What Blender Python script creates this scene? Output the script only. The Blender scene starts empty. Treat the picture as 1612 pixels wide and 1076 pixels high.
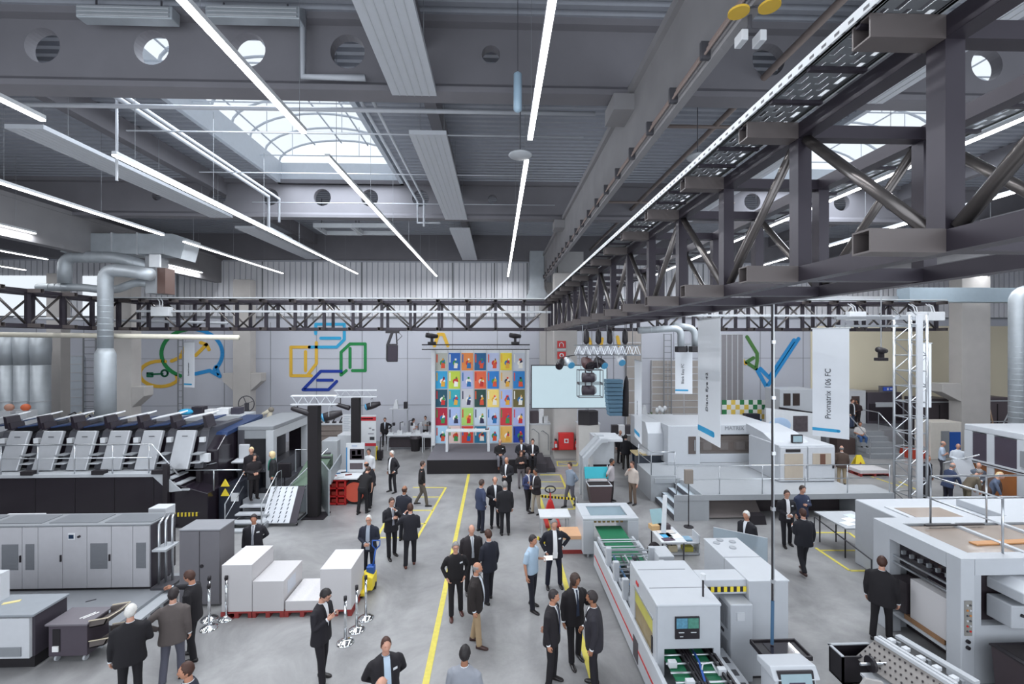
import bpy, math, random
from mathutils import Vector, Matrix
S = bpy.context.scene
COL = S.collection
random.seed(7)
PI = math.pi
TH = math.radians(1.84); F = 716.0; CH = 6.6
CT, ST = math.cos(TH), math.sin(TH)
def ray(px, py):
    u = (px-806)/F; v = (538-py)/F
    return Vector((ST+u*CT, CT-u*ST, v))
def G(px, py, z=0.0):
    d = ray(px, py); t = (z-CH)/d.z
    return Vector((d.x*t, d.y*t, z))
def D(px, py, Y):
    d = ray(px, py); t = Y/d.y
    return Vector((d.x*t, Y, CH+d.z*t))
# ------------------------------------------------------------------ materials
def lin(c):
    c /= 255.0
    return c/12.92 if c <= .04045 else ((c+.055)/1.055)**2.4
def rgb(h):
    if isinstance(h, tuple): return h
    h = h.lstrip('#'); return tuple(lin(int(h[i:i+2], 16)) for i in (0, 2, 4))
MATS = {}
def mat(key, col, rough=.5, metal=0., var=.06, scale=6., bump=0., emit=0., alpha=1., trans=0., bscale=None, spec=.5, coat=0.):
    if key in MATS: return MATS[key]
    m = bpy.data.materials.new(key); m.use_nodes = True
    nt = m.node_tree; b = nt.nodes['Principled BSDF']; c = rgb(col)
    tc = nt.nodes.new('ShaderNodeTexCoord'); nz = nt.nodes.new('ShaderNodeTexNoise')
    nz.inputs['Scale'].default_value = scale; nz.inputs['Detail'].default_value = 3
    nt.links.new(tc.outputs['Object'], nz.inputs['Vector'])
    mx = nt.nodes.new('ShaderNodeMix'); mx.data_type = 'RGBA'
    mx.inputs[6].default_value = tuple(x*(1-var) for x in c)+(1,)
    mx.inputs[7].default_value = tuple(min(1, x*(1+var)) for x in c)+(1,)
    nt.links.new(nz.outputs['Fac'], mx.inputs[0]); nt.links.new(mx.outputs[2], b.inputs['Base Color'])
    b.inputs['Roughness'].default_value = rough; b.inputs['Metallic'].default_value = metal
    b.inputs['Specular IOR Level'].default_value = spec
    if coat: b.inputs['Coat Weight'].default_value = coat
    if emit:
        nt.links.remove(b.inputs['Base Color'].links[0]); b.inputs['Base Color'].default_value = (.02, .02, .02, 1)
        nt.links.new(mx.outputs[2], b.inputs['Emission Color']); b.inputs['Emission Strength'].default_value = emit
    if trans: b.inputs['Transmission Weight'].default_value = trans; b.inputs['IOR'].default_value = 1.1
    if alpha < 1: b.inputs['Alpha'].default_value = alpha
    if bump:
        bp = nt.nodes.new('ShaderNodeBump'); bp.inputs['Strength'].default_value = bump; bp.inputs['Distance'].default_value = .01
        n2 = nt.nodes.new('ShaderNodeTexNoise'); n2.inputs['Scale'].default_value = bscale or scale*8
        nt.links.new(tc.outputs['Object'], n2.inputs['Vector']); nt.links.new(n2.outputs['Fac'], bp.inputs['Height'])
        nt.links.new(bp.outputs['Normal'], b.inputs['Normal'])
    MATS[key] = m
    return m
def cm(hexcol, rough=.5, metal=0., **k):
    return mat('paint_%s_%d_%d' % (hexcol.strip('#'), int(rough*100), int(metal*100)), hexcol, rough, metal, **k)
WHITE = mat('white_paint', '#d3d5d8', .4); OFFW = mat('offwhite_paint', '#c3c5c9', .45)
LG = mat('light_grey_paint', '#b4b7bb', .45); MG = mat('mid_grey_paint', '#84878b', .5)
DG = mat('dark_grey_paint', '#4a494e', .5); BLK = mat('black_paint', '#221d22', .5); BLKM = mat('black_matt', '#1c181c', .8)
STEEL = mat('brushed_steel', '#c9ccd0', .28, .9); GALV = mat('galvanised_steel', '#b4babf', .5, .45, var=.14, scale=3)
TRS = mat('truss_steel', '#37323a', .42, .35, var=.1); DIAG = mat('truss_tube_steel', '#6f6a68', .3, .7, var=.1)
STUB = mat('bracket_steel', '#5d5655', .45, .2, var=.12)
RED = mat('red_paint', '#c22a2a', .45); PRED = mat('pallet_red', '#8c3230', .7, var=.2, scale=14)
YEL = mat('yellow_paint', '#e8cf3c', .5); BLUE = mat('blue_paint', '#1f4f9c', .45); TEAL = mat('teal_plastic', '#2ba6b4', .4)
PAPER = mat('paper_white', '#e9e8e6', .8); GREENB = mat('green_belt', '#1d6b49', .5); RUB = mat('rubber_black', '#1e1a1d', .7)
CHROME = mat('chrome', '#dcdee0', .12, 1.); WOOD = mat('light_wood', '#d8b184', .6, var=.15); WOODB = mat('wood_block', '#8d6a4c', .7, var=.25)
DGLASS = mat('dark_glass', '#241e24', .12, 0, coat=.4); BROWNP = mat('brown_panel', '#5d5350', .35)
CONC = mat('concrete', '#8f8d8f', .85, var=.16, scale=1.3, bump=.15); CONCL = mat('concrete_light', '#b5b1ae', .85, var=.1, scale=1.5, bump=.1)
CONCB = mat('concrete_beam', '#77757a', .85, var=.12, scale=1.2, bump=.1)
PANELC = mat('radiant_panel', '#b9bcc2', .5, var=.05)
SCREENM = mat('screen_white', '#cde6f2', .4, emit=.8, var=.03, scale=2)
LEDM = mat('led_tube', '#ffffff', .4, emit=9., var=0.)
CLOTHB = mat('black_cloth', '#1d191c', .9, bump=.1)
# ------------------------------------------------------------------ mesh builder
ORI = {}
def origin_of(o):
    while o.parent is not None: o = o.parent
    return ORI.get(o.name, Vector((0, 0, 0)))
class MB:
    def __init__(s, M=None):
        s.v = []; s.f = []; s.m = []; s.c = 0; s.M = M
    def add(s, vs, fs):
        k = len(s.v)
        s.v += [(s.M @ Vector(v)) if s.M else Vector(v) for v in vs]
        s.f += [tuple(i+k for i in f) for f in fs]; s.m += [s.c]*len(fs)
        return s
    def mi(s, c): s.c = c; return s
    def box(s, x0, x1, y0, y1, z0, z1):
        x0, x1 = min(x0, x1), max(x0, x1); y0, y1 = min(y0, y1), max(y0, y1); z0, z1 = min(z0, z1), max(z0, z1)
        return s.add([(x0, y0, z0), (x1, y0, z0), (x1, y1, z0), (x0, y1, z0), (x0, y0, z1), (x1, y0, z1), (x1, y1, z1), (x0, y1, z1)],
                     [(0, 3, 2, 1), (4, 5, 6, 7), (0, 1, 5, 4), (1, 2, 6, 5), (2, 3, 7, 6), (3, 0, 4, 7)])
    def bar(s, p, q, w, h=None, up=(0, 0, 1)):
        p, q = Vector(p), Vector(q); h = h or w; t = (q-p).normalized(); up = Vector(up)
        if abs(t.dot(up)) > .98: up = Vector((0, 1, 0))
        a = t.cross(up).normalized()*(w/2); b = a.cross(t).normalized()*(h/2)
        vs = [p-a-b, p+a-b, p+a+b, p-a+b, q-a-b, q+a-b, q+a+b, q-a+b]
        return s.add(vs, [(0, 1, 2, 3), (7, 6, 5, 4), (0, 4, 5, 1), (1, 5, 6, 2), (2, 6, 7, 3), (3, 7, 4, 0)])
    def loft(s, rings, caps=True):
        n = len(rings[0]); vs = [v for r in rings for v in r]; fs = []
        for i in range(len(rings)-1):
            for j in range(n):
                k = (j+1) % n
                fs.append((i*n+j, i*n+k, (i+1)*n+k, (i+1)*n+j))
        if caps:
            fs.append(tuple(range(n-1, -1, -1))); fs.append(tuple((len(rings)-1)*n+j for j in range(n)))
        return s.add(vs, fs)
    def path(s, pts, radii, n=8, flat=1., ref=None, caps=True):
        pts = [Vector(p) for p in pts]
        if not hasattr(radii, '__len__'): radii = [radii]*len(pts)
        rings = []; a = None
        for i, p in enumerate(pts):
            t = (pts[min(i+1, len(pts)-1)]-pts[max(i-1, 0)]).normalized()
            if a is None:
                r = Vector(ref) if ref else (Vector((0, 0, 1)) if abs(t.z) < .9 else Vector((1, 0, 0)))
                a = (r-t*t.dot(r)).normalized()
            else: a = (a-t*t.dot(a)).normalized()
            b = t.cross(a)
            rings.append([p+a*(radii[i]*math.cos(2*PI*j/n))+b*(radii[i]*flat*math.sin(2*PI*j/n)) for j in range(n)])
        return s.loft(rings, caps)
    def cyl(s, p, q, r, r2=None, n=12):
        return s.path([p, q], [r, r if r2 is None else r2], n)
    def tube(s, pts, r, n=8): return s.path(pts, r, n)
    def prism(s, poly, axis, a, b):
        def P(u, v, w): return {'x': (w, u, v), 'y': (u, w, v), 'z': (u, v, w)}[axis]
        n = len(poly); vs = [P(u, v, a) for u, v in poly]+[P(u, v, b) for u, v in poly]
        fs = [tuple(range(n)), tuple(range(2*n-1, n-1, -1))]+[(i, i+n, (i+1) % n+n, (i+1) % n) for i in range(n)]
        return s.add(vs, fs)
    def lathe(s, prof, c=(0, 0, 0), n=20):
        c = Vector(c)
        return s.loft([[c+Vector((r*math.cos(2*PI*j/n), r*math.sin(2*PI*j/n), z)) for j in range(n)] for r, z in prof])
    def ell(s, c, rx, ry, rz, n=12, m=8):
        c = Vector(c)
        rings = []
        for i in range(m+1):
            t = -PI/2+PI*i/m; t = max(-1.5, min(1.5, t))
            rings.append([c+Vector((rx*math.cos(t)*math.cos(2*PI*j/n), ry*math.cos(t)*math.sin(2*PI*j/n), rz*math.sin(t))) for j in range(n)])
        return s.loft(rings)
    def quad(s, a, b, c, d): return s.add([a, b, c, d], [(0, 1, 2, 3)])
    def slab(s, quad, thick):
        a, b, c, d = [Vector(q) for q in quad]; n = (b-a).cross(d-a).normalized()*thick
        return s.add([a, b, c, d, a+n, b+n, c+n, d+n], [(3, 2, 1, 0), (4, 5, 6, 7), (0, 1, 5, 4), (1, 2, 6, 5), (2, 3, 7, 6), (3, 0, 4, 7)])
    def mesh(s, name, off=Vector((0, 0, 0))):
        me = bpy.data.meshes.new(name)
        me.from_pydata([tuple(v-off) for v in s.v], [], s.f)
        if any(s.m): me.polygons.foreach_set('material_index', s.m)
        return me
    def build(s, name, m, parent=None, smooth=False, bevel=0., label=None):
        off = origin_of(parent) if parent else Vector((0, 0, 0))
        me = s.mesh(name, off)
        for x in (m if isinstance(m, (list, tuple)) else [m]): me.materials.append(x)
        if smooth: me.polygons.foreach_set('use_smooth', [True]*len(me.polygons))
        o = bpy.data.objects.new(name, me); COL.objects.link(o)
        fixn(me)
        if parent: o.parent = parent
        if bevel:
            b = o.modifiers.new('bevel', 'BEVEL'); b.width = bevel; b.segments = 2; b.limit_method = 'ANGLE'; b.angle_limit = .7
        if label: o['label'] = label
        return o
import bmesh
def fixn(me):
    bm = bmesh.new(); bm.from_mesh(me); bmesh.ops.recalc_face_normals(bm, faces=bm.faces); bm.to_mesh(me); bm.free()
def thing(name, label, cat, loc=(0, 0, 0), group=None, local=False, rz=0., scale=1.):
    o = bpy.data.objects.new(name, None); COL.objects.link(o); o.location = loc
    o.rotation_euler = (0, 0, rz); o.empty_display_size = .1
    o['label'] = label; o['category'] = cat
    if scale != 1: o.scale = (scale,)*3
    if group: o['group'] = group
    if not local: ORI[o.name] = Vector(loc)
    return o
def tag(o, label, cat, group=None):
    o['label'] = label; o['category'] = cat
    if group: o['group'] = group
    return o
def struct(o):
    o['kind'] = 'structure'; return o
def shift(o):
    o.location.y -= .0321*o.location.x
    return o
def dup(src, loc, rz=None, label=None, group=None):
    r = src.copy(); COL.objects.link(r); r.location = loc
    if rz is not None: r.rotation_euler = (0, 0, rz)
    if label: r['label'] = label
    if group: r['group'] = group
    for ch in list(src.children):
        c = ch.copy(); COL.objects.link(c); c.parent = r
        for g in list(ch.children):
            d = g.copy(); COL.objects.link(d); d.parent = c
    return r
def text(name, body, size, m, parent, loc, rot, ext=.004, align='CENTER'):
    cu = bpy.data.curves.new(name, 'FONT'); cu.body = body; cu.size = size; cu.extrude = ext; cu.align_x = align; cu.align_y = 'CENTER'
    cu.materials.append(m)
    o = bpy.data.objects.new(name, cu); COL.objects.link(o)
    me = bpy.data.meshes.new_from_object(o.evaluated_get(bpy.context.evaluated_depsgraph_get())); bpy.data.objects.remove(o)
    o = bpy.data.objects.new(name, me); COL.objects.link(o); me.materials.clear(); me.materials.append(m)
    o.location = Vector(loc)-(origin_of(parent) if parent else Vector((0, 0, 0))); o.rotation_euler = rot
    if parent: o.parent = parent
    return o
# ------------------------------------------------------------------ people
def remeshed(mb, voxel, it=4):
    me = mb.mesh('tmp'); fixn(me)
    o = bpy.data.objects.new('tmp', me); COL.objects.link(o)
    r = o.modifiers.new('r', 'REMESH'); r.mode = 'VOXEL'; r.voxel_size = voxel; r.use_smooth_shade = True
    if it:
        k = o.modifiers.new('s', 'SMOOTH'); k.iterations = it; k.factor = .5
    dg = bpy.context.evaluated_depsgraph_get()
    out = bpy.data.meshes.new_from_object(o.evaluated_get(dg))
    bpy.data.objects.remove(o); bpy.data.meshes.remove(me)
    return out
def mesh_obj(name, me, mats, parent):
    me.materials.clear()
    for m in mats: me.materials.append(m)
    me.polygons.foreach_set('use_smooth', [True]*len(me.polygons))
    o = bpy.data.objects.new(name, me); COL.objects.link(o); o.parent = parent
    return o
SKINS = [mat('skin_fair', '#c89680', .55, var=.05), mat('skin_warm', '#b9846a', .55, var=.05), mat('skin_tan', '#9a6a50', .55, var=.05), mat('skin_brown', '#7a5240', .55, var=.05)]
EYEW = mat('eye_white', '#d8d2cc', .3, var=0); EYED = mat('eye_dark', '#2a211e', .3, var=0); LIPS = mat('lips', '#9a5b50', .5, var=0)
HAIRC = {k: mat('hair_'+k, v, .6, var=.2, scale=40) for k, v in dict(black='#1f191a', brown='#3d2d27', grey='#83807f', white='#d6d3ce', blond='#d9c294', auburn='#44291f', dark='#2a2223').items()}
def cloth(h):
    c = rgb(h); k = .62 if max(c) < .06 else 1.
    return mat('cloth_'+h.strip('#'), tuple(x*k for x in c), .85, var=.08, scale=9, bump=.12, bscale=140)
def head_pt(sx, sy, sz):
    x = .078*sx; y = .098*sy; z = .122*sz
    if sz < 0:
        k = -sz
        x *= 1-.30*k**1.6
        if sy > 0: y *= 1-.45*k
        else: y *= 1-.06*k
    if sz > .4: y *= 1+.04*(sz-.4)
    if sy < -.2:
        def g(a, b, wa, wb): return math.exp(-((sx-a)/wa)**2-((sz-b)/wb)**2)
        y -= .022*g(0, -.20, .16, .16)+.008*g(0, .02, .12, .22)
        y += .010*(g(.36, .07, .17, .1)+g(-.36, .07, .17, .1))
        y -= .005*(g(.36, .24, .3, .08)+g(-.36, .24, .3, .08))
        y -= .006*g(0, -.50, .25, .07)
        y -= .010*g(0, -.84, .3, .15)
        y += .004*g(0, -.67, .3, .06)
    return Vector((x, y, z))
NLON, NLAT = 32, 24
def head_grid():
    R = []
    for i in range(NLAT+1):
        t = -PI/2+PI*i/NLAT; t = max(-1.52, min(1.52, t)); row = []
        for j in range(NLON):
            a = 2*PI*j/NLON
            row.append((math.cos(t)*math.sin(a), -math.cos(t)*math.cos(a), math.sin(t)))
        R.append(row)
    return R
HG = head_grid()
def hair_mesh(style, MH):
    mb = MB(MH)
    def line(a):
        pts = {'short': [(0, .60), (.9, .50), (1.25, .02), (1.7, -.05), (2.1, -.5), (PI, -.6)],
               'thin': [(0, .82), (.7, .72), (1.15, .25), (1.35, -.0), (2.1, -.5), (PI, -.55)],
               'ring': [(0, 2), (1.2, 2), (1.25, .0), (1.7, -.05), (2.1, -.5), (PI, -.55)],
               'bob': [(0, .55), (.7, .35), (1.05, -.5), (1.6, -.85), (PI, -.95)],
               'long': [(0, .55), (.7, .35), (1.05, -.5), (1.6, -.9), (PI, -1)]}[style]
        for (a0, v0), (a1, v1) in zip(pts, pts[1:]):
            if a <= a1: return v0+(v1-v0)*(a-a0)/(a1-a0)
        return pts[-1][1]
    off = {'short': .013, 'thin': .008, 'ring': .010, 'bob': .026, 'long': .02}[style]
    top = {'ring': .42}.get(style, 2)
    cen = Vector((0, 0, 0)); keep = {}; vs = []; fs = []
    rnd = random.Random(5)
    def P(i, j):
        j %= NLON
        if (i, j) not in keep:
            s = HG[i][j]; p = head_pt(*s); n = p.normalized()
            keep[(i, j)] = len(vs); vs.append(p+n*(off*(.8+.5*rnd.random())))
        return keep[(i, j)]
    for i in range(NLAT):
        for j in range(NLON):
            m = HG[i][j]; sz = (HG[i][j][2]+HG[i+1][j][2])/2
            a = abs(((2*PI*(j+.5)/NLON)+PI) % (2*PI)-PI)
            if sz > line(a) and sz < top:
                fs.append((P(i, j), P(i, j+1), P(i+1, j+1), P(i+1, j)))
    mb.add(vs, fs)
    if style == 'long':
        mb.ell((0, .06, -.15), .085, .05, .17)
    if style == 'bob':
        mb.ell((.062, .03, -.07), .03, .06, .08); mb.ell((-.062, .03, -.07), .03, .06, .08); mb.ell((0, .07, -.06), .07, .045, .08)
    return mb
ARM = {  # elbow, wrist relative to the shoulder; x is outwards
 'down': ((.055, .03, -.285), (.065, -.03, -.535)), 'pocket': ((.12, .07, -.26), (.02, -.06, -.46)),
 'hip': ((.22, .10, -.20), (.03, .0, -.36)), 'fold': ((.07, -.06, -.27), (-.17, -.17, -.20)),
 'clasp': ((.08, .0, -.28), (-.13, -.20, -.36)), 'phone': ((.17, -.10, -.22), (-.03, -.13, .06)),
 'hold': ((.05, .03, -.285), (-.03, -.22, -.20)), 'point': ((.06, -.25, -.08), (.03, -.50, -.06)),
 'back': ((.11, .10, -.26), (-.10, .17, -.42)), 'gesture': ((.10, -.03, -.275), (.08, -.25, -.12)),
 'reach': ((.04, -.18, -.22), (.0, -.33, -.42)), 'read': ((.08, -.03, -.28), (-.06, -.22, -.13)), 'chin': ((.07, -.14, -.24), (-.10, -.15, -.0))}
PEOPLE = {}
def person(label, at, face=0., h=1.78, top='suit', jc='#25222a', sc='#dcdfe4', tie=None, tc='#232028', hair=('short', 'brown'),
           arms=('down', 'down'), stance='stand', lean=0., turn=0., tilt=0., girth=1., skin=0, badge=False, shoes='#1c1718',
           vbtn=1.08, glasses=False, seat=.45, beard=None, fine=None, zf=0., lean_side=0., skirt=None, scarf=None):
    at = Vector(at)
    root = thing('person', label, 'person', at, local=True, rz=math.radians(face), scale=h/1.78)
    dist = at.length
    fine = fine if fine is not None else dist < 15
    vx = .015 if fine else .022
    g = girth*1.14
    # joints
    hipz = .92
    if stance == 'sit':
        hipz = seat*1.78/h+.10
        legs = [((s*.09, 0, hipz), (s*.13, -.42, hipz-.01), (s*.12, -.40, hipz-.01-.43)) for s in (-1, 1)]
        zo = hipz-.92
    elif stance == 'walk':
        legs = [((-.09, 0, .92), (-.10, -.14, .51), (-.10, -.20, .08)), ((.09, 0, .92), (.10, .02, .49), (.10, .24, .14))]; zo = 0
    elif stance == 'wide':
        legs = [((s*.09, 0, .92), (s*.15, -.02, .49), (s*.17, .02, .08)) for s in (-1, 1)]; zo = 0
    elif stance == 'step':
        legs = [((-.09, 0, .92), (-.11, -.07, .50), (-.11, -.10, .08)), ((.09, 0, .92), (.12, .02, .49), (.14, .10, .08))]; zo = 0
    else:
        legs = [((s*.09, 0, .92), (s*.105, -.015, .49), (s*.115, .02, .08)) for s in (-1, 1)]; zo = 0
    T = Matrix.Translation((0, 0, hipz)) @ Matrix.Rotation(math.radians(lean_side), 4, 'Y') @ Matrix.Rotation(math.radians(lean), 4, 'X') @ Matrix.Translation((0, 0, -hipz)) @ Matrix.Translation((0, 0, zo))
    MH = T @ Matrix.Translation((0, -.025, 1.555)) @ Matrix.Rotation(math.radians(turn), 4, 'Z') @ Matrix.Rotation(math.radians(tilt), 4, 'X') @ Matrix.Translation((0, -.01, .107))
    bulk = math.sqrt(g)
    sh = [Vector((s*.178*bulk, .0, 1.405)) for s in (-1, 1)]
    AJ = []
    for k, s in enumerate((-1, 1)):
        e, w = ARM[arms[k]]
        AJ.append((sh[k], sh[k]+Vector((s*e[0], e[1], e[2])), sh[k]+Vector((s*w[0], w[1], w[2]))))
    # ---- body (skin): one continuous surface, then head features and fingers grown from it
    mb = MB(T)
    def ring(z, rx, ry, cy=0., n=20, p=2.4):
        o = []
        for j in range(n):
            a = 2*PI*j/n; c, q = math.cos(a), math.sin(a)
            o.append(Vector((rx*math.copysign(abs(c)**(2/p), c), cy+ry*math.copysign(abs(q)**(2/p), q), z)))
        return o
    mb.loft([ring(.86, .15, .10), ring(1.0, .145, .095), ring(1.2, .16, .10), ring(1.38, .16, .09), ring(1.45, .11, .065), ring(1.49, .058, .056, -.005), ring(1.60, .054, .056, -.02)])
    for k, s in enumerate((-1, 1)):
        a, e, w = AJ[k]
        hd = (w-e).normalized()
        mb.path([a-Vector((s*.05, 0, 0)), a, (a+e)/2, e, (e+w)/2, w, w+hd*.04, w+hd*.085], [.05, .05, .043, .038, .036, .027, .032, .022], 10)
    M0 = mb.M; mb.M = None
    for (a, k_, f) in legs:
        mb.path([a, k_, f], [.075, .05, .04], 10)
    me = remeshed(mb, .02, 3)
    b = MB(); b.v = [v.co.copy() for v in me.vertices]; b.f = [tuple(p.vertices) for p in me.polygons]; b.m = [0]*len(b.f)
    bpy.data.meshes.remove(me)
    b.M = MH
    vs = [head_pt(*q) for r in HG for q in r]
    b.add(vs, [(i*NLON+j, i*NLON+(j+1) % NLON, (i+1)*NLON+(j+1) % NLON, (i+1)*NLON+j) for i in range(NLAT) for j in range(NLON)])
    b.add([vs[NLAT*NLON+j] for j in range(NLON)], [tuple(range(NLON))])
    for s in (-1, 1):
        b.ell((s*.077, .008, -.012), .010, .022, .032, 8, 6)
        b.mi(1).ell((s*.029, -.083, .010), .014, .009, .008, 8, 6)
        b.mi(2).ell((s*.029, -.0895, .010), .006, .005, .006, 6, 4)
        b.bar((s*.014, -.099, .031), (s*.046, -.089, .033), .006, .006)
        b.mi(0)
    b.mi(3).ell((0, -.0955, -.062), .024, .008, .006, 8, 4); b.mi(0)
    hands = []
    b.M = M0
    for k, s in enumerate((-1, 1)):
        a, e, w = AJ[k]; d = (w-e).normalized()
        pn = Vector((-s, 0, 0)); pn = (pn-d*d.dot(pn))
        if pn.length < .3: pn = Vector((0, 0, -1))-d*d.dot(Vector((0, 0, -1)))
        pn.normalize(); sd = d.cross(pn).normalized()
        if sd.y > 0 and abs(d.z) > .6: sd = -sd
        base = w+d*.03
        b.path([w-d*.01, w+d*.03, w+d*.075, w+d*.09], [.026, .036, .038, .03], 10, flat=.5, ref=sd)
        for q, (o_, L) in enumerate(((.029, .066), (.010, .076), (-.010, .071), (-.028, .055))):
            p0 = base+d*.05+sd*o_; p1 = p0+d*(L*.45)+pn*.010; p2 = p1+d*(L*.28)+pn*.020; p3 = p2+d*(L*.10)+pn*.020
            b.path([p0, p1, p2, p3], [.0095, .0088, .008, .006], 6)
        t0 = w+d*.025+sd*.022; b.path([t0, t0+sd*.026+d*.022+pn*.008, t0+sd*.032+d*.048+pn*.016, t0+sd*.028+d*.066+pn*.02], [.012, .0105, .009, .006], 6)
        hands.append(M0 @ (w+d*.075+pn*.02))
    me = b.mesh('body'); fixn(me)
    mesh_obj('body', me, [SKINS[skin], EYEW, EYED, LIPS], root)
    # ---- trousers / skirt
    m = MB()
    if stance == 'sit':
        m.loft([[v+Vector((0, 0, zo)) for v in ring(z, rx*bulk, ry*bulk)] for z, rx, ry in ((1.0, .16, .11), (.92, .18, .13), (.84, .165, .12))])
    else:
        m.loft([ring(z, rx*bulk, ry*bulk, .01) for z, rx, ry in ((1.02, .155, .11), (.92, .178, .125), (.82, .165, .115), (.80, .13, .09))])
    if stance == 'sit':
        for (a, k_, f) in legs: m.path([Vector(a), Vector(k_)+Vector((0, .05, .015)), Vector(k_)+Vector((0, -.022, .0)), Vector(k_)+Vector((0, -.015, -.06)), Vector(f)*.5+Vector(k_)*.5, Vector(f)+Vector((0, 0, .02))], [.092*bulk, .078, .074, .07, .066, .06], 14)
    else:
        for (a, k_, f) in legs: m.path([Vector(a)+Vector((0, 0, -.02)), Vector(a)*.5+Vector(k_)*.5, k_, Vector(k_)*.45+Vector(f)*.55, Vector(f)+Vector((0, 0, -.02))], [.095*bulk, .084, .068, .066, .062], 14)
    mesh_obj('trousers', remeshed(m, vx, 3), [cloth(tc)], root)
    # ---- shoes
    for (a, k_, f) in legs:
        f = Vector(f); q = MB(Matrix.Translation((f.x, f.y, f.z-.08)) @ Matrix.Rotation(math.radians(6 if f.x > 0 else -6), 4, 'Z'))
        rings = []
        for y, rx, zt in ((.075, .018, .05), (.06, .035, .075), (.0, .042, .085), (-.07, .046, .062), (-.13, .048, .048), (-.18, .038, .038), (-.205, .015, .026)):
            rings.append([Vector((rx*math.cos(t), y, max(0.0, zt*.5+zt*.5*math.sin(t)) if math.sin(t) > -.2 else 0.0)) for t in [2*PI*j/12 for j in range(12)]])
        q.loft(rings)
        q.build('shoe', mat('shoe_'+shoes.strip('#'), shoes, .35), root, smooth=True)
    # ---- upper clothes
    suit = top == 'suit'
    if suit: prof = [(1.50, .066, .066, -.0), (1.475, .10, .078, 0), (1.445, .148, .092, 0), (1.41, .182, .104, 0), (1.34, .202, .119, 0), (1.25, .205, .126, 0), (1.08, .183, .118, 0), (.96, .193, .128, .003), (.85, .208, .14, .006), (.78, .21, .142, .008)]
    elif top == 'sweater': prof = [(1.50, .068, .066, 0), (1.475, .095, .075, 0), (1.445, .138, .088, 0), (1.41, .17, .098, 0), (1.34, .19, .113, 0), (1.25, .192, .12, 0), (1.08, .178, .116, 0), (.96, .185, .125, 0), (.90, .182, .124, 0)]
    else: prof = [(1.50, .066, .064, 0), (1.475, .095, .074, 0), (1.445, .135, .086, 0), (1.41, .166, .096, 0), (1.34, .187, .109, 0), (1.25, .188, .115, 0), (1.08, .172, .112, 0), (.96, .178, .12, 0), (.88, .182, .125, 0)]
    if stance == 'sit': prof = [p for p in prof if p[0] > .86]
    belly = lambda z: 1+max(0, g-1)*math.exp(-((z-1.08)/.17)**2)*.9
    def prf(z):
        for (z0, *a), (z1, *c) in zip(prof, prof[1:]):
            if z1 <= z <= z0:
                t = (z0-z)/(z0-z1); return [x+(y-x)*t for x, y in zip(a, c)]
        return prof[0][1:] if z > prof[0][0] else prof[-1][1:]
    j = MB(T)
    j.loft([ring(z, rx*bulk, ry*bulk*belly(z), cy) for z, rx, ry, cy in prof])
    for k, s in enumerate((-1, 1)):
        a, e, w = AJ[k]; d = (w-e).normalized()
        if top == 'tshirt':
            j.path([a-Vector((s*.07, 0, .012)), a-Vector((s*.02, 0, 0)), a+Vector((s*.012, 0, -.03)), a*.4+e*.6, a*.15+e*.85], [.03, .058, .068, .066, .066], 12)
        else:
            u = 1. if suit else .9
            j.path([a-Vector((s*.07, 0, .012)), a-Vector((s*.02, 0, 0)), a+Vector((s*.016, 0, -.035)), (a+e)/2, e, (e+w)/2, w-d*.01], [.03*u, .060*u, .073*u, .067*u, .058*u, .051*u, .042*u], 12)
    nm = {'suit': 'jacket', 'sweater': 'sweater', 'shirt': 'shirt', 'tshirt': 'shirt', 'vest': 'vest'}[top]
    mesh_obj(nm, remeshed(j, vx, 3), [cloth(jc)], root)
    # ---- shirt front, collar and cuffs
    def front(z, x, extra):
        rx, ry, cy = prf(z); rx *= bulk; ry *= bulk*belly(z)
        t = min(.98, abs(x)/rx); return Vector((x, cy-ry*(1-t**2.4)**(1/2.4)-extra, z))
    collar = [ring(1.475, .075, .075, -.002, 16, 2), ring(1.508, .063, .067, -.010, 16, 2)]
    if suit and sc:
        c = MB(T); c.loft(collar, caps=False)
        zb = vbtn if vbtn else .84
        N = 8; rows = []
        for i in range(N+1):
            t = i/N; z = 1.498+(zb-1.498)*t
            w_ = (.062*(1-t)+.008*t) if vbtn > .9 else (.055 + .02*math.sin(PI*t))
            if i == 0: w_ = .05
            rows.append([front(z, w_*q, .006) for q in (-1, -.5, 0, .5, 1)])
        vs = [v for r in rows for v in r]
        c.add(vs, [(i*5+k, i*5+k+1, i*5+k+6, i*5+k+5) for i in range(N) for k in range(4)])
        for k, s in enumerate((-1, 1)):
            a, e, w = AJ[k]; d = (w-e).normalized(); c.path([w-d*.015, w+d*.008], .039, 10)
        for s in (-1, 1):
            lp = MB(T); rw = []
            for i in range(7):
                t = i/6; z = 1.497+(max(zb, .98)-1.497)*t; w0 = .048+(.008-.048)*t if vbtn > .9 else .05+.008*t
                w1 = w0+.012+.034*math.sin(PI*min(1, .12+t*.95))*(1 if t < .99 else .3)
                rw += [front(z, s*w0, .007), front(z, s*(w0+w1)/2, .017), front(z, s*w1, .009)]
            lp.add(rw, [(i*3+k, i*3+k+1, i*3+k+4, i*3+k+3) for i in range(6) for k in range(2)])
            lp.build('lapel', cloth(jc), root, smooth=True)
        c.build('shirt', cloth(sc), root, smooth=True)
    elif top in ('shirt', 'tshirt') or sc and top == 'sweater':
        c = MB(T); c.loft(collar, caps=False); c.build('collar', cloth(sc or jc), root, smooth=True)
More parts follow.
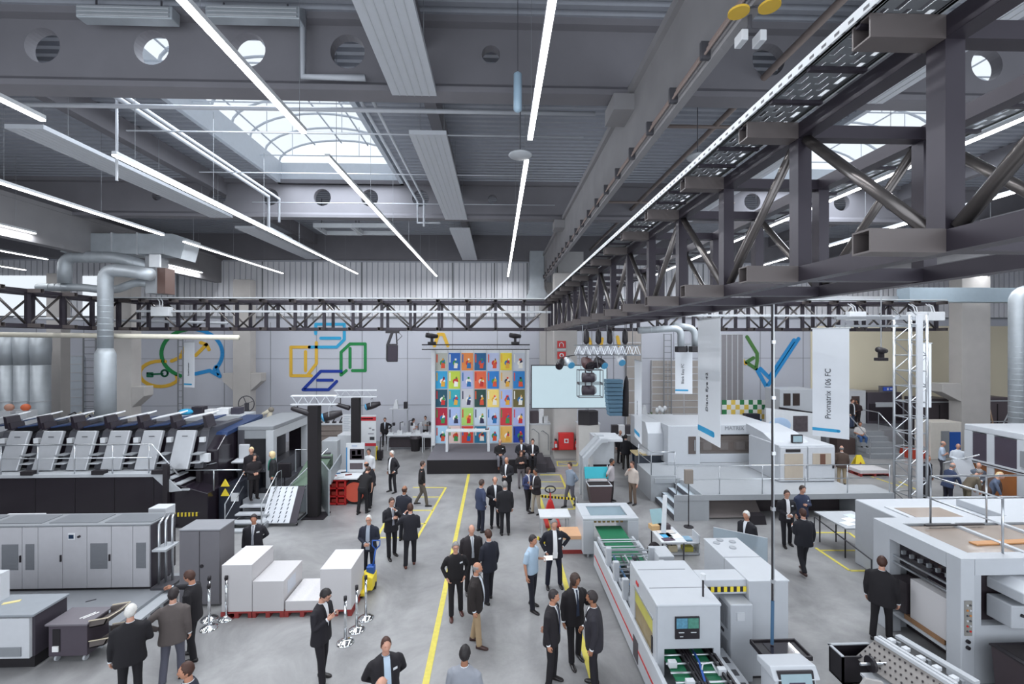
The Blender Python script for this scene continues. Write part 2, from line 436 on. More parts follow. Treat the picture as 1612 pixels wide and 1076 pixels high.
    if tie:
        c = MB(T); rows = []
        for i in range(9):
            t = i/8; z = 1.49+(max(.92, min(zb, 1.0) if vbtn else .92)-1.49)*t
            w_ = .022 if i == 0 else .014+.022*t
            rows.append([front(min(z, 1.48), w_*q, .016) for q in (-1, 0, 1)])
            if i == 0: rows[0] = [v+Vector((0, 0, .012)) for v in rows[0]]
        c.add([v for r in rows for v in r], [(i*3+k, i*3+k+1, i*3+k+4, i*3+k+3) for i in range(8) for k in range(2)])
        c.build('tie', cloth(tie), root, smooth=True)
    if badge:
        c = MB(T); z0 = 1.30; q = [front(z0+dz, .09+dx, .014) for dx, dz in ((0, 0), (.07, 0), (.07, .035), (0, .035))]
        c.slab(q, .003); c.build('name_badge', WHITE, root)
    if scarf:
        c = MB(T); c.path([(-.05, -.03, 1.5), (-.05, -.12, 1.42), (-.06, -.15, 1.25), (-.06, -.15, 1.05)], .035, 8); c.path([(.06, .02, 1.5), (0, -.09, 1.47), (-.05, -.09, 1.47), (-.06, .03, 1.5), (0, .07, 1.5), (.06, .02, 1.5)], .03, 8)
        c.build('scarf', cloth(scarf), root, smooth=True)
    if hair:
        hm = hair_mesh(hair[0], MH); o = hm.build('hair', HAIRC[hair[1]], root, smooth=True)
        sl = o.modifiers.new('solid', 'SOLIDIFY'); sl.thickness = .012; sl.offset = -1
    if beard:
        q = MB(MH); q.ell((0, -.055, -.088), .05, .045, .04); q.build('beard', HAIRC[beard], root, smooth=True)
    if glasses:
        q = MB(MH)
        for s in (-1, 1):
            q.tube([(s*.030+.021*math.cos(a), -.104, .009+.016*math.sin(a)) for a in [PI*i/5 for i in range(11)]], .0025, 5)
            q.tube([(s*.051, -.10, .012), (s*.074, -.02, .012), (s*.08, .01, .006)], .0022, 5)
        q.tube([(-.009, -.106, .012), (.009, -.106, .012)], .0025, 5)
        q.build('glasses', BLK, root)
    mw = Matrix.Translation(at) @ Matrix.Rotation(math.radians(face), 4, 'Z') @ Matrix.Scale(h/1.78, 4)
    root['_h'] = 0; del root['_h']
    return root, [mw @ p for p in hands]
# ------------------------------------------------------------------ the visitors
K = '#25222a'; NV = '#232534'; CH_ = '#2f2c33'; BK = '#1d1a1e'
P = person
def at(px, py, z=0.): return G(px, py, z)
# centre aisle, front
P('man in an open dark blazer and white shirt facing the camera before the low table', at(872, 923), 5, 1.83, jc='#232330', sc='#e8e8ea', vbtn=.82, tc='#25263a', hair=('short', 'grey'), arms=('pocket', 'hip'), stance='wide', badge=True, girth=1.15)
_, hd = P('man in a light blue short sleeved shirt holding a sheet of paper', at(837, 957), 52, 1.82, top='tshirt', jc='#a7bccf', sc='#b5c8d8', tc='#262634', hair=('short', 'dark'), arms=('down', 'hold'), stance='step', skin=1)
q = MB().slab([hd[1]+Vector((-.02, -.08, .0)), hd[1]+Vector((.2, -.1, .02)), hd[1]+Vector((.22, .08, .05)), hd[1]+Vector((0, .1, .03))], .006).build('paper_sheet', PAPER); tag(q, 'white paper sheet held by the man in the light blue shirt', 'paper')
P('man in a dark suit and tie, first of three talking beside the red striped machine', at(869, 1074), 62, 1.80, jc='#262127', sc='#e4e4e6', tie='#3a3d52', tc='#211e24', hair=('short', 'dark'), arms=('down', 'back'), skin=1, badge=True)
P('long haired man in a dark suit gesturing, middle of the three talking', at(904, 1040), 18, 1.82, jc='#262126', sc='#dfe3e8', tie='#2b3448', tc='#1f1c22', hair=('long', 'brown'), arms=('down', 'gesture'), stance='step', skin=2, turn=20)
P('man in a charcoal suit seen from behind, nearest the red striped machine', at(935, 1082), -105, 1.84, jc='#322f38', sc='#e4e4e6', tc='#26232b', hair=('short', 'dark'), arms=('clasp', 'down'), skin=2, girth=1.15, badge=True)
P('man in a black sweater with glasses and name badge standing at the yellow line', at(717, 968), 12, 1.78, top='sweater', jc='#1f1b1f', sc=None, tc='#231f24', hair=('short', 'grey'), arms=('pocket', 'pocket'), stance='step', glasses=True, badge=True, shoes='#4a2620')
P('balding man in a dark brown suit and pale tie behind the black sweater', at(742, 932), 15, 1.79, jc='#332c30', sc='#dcdfe2', tie='#a9adb5', tc='#2a2528', hair=('ring', 'grey'), girth=1.25, arms=('down', 'down'))
P('man in a navy suit seen from behind beside the balding man in brown', at(770, 945), -140, 1.80, jc=NV, tc='#25242f', hair=('short', 'auburn'), arms=('down', 'clasp'), stance='step')
P('balding bearded man in a brown blazer and beige trousers carrying a notebook', at(749, 1014), 80, 1.79, jc='#302827', sc='#d6dde6', vbtn=.83, tc='#a58d6e', hair=('ring', 'grey'), beard='grey', arms=('down', 'down'), stance='step', girth=1.2, shoes='#3d2420', skin=1)
P('man in a light grey jacket seen from behind at the bottom edge of the picture', D(733, 1042, 7.25)*Vector((1, 1, 0)) if False else Vector((D(731, 1040, 7.2).x, 7.2, 0)), 170, 1.78, jc='#8d9098', tc='#3a3a42', hair=('short', 'black'), arms=('clasp', 'clasp'), skin=2)
P('man in a blue suit seen from behind close to the long yellow line', at(757, 836), 125, 1.80, jc='#323a54', tc='#2a2d40', hair=('short', 'brown'), arms=('pocket', 'down'), stance='stand', skin=1)
P('bald laughing man in a dark suit facing the camera between two others', at(779, 829), 10, 1.80, jc='#26242d', sc='#e4e6ea', vbtn=1.0, tc='#23222a', hair=('ring', 'dark'), arms=('clasp', 'down'))
P('tall man in a black suit with his back to the camera and grey cropped hair', at(795, 841), 185, 1.82, jc='#211f26', tc='#201e25', hair=('short', 'grey'), arms=('down', 'down'))
P('bald man in a dark suit and white shirt walking away from the stage edge', at(798, 787), -25, 1.80, jc='#2b2930', sc='#e6e6ea', vbtn=.95, tc='#26242b', hair=('ring', 'grey'), arms=('clasp', 'clasp'), skin=1)
YS, ZS = 22.85, .72; ys_ = YS-.02
P('bald man in a black shirt and grey trousers sitting on the stage edge', Vector((D(787, 722, ys_).x, ys_+.22, 0)), 8, 1.80, top='sweater', jc='#221d20', sc=None, tc='#6b6a72', hair=('ring', 'brown'), arms=('clasp', 'clasp'), stance='sit', seat=ZS, badge=True, shoes='#5a3526')
P('man in a dark suit sitting on the stage edge behind the dark haired woman', Vector((D(821, 715, ys_).x, ys_+.22, 0)), 0, 1.84, jc='#24242e', sc='#d9dde4', tc='#222226', hair=('short', 'brown'), arms=('clasp', 'hold'), stance='sit', seat=ZS, skin=2)
P('dark haired woman in black with patterned trousers standing before the stage', at(820, 766), 10, 1.66, top='sweater', jc='#241e22', sc=None, tc='#6a6468', hair=('long', 'auburn'), arms=('fold', 'fold'), stance='step')
P('smiling man in a dark suit and white shirt sitting on the stage steps', Vector((D(840, 722, 22.5).x, ys_+.2, 0)), -5, 1.80, jc='#26232b', sc='#e8e8ea', vbtn=1.0, tc='#232128', hair=('short', 'dark'), arms=('clasp', 'clasp'), stance='sit', seat=ZS, girth=1.15)
P('woman with wavy brown hair in a blue cardigan facing a man in a dark jacket', at(831, 802), 40, 1.66, top='sweater', jc='#3a4266', sc=None, tc='#231f26', hair=('bob', 'brown'), arms=('clasp', 'clasp'), stance='step', scarf='#c9c6cc')
P('man in a dark jacket and beige trousers turned towards the woman in blue', at(844, 808), -60, 1.74, jc='#2b2529', sc='#d8d8dc', tc='#a39a8a', hair=('short', 'black'), arms=('hold', 'clasp'), stance='step', skin=2)
P('man in a grey waistcoat and light blue shirt walking near the stage steps', at(898, 797), -55, 1.78, top='shirt', jc='#7f8a98', sc='#b5c9dc', tc='#57555c', hair=('short', 'brown'), arms=('back', 'back'), stance='walk')
P('man in a black sweater and olive trousers walking past the floor marks', at(664, 796), 100, 1.80, top='sweater', jc='#211d20', sc=None, tc='#5b544c', hair=('short', 'brown'), arms=('pocket', 'down'), stance='walk', badge=True)
P('white haired man in an open dark suit and white shirt near the stage end', at(618, 774), -40, 1.82, jc='#29262d', sc='#e8e8ea', vbtn=.82, tc='#25222a', hair=('short', 'white'), arms=('down', 'pocket'), stance='wide', girth=1.15)
P('man in a black polo shirt bending over the red tool bench', at(571, 808), 165, 1.82, top='tshirt', jc='#1f1c20', sc=None, tc='#1f1d22', hair=('short', 'brown'), arms=('reach', 'reach'), lean=28, tilt=15, stance='step')
P('man in a dark suit leaning to look at the tool bench', at(583, 797), -120, 1.80, jc='#25232c', tc='#232129', hair=('ring', 'dark'), arms=('down', 'clasp'), lean=14, stance='step', skin=1)
P('young man in a white shirt standing behind the tool bench', at(581, 768), -10, 1.78, top='shirt', jc='#d9dade', sc='#e4e4e8', tc='#2b2a30', hair=('short', 'dark'), arms=('down', 'down'), glasses=True)
P('man in a dark suit and blue shirt standing by the upright posters', at(606, 701), 10, 1.78, jc='#29262c', sc='#c5d0dd', tc='#231f25', hair=('short', 'brown'), arms=('down', 'hip'), stance='step')
P('person in a white shirt seen from behind at the wall bench', at(650, 702), 120, 1.76, top='tshirt', jc='#e2e2e6', sc='#e2e2e6', tc='#38363e', hair=('short', 'dark'), arms=('hold', 'hold'))
P('person in a grey top beside the poster wall', at(670, 696), -15, 1.74, top='tshirt', jc='#a9aaad', sc='#a9aaad', tc='#2a2529', hair=('short', 'brown'), arms=('hold', 'hold'))
P('man in a dark suit with glasses and folded arms on the marked floor', at(616, 876), 35, 1.82, jc='#25232b', sc='#d6dade', tie='#8a8d98', tc='#221f27', hair=('short', 'brown'), arms=('fold', 'chin'), stance='step', glasses=True)
P('bald bearded man in a navy suit seen from behind on the marked floor', at(636, 850), 160, 1.80, jc='#2a2c3a', tc='#26262f', hair=('ring', 'auburn'), arms=('down', 'down'), girth=1.2, beard='auburn', skin=2)
P('man in a dark suit seen from behind with a hand at his ear', at(646, 890), -165, 1.82, jc='#25242e', tc='#24222b', hair=('short', 'auburn'), arms=('hold', 'phone'), stance='step', shoes='#5b3025')
P('elderly man with glasses in a navy blazer holding a small device by the pallet truck', at(581, 908), 0, 1.75, jc='#262a3c', sc='#9aa3b0', vbtn=.85, tc='#262838', hair=('thin', 'white'), arms=('clasp', 'clasp'), glasses=True)
P('smiling man in a dark suit with a grey tie behind the paper stacks', Vector((D(400, 830, 12.95).x, 12.95, 0)), 15, 1.79, jc='#2a2830', sc='#dcdfe4', tie='#8f939b', tc='#2a2830', hair=('short', 'dark'), arms=('down', 'back'), badge=True, girth=1.1, skin=1)
_, hd = P('man in a dark suit looking down at his phone beside the chrome posts', at(506, 1073), 75, 1.84, jc='#27232b', sc='#dfe0e4', tc='#242028', hair=('short', 'black'), arms=('read', 'read'), tilt=28, stance='step', glasses=True)
q = MB().box(-.035, .035, -.004, .004, -.07, .07).build('phone', BLK); q.location = (hd[0]+hd[1])/2+Vector((.02, 0, .03)); q.rotation_euler = (.9, 0, 1.2); tag(q, 'black phone held by the man beside the chrome posts', 'phone')
P('bald man in a dark jacket and light blue shirt near the bottom picture edge', Vector((D(607, 1040, 7.5).x, 7.5, 0)), 25, 1.79, jc='#272329', sc='#b9cbdc', vbtn=.83, tc='#25222a', hair=('thin', 'auburn'), arms=('back', 'back'), badge=True, girth=1.2)
P('bald man whose head just shows at the bottom picture edge', Vector((D(598, 1070, 6.55).x, 6.55, 0)), 160, 1.78, jc='#3a373c', tc='#2a282d', hair=('ring', 'grey'))
P('white haired man with glasses in a black suit seen from behind at the platform', Vector((D(205, 1000, 8.5).x, 8.5, 0)), -145, 1.80, jc='#1f1c22', tc='#201d23', hair=('short', 'white'), arms=('clasp', 'down'), glasses=True, girth=1.2, turn=-25)
P('man in a grey brown tweed jacket and jeans seen from behind', at(272, 1072), -160, 1.80, jc='#574f4d', tc='#53535f', hair=('short', 'dark'), arms=('down', 'hip'), stance='step', girth=1.1)
P('man in a black suit and blue shirt pointing at the cabinets', at(303, 1034), -85, 1.82, jc='#221f25', sc='#c4d3e4', tc='#1f1c22', hair=('short', 'auburn'), arms=('point', 'down'), tilt=12, stance='step', skin=1)
P('balding man in a navy suit close to the bottom edge of the picture', Vector((D(298, 1060, 7.0).x, 7.0, 0)), -60, 1.79, jc='#2a2e40', sc='#e4e6ea', tie='#4a4d58', tc='#262838', hair=('thin', 'auburn'), skin=1)
P('light haired person whose head top shows at the bottom picture edge', Vector((D(192, 1070, 6.4).x, 6.4, 0)), 150, 1.74, jc='#5a5350', tc='#33303a', hair=('bob', 'blond'))
# press platform
zp = .75
P('woman in black with dark hair talking on the stair platform', Vector((D(401, 778, 17.3).x, 17.25, zp)), 45, 1.69, jc='#241d22', sc=None, tc='#221c20', hair=('long', 'dark'), arms=('clasp', 'clasp'), skin=0)
P('short haired blond woman in black standing behind the dark haired woman on the platform', Vector((D(396, 770, 17.95).x, 17.95, zp)), 20, 1.78, top='sweater', jc='#26222a', sc=None, tc='#242026', hair=('short', 'blond'), arms=('down', 'clasp'))
P('blond woman with a green scarf at the top of the stairs', Vector((D(431, 770, 17.55).x, 17.5, zp)), -60, 1.70, jc='#2a2a2e', sc='#2f7a6a', tc='#2e3036', hair=('bob', 'blond'), arms=('down', 'down'), scarf='#2f7f6c')
P('balding man in black partly hidden behind the end of the press', Vector((D(359, 670, 21.0).x, 22.6, 1.35)) if False else Vector((D(358, 660, 22.4).x, 22.6, 1.2)), 30, 1.78, jc='#2a262b', sc='#e4e4e8', tc='#29262b', hair=('ring', 'grey'))
tag(MB().box(D(345, 690, 22.6).x, D(372, 690, 22.6).x, 22.2, 23.1, 0, 1.2).build('service_step', DG), 'dark service step behind the end of the press', 'step')
P('person in white reaching into the machine behind the grey housing', Vector((D(470, 690, 24.2).x, 24.2, 0)), 60, 1.76, top='tshirt', jc='#d9d6da', sc='#d9d6da', tc='#2b262b', hair=('short', 'dark'), arms=('hold', 'reach'))
# right side
P('man in a grey polo shirt with hands clasped behind him by the turquoise lidded bin', at(962, 789), 60, 1.77, top='tshirt', jc='#a9a3a6', sc='#a9a3a6', tc='#3b3033', hair=('short', 'black'), arms=('back', 'back'), skin=2)
P('person in a beige sweater and brown trousers with a hand at the chin', at(996, 793), -55, 1.74, top='sweater', jc='#bdb1a8', sc='#c9c0b8', tc='#6b5b4f', hair=('short', 'auburn'), arms=('chin', 'down'))
P('man in a dark suit and white shirt facing two others near the wooden tray table', at(976, 728), 15, 1.78, jc='#2b282f', sc='#e6e6ea', vbtn=.9, tc='#29262c', hair=('ring', 'grey'), arms=('down', 'hold'))
P('man in a dark suit seen from behind near the wooden tray table', at(985, 738), 170, 1.79, jc='#2a2930', tc='#3c3836', hair=('short', 'black'), arms=('down', 'down'))
P('man in a navy jacket and pale shirt next to the narrow banner', at(1000, 730), -45, 1.79, jc='#2a2c3a', sc='#d6dbe2', tc='#2b3a52', hair=('short', 'brown'), arms=('down', 'down'))
P('white haired man whose head shows above the acrylic screen', Vector((D(1176, 830, 12.75).x, 12.75, 0)), -60, 1.79, jc='#2b2a32', sc='#dcdfe4', tc='#2a2830', hair=('short', 'white'), skin=1)
P('man in an open dark suit and white shirt before the dark platform recess', at(1238, 858), -10, 1.80, jc='#26242c', sc='#eaeaec', vbtn=.9, tc='#24222a', hair=('short', 'brown'), arms=('clasp', 'clasp'), stance='step', glasses=True, badge=True)
P('man in a blue suit standing behind two others before the platform', at(1262, 850), 10, 1.83, jc='#333a52', sc=None, tc='#2c3145', hair=('short', 'brown'), arms=('down', 'fold'), badge=True)
P('man in a dark navy suit walking away from the camera', at(1265, 902), 175, 1.83, jc='#26262f', tc='#25242c', hair=('short', 'auburn'), arms=('down', 'hold'), stance='walk', girth=1.15, shoes='#3d2420')
P('man in a dark suit watching the sheets inside the huge cutting machine', at(1388, 1006), 130, 1.83, jc='#231f24', tc='#211d22', hair=('short', 'auburn'), arms=('down', 'down'), stance='step', girth=1.2)
P('bald man in a brown jacket and tan trousers seen from behind beside the glazed doors', at(1325, 762), 150, 1.78, jc='#54443c', tc='#a8977c', hair=('ring', 'grey'), arms=('down', 'down'))
P('man in a white T-shirt and jeans sitting at the foot of the wide stairs', Vector((D(1354, 712, 26.1).x, 26.12, 0)), -15, 1.78, top='tshirt', jc='#d3cfcd', sc='#d3cfcd', tc='#3a5a8a', hair=('short', 'brown'), arms=('clasp', 'clasp'), stance='sit', seat=.95, skin=1)
P('man in a black suit jacket and jeans at the top of the wide stairs', Vector((D(1341, 682, 27.3).x, 27.3, 1.3)), 25, 1.80, jc='#29252b', sc='#e4e6ea', vbtn=.85, tc='#3a465e', hair=('short', 'auburn'), arms=('down', 'down'))
P('dark haired person in dark red brown at the top of the wide stairs', Vector((D(1362, 682, 27.0).x, 27.6, 1.3)), -70, 1.72, top='sweater', jc='#3d2a2c', sc=None, tc='#2a2226', hair=('long', 'black'), arms=('clasp', 'clasp'), skin=2)
P('man in a dark suit with a pale tie standing behind the lattice tower', at(1459, 783), 15, 1.80, jc='#2e2830', sc='#dde0e6', tie='#aab4c4', tc='#2a252b', hair=('thin', 'dark'), arms=('down', 'down'), skin=1)
P('balding man in a navy suit leaning towards the inspection table', at(1492, 797), 85, 1.78, jc='#2f3a56', tc='#2c2b3c', hair=('ring', 'grey'), arms=('reach', 'reach'), lean=12)
P('bald man in a light blue shirt with folded arms by the beige cabinet', at(1483, 752), 40, 1.79, top='tshirt', jc='#b5c2d4', sc='#b5c2d4', tc='#3b3a44', hair=('ring', 'grey'), arms=('fold', 'fold'))
P('bald man in a white coat beside the blue cabinet door', at(1508, 757), -30, 1.78, top='shirt', jc='#d6dce4', sc='#d6dce4', tc='#8f949c', hair=('ring', 'grey'), arms=('clasp', 'clasp'))
zz = 0
P('grey haired person in an olive jacket bending over the inspection table', Vector((D(1516, 770, 17.5).x, 17.35, 0)), 70, 1.74, jc='#6a5f50', sc=None, tc='#7a7260', hair=('short', 'grey'), arms=('reach', 'reach'), lean=30)
P('blond person in a brown jacket bending low over the inspection table', Vector((D(1545, 770, 17.2).x, 17.0, 0)), 80, 1.72, jc='#4d3a32', sc=None, tc='#3a2c2a', hair=('bob', 'blond'), arms=('reach', 'reach'), lean=34)
P('bald man in a blue grey jacket at the inspection table', Vector((D(1562, 770, 16.9).x, 16.95, 0)), 30, 1.66, jc='#59647a', sc=None, tc='#3a3a44', hair=('ring', 'white'), arms=('reach', 'clasp'), lean=20)
P('bald man with a white collar facing the others at the inspection table', Vector((D(1556, 770, 17.9).x-.35, 18.0, 0)), -30, 1.70, jc='#5d6470', sc='#dfe6ec', tc='#3a3a44', hair=('ring', 'grey'), arms=('clasp', 'clasp'), lean=8)
# ------------------------------------------------------------------ the hall
def floor_mat():
    m = bpy.data.materials.new('polished_concrete'); m.use_nodes = True; nt = m.node_tree; b = nt.nodes['Principled BSDF']
    tc = nt.nodes.new('ShaderNodeTexCoord'); r = nt.nodes.new('ShaderNodeValToRGB')
    a = nt.nodes.new('ShaderNodeTexNoise'); a.inputs['Scale'].default_value = .55; a.inputs['Detail'].default_value = 8; a.inputs['Roughness'].default_value = .68
    a.inputs['Distortion'].default_value = .5
    nt.links.new(tc.outputs['Object'], a.inputs['Vector']); nt.links.new(a.outputs['Fac'], r.inputs['Fac'])
    r.color_ramp.elements[0].position = .34; r.color_ramp.elements[0].color = rgb('#7b7a7b')+(1,)
    r.color_ramp.elements[1].position = .66; r.color_ramp.elements[1].color = rgb('#a09f9f')+(1,)
    nt.links.new(r.outputs['Color'], b.inputs['Base Color'])
    rr = nt.nodes.new('ShaderNodeMapRange'); rr.inputs['To Min'].default_value = .22; rr.inputs['To Max'].default_value = .42
    nt.links.new(a.outputs['Fac'], rr.inputs['Value']); nt.links.new(rr.outputs[0], b.inputs['Roughness'])
    return m
X0, X1, YF, YB = -36., 38., -2., 30.6
ZB, ZD = 12.0, 13.6
floor = struct(MB().box(X0, X1, YF, YB, -.2, 0).build('floor', floor_mat()))
# yellow lines on the floor
YL = mat('yellow_floor_paint', '#d3c458', .55, var=.18, scale=9)
def fl(pts, w=.1, label=None):
    m = MB()
    for a, b in zip(pts, pts[1:]):
        m.bar((a.x, a.y, .004), (b.x, b.y, .004), w, .008)
    return struct(m.build('floor_marking', YL, floor, label=label))
fl([G(738, 746), G(670, 1076), G(666, 1096)], .13, 'long yellow aisle line')
fl([G(846, 770), G(880, 882), G(931, 1062), G(936, 1080)], .13, 'long yellow line beside the white machine')
fl([G(702, 767), G(657, 846), G(593, 846)], .09); fl([G(650, 767), G(702, 767)], .09); fl([G(607, 822), G(593, 846)], .09)
for y_, xa, xb in ((782, 650, 694), (803, 645, 682), (824, 606, 670)): fl([G(xa, y_), G(xb, y_)], .07)
fl([G(850, 747), G(882, 747), G(905, 800)], .09)
for y_, xb in ((758, 887), (768, 892), (779, 897), (801, 905)): fl([G(851, y_), G(xb, y_)], .07)
fl([G(877, 726), G(910, 726), G(908, 733), G(878, 733), G(877, 726)], .07); fl([G(880, 727), G(908, 732)], .05)
fl([G(1284, 838), G(1336, 838), G(1378, 868)], .09); fl([G(1284, 862), G(1338, 898), G(1372, 898)], .09); fl([G(1292, 866), G(1370, 866)], .07)
fl([G(1416, 758), G(1490, 792), G(1520, 806)], .09); fl([G(1372, 750), G(1420, 766)], .09)
fl([G(1376, 812), G(1390, 812)], .07)
# walls
WALLM = mat('wall_panel_grey', '#c3c5ce', .7, var=.04, scale=.6)
SEAM = mat('wall_seam', '#8b8d93', .8); CREAM = mat('wall_panel_cream', '#e6dcc2', .7, var=.05, scale=.6)
wb = struct(MB().box(X0, X1, YB, YB+.25, -.2, 14.6).build('wall_back', WALLM))
struct(MB().box(X0-.2, X0, YF, YB, -.2, 14.6).build('wall_left', WALLM)); struct(MB().box(X1, X1+.2, YF, YB, -.2, 14.6).build('wall_right', WALLM))
sm = MB()
for k in range(25): x = X0+3*k; sm.box(x-.02, x+.02, YB-.012, YB, 0, 7.9)
for z in (2.4, 5.5): sm.box(X0, X1, YB-.011, YB, z-.015, z+.015)
struct(sm.build('panel_seam', SEAM, wb))
struct(MB().box(21.5, X1, YB-.06, YB-.02, 2.5, 7.7).build('cream_panel', CREAM, wb))
# profiled translucent upper cladding
PC = mat('translucent_cladding', '#e8e8ec', .45, var=.05, scale=.4)
m = MB()
x = X0
while x < X1: m.box(x, x+.30, YB-.06, YB-.02, 8.3, 11.9); x += .36
struct(m.build('upper_cladding', PC, wb))
m = MB()
for x in (-21, -15.5, -12.2, -9, -3, -.2, 2, 8, 14): m.box(x-.04, x+.04, YB-.09, YB-.06, 8.0, 11.9)
m.box(X0, X1, YB-.1, YB-.06, 8.2, 8.3); struct(m.build('cladding_rail', MG, wb))
for k, (xa, xb) in enumerate(((-32.4, -29.2), (-27, -24.5))):
    w = MB().box(xa, xb, YB-.1, YB-.07, 8.3, 10.9).build('window_%d' % (k+3), mat('daylit_glass', '#e4ecf4', .3, emit=1.1, var=.02)); struct(w)
# front wall behind the gallery, glazed: daylight comes in here
wf = MB()
wf.box(X0, -24, YF-.25, YF, -.2, 14.6); wf.box(24, X1, YF-.25, YF, -.2, 14.6); wf.box(-24, 24, YF-.25, YF, -.2, 1.2); wf.box(-24, 24, YF-.25, YF, 11.4, 14.6)
wf = struct(wf.build('wall_front', WALLM))
m = MB()
for k in range(25): m.box(-24+2*k-.05, -24+2*k+.05, YF-.2, YF-.05, 1.2, 11.4)
for z in (4.6, 8): m.box(-24, 24, YF-.2, YF-.05, z-.06, z+.06)
struct(m.build('window_mullions', MG, wf))
# ceiling deck: trapezoidal steel sheet, ribs across the hall
DECK = mat('steel_deck', '#9a9da5', .5, .25, var=.06)
SKY = ((-9.4, -4.15), (11.0, 16.25))
m = MB()
def deck(xa, xb, ya, yb):
    y = ya
    P = []
    while y < yb-.01:
        P += [(y, ZD), (y+.13, ZD), (y+.17, ZD+.13), (y+.26, ZD+.13)]; y += .30
    P.append((yb, ZD)); vs = []
    for (yy, z) in P: vs += [(xa, min(yy, yb), z), (xb, min(yy, yb), z)]
    m.add(vs, [(2*i, 2*i+1, 2*i+3, 2*i+2) for i in range(len(P)-1)])
deck(X0, X1, YF, 10.5); deck(X0, X1, 20., YB)
xs = [X0, SKY[0][0], SKY[0][1], SKY[1][0], SKY[1][1], X1]
for a, b in ((xs[0], xs[1]), (xs[2], xs[3]), (xs[4], xs[5])): deck(a, b, 10.5, 20.)
ceil = struct(m.build('ceiling', DECK))
struct(MB().box(X0, X1, YF, 10.5, ZD+.2, ZD+.3).box(X0, X1, 20., YB, ZD+.2, ZD+.3).box(xs[0], xs[1], 10.5, 20, ZD+.2, ZD+.3).box(xs[2], xs[3], 10.5, 20, ZD+.2, ZD+.3).box(xs[4], xs[5], 10.5, 20, ZD+.2, ZD+.3).build('roof_insulation', DG, ceil))
# skylights
SKF = mat('skylight_frame', '#c4cad2', .5)
POLY = mat('skylight_glazing', '#f2f6fa', .3, alpha=.22, var=0)
for k, (xa, xb) in enumerate(SKY):
    fr = MB()
    for x in (xa, xb): fr.box(x-.08, x+.08, 10.4, 20.1, ZD-.15, ZD+.75)
    for y in (10.45, 20.05): fr.box(xa, xb, y-.08, y+.08, ZD-.15, ZD+.75)
    w = struct(fr.build('window_%d' % (k+1), SKF))
    c = (xa+xb)/2; W = (xb-xa)/2
    arc = [(c+W*math.cos(PI-PI*i/14), ZD+.7+1.0*math.sin(PI*i/14)) for i in range(15)]
    rb = MB()
    for i in range(9):
        y = 10.6+i*1.16; rb.tube([(x, y, z) for x, z in arc], .045, 6)
    struct(rb.build('arched_rib', SKF, w))
    pr = MB()
    for q in (2, 5, 7, 9, 12): pr.tube([(arc[q][0], 10.5, arc[q][1]-.05), (arc[q][0], 20, arc[q][1]-.05)], .03, 6)
    for y in (12.2, 14.2, 16.2, 18.2): pr.tube([(xa, y, ZD+.35), (xb, y, ZD+.35)], .025, 6); 
    for x in (c-1.3, c+1.3):
        for y in (12.2, 14.2, 16.2, 18.2): pr.tube([(x, y, ZD+.35), (x, y, ZD+1.5)], .015, 5)
    struct(pr.build('glazing_bar', SKF, w))
    gl = MB(); vs = []
    for x, z in arc: vs += [(x, 10.5, z+.05), (x, 20, z+.05)]
    gl.add(vs, [(2*i, 2*i+1, 2*i+3, 2*i+2) for i in range(14)])
    struct(gl.build('glazing', POLY, w))
# concrete cross beams with round service openings
def holed(m, x0, x1, z0, z1, y0, y1, holes):
    holes = sorted(holes); x = x0
    for (cx, cz, r) in holes:
        a, b = cx-.6, cx+.6
        m.box(x, a, y0, y1, z0, z1); x = b
        n = 28; ci = []; ou = []
        for i in range(n):
            t = 2*PI*i/n+PI/4; c, s_ = math.cos(t), math.sin(t)
            ci.append((cx+r*c, cz+r*s_))
            g = max(abs(c), abs(s_)); u, v = c/g, s_/g
            ou.append((cx+.6*u, cz+(z1-cz if v > 0 else cz-z0)*v))
        vs = []
        for y in (y0, y1):
            vs += [(u, y, v) for u, v in ci]; vs += [(u, y, v) for u, v in ou]
        fs = []
        for i in range(n):
            j = (i+1) % n
            fs += [(i, j, n+j, n+i), (2*n+i, 3*n+i, 3*n+j, 2*n+j), (i, 2*n+i, 2*n+j, j)]
        m.add(vs, fs)
    m.box(x, x1, y0, y1, z0, z1)
def cross_beam(y, hpx, hy, n, small=()):
    m = MB()
    m.box(X0, X1, y-.24, y+.24, ZB, ZB+.12); m.prism([(y-.24, ZB+.12), (y+.24, ZB+.12), (y+.12, ZB+.24), (y-.12, ZB+.24)], 'x', X0, X1)
    m.box(X0, X1, y-.34, y+.34, ZB+1.45, ZD)
    hs = []
    for px in hpx: p = D(px, hy, y); hs.append((p.x, ZB+.9, .37))
    for px in small: p = D(px, hy, y); hs.append((p.x, ZB+.9, .2))
    holed(m, X0, X1, ZB+.2, ZB+1.46, y-.12, y+.12, hs)
    return struct(m.build('trim_%d' % n, CONCB))
cross_beam(10.1, (75, 245, 395, 550, 1205, 1545), 95, 1, (773,))
cross_beam(20.2, (345, 427, 509, 583, 663, 1182, 1322, 1400), 315, 2, (775, 250, 1500))
m = MB(); m.box(X0, X1, 29.9, 30.5, ZB, ZD); struct(m.build('trim_3', CONCB))
# purlins
for k, (x, ya, yb) in enumerate(((-1.8, YF, YB), (-11.85, YF, YB), (8.2, YF, YB), (18.3, YF, YB), (-21.5, YF, YB), (-28, YF, YB))):
    struct(MB().box(x-.16, x+.16, ya, yb, ZB+.95, ZD).build('trim_%d' % (k+4), CONCB))
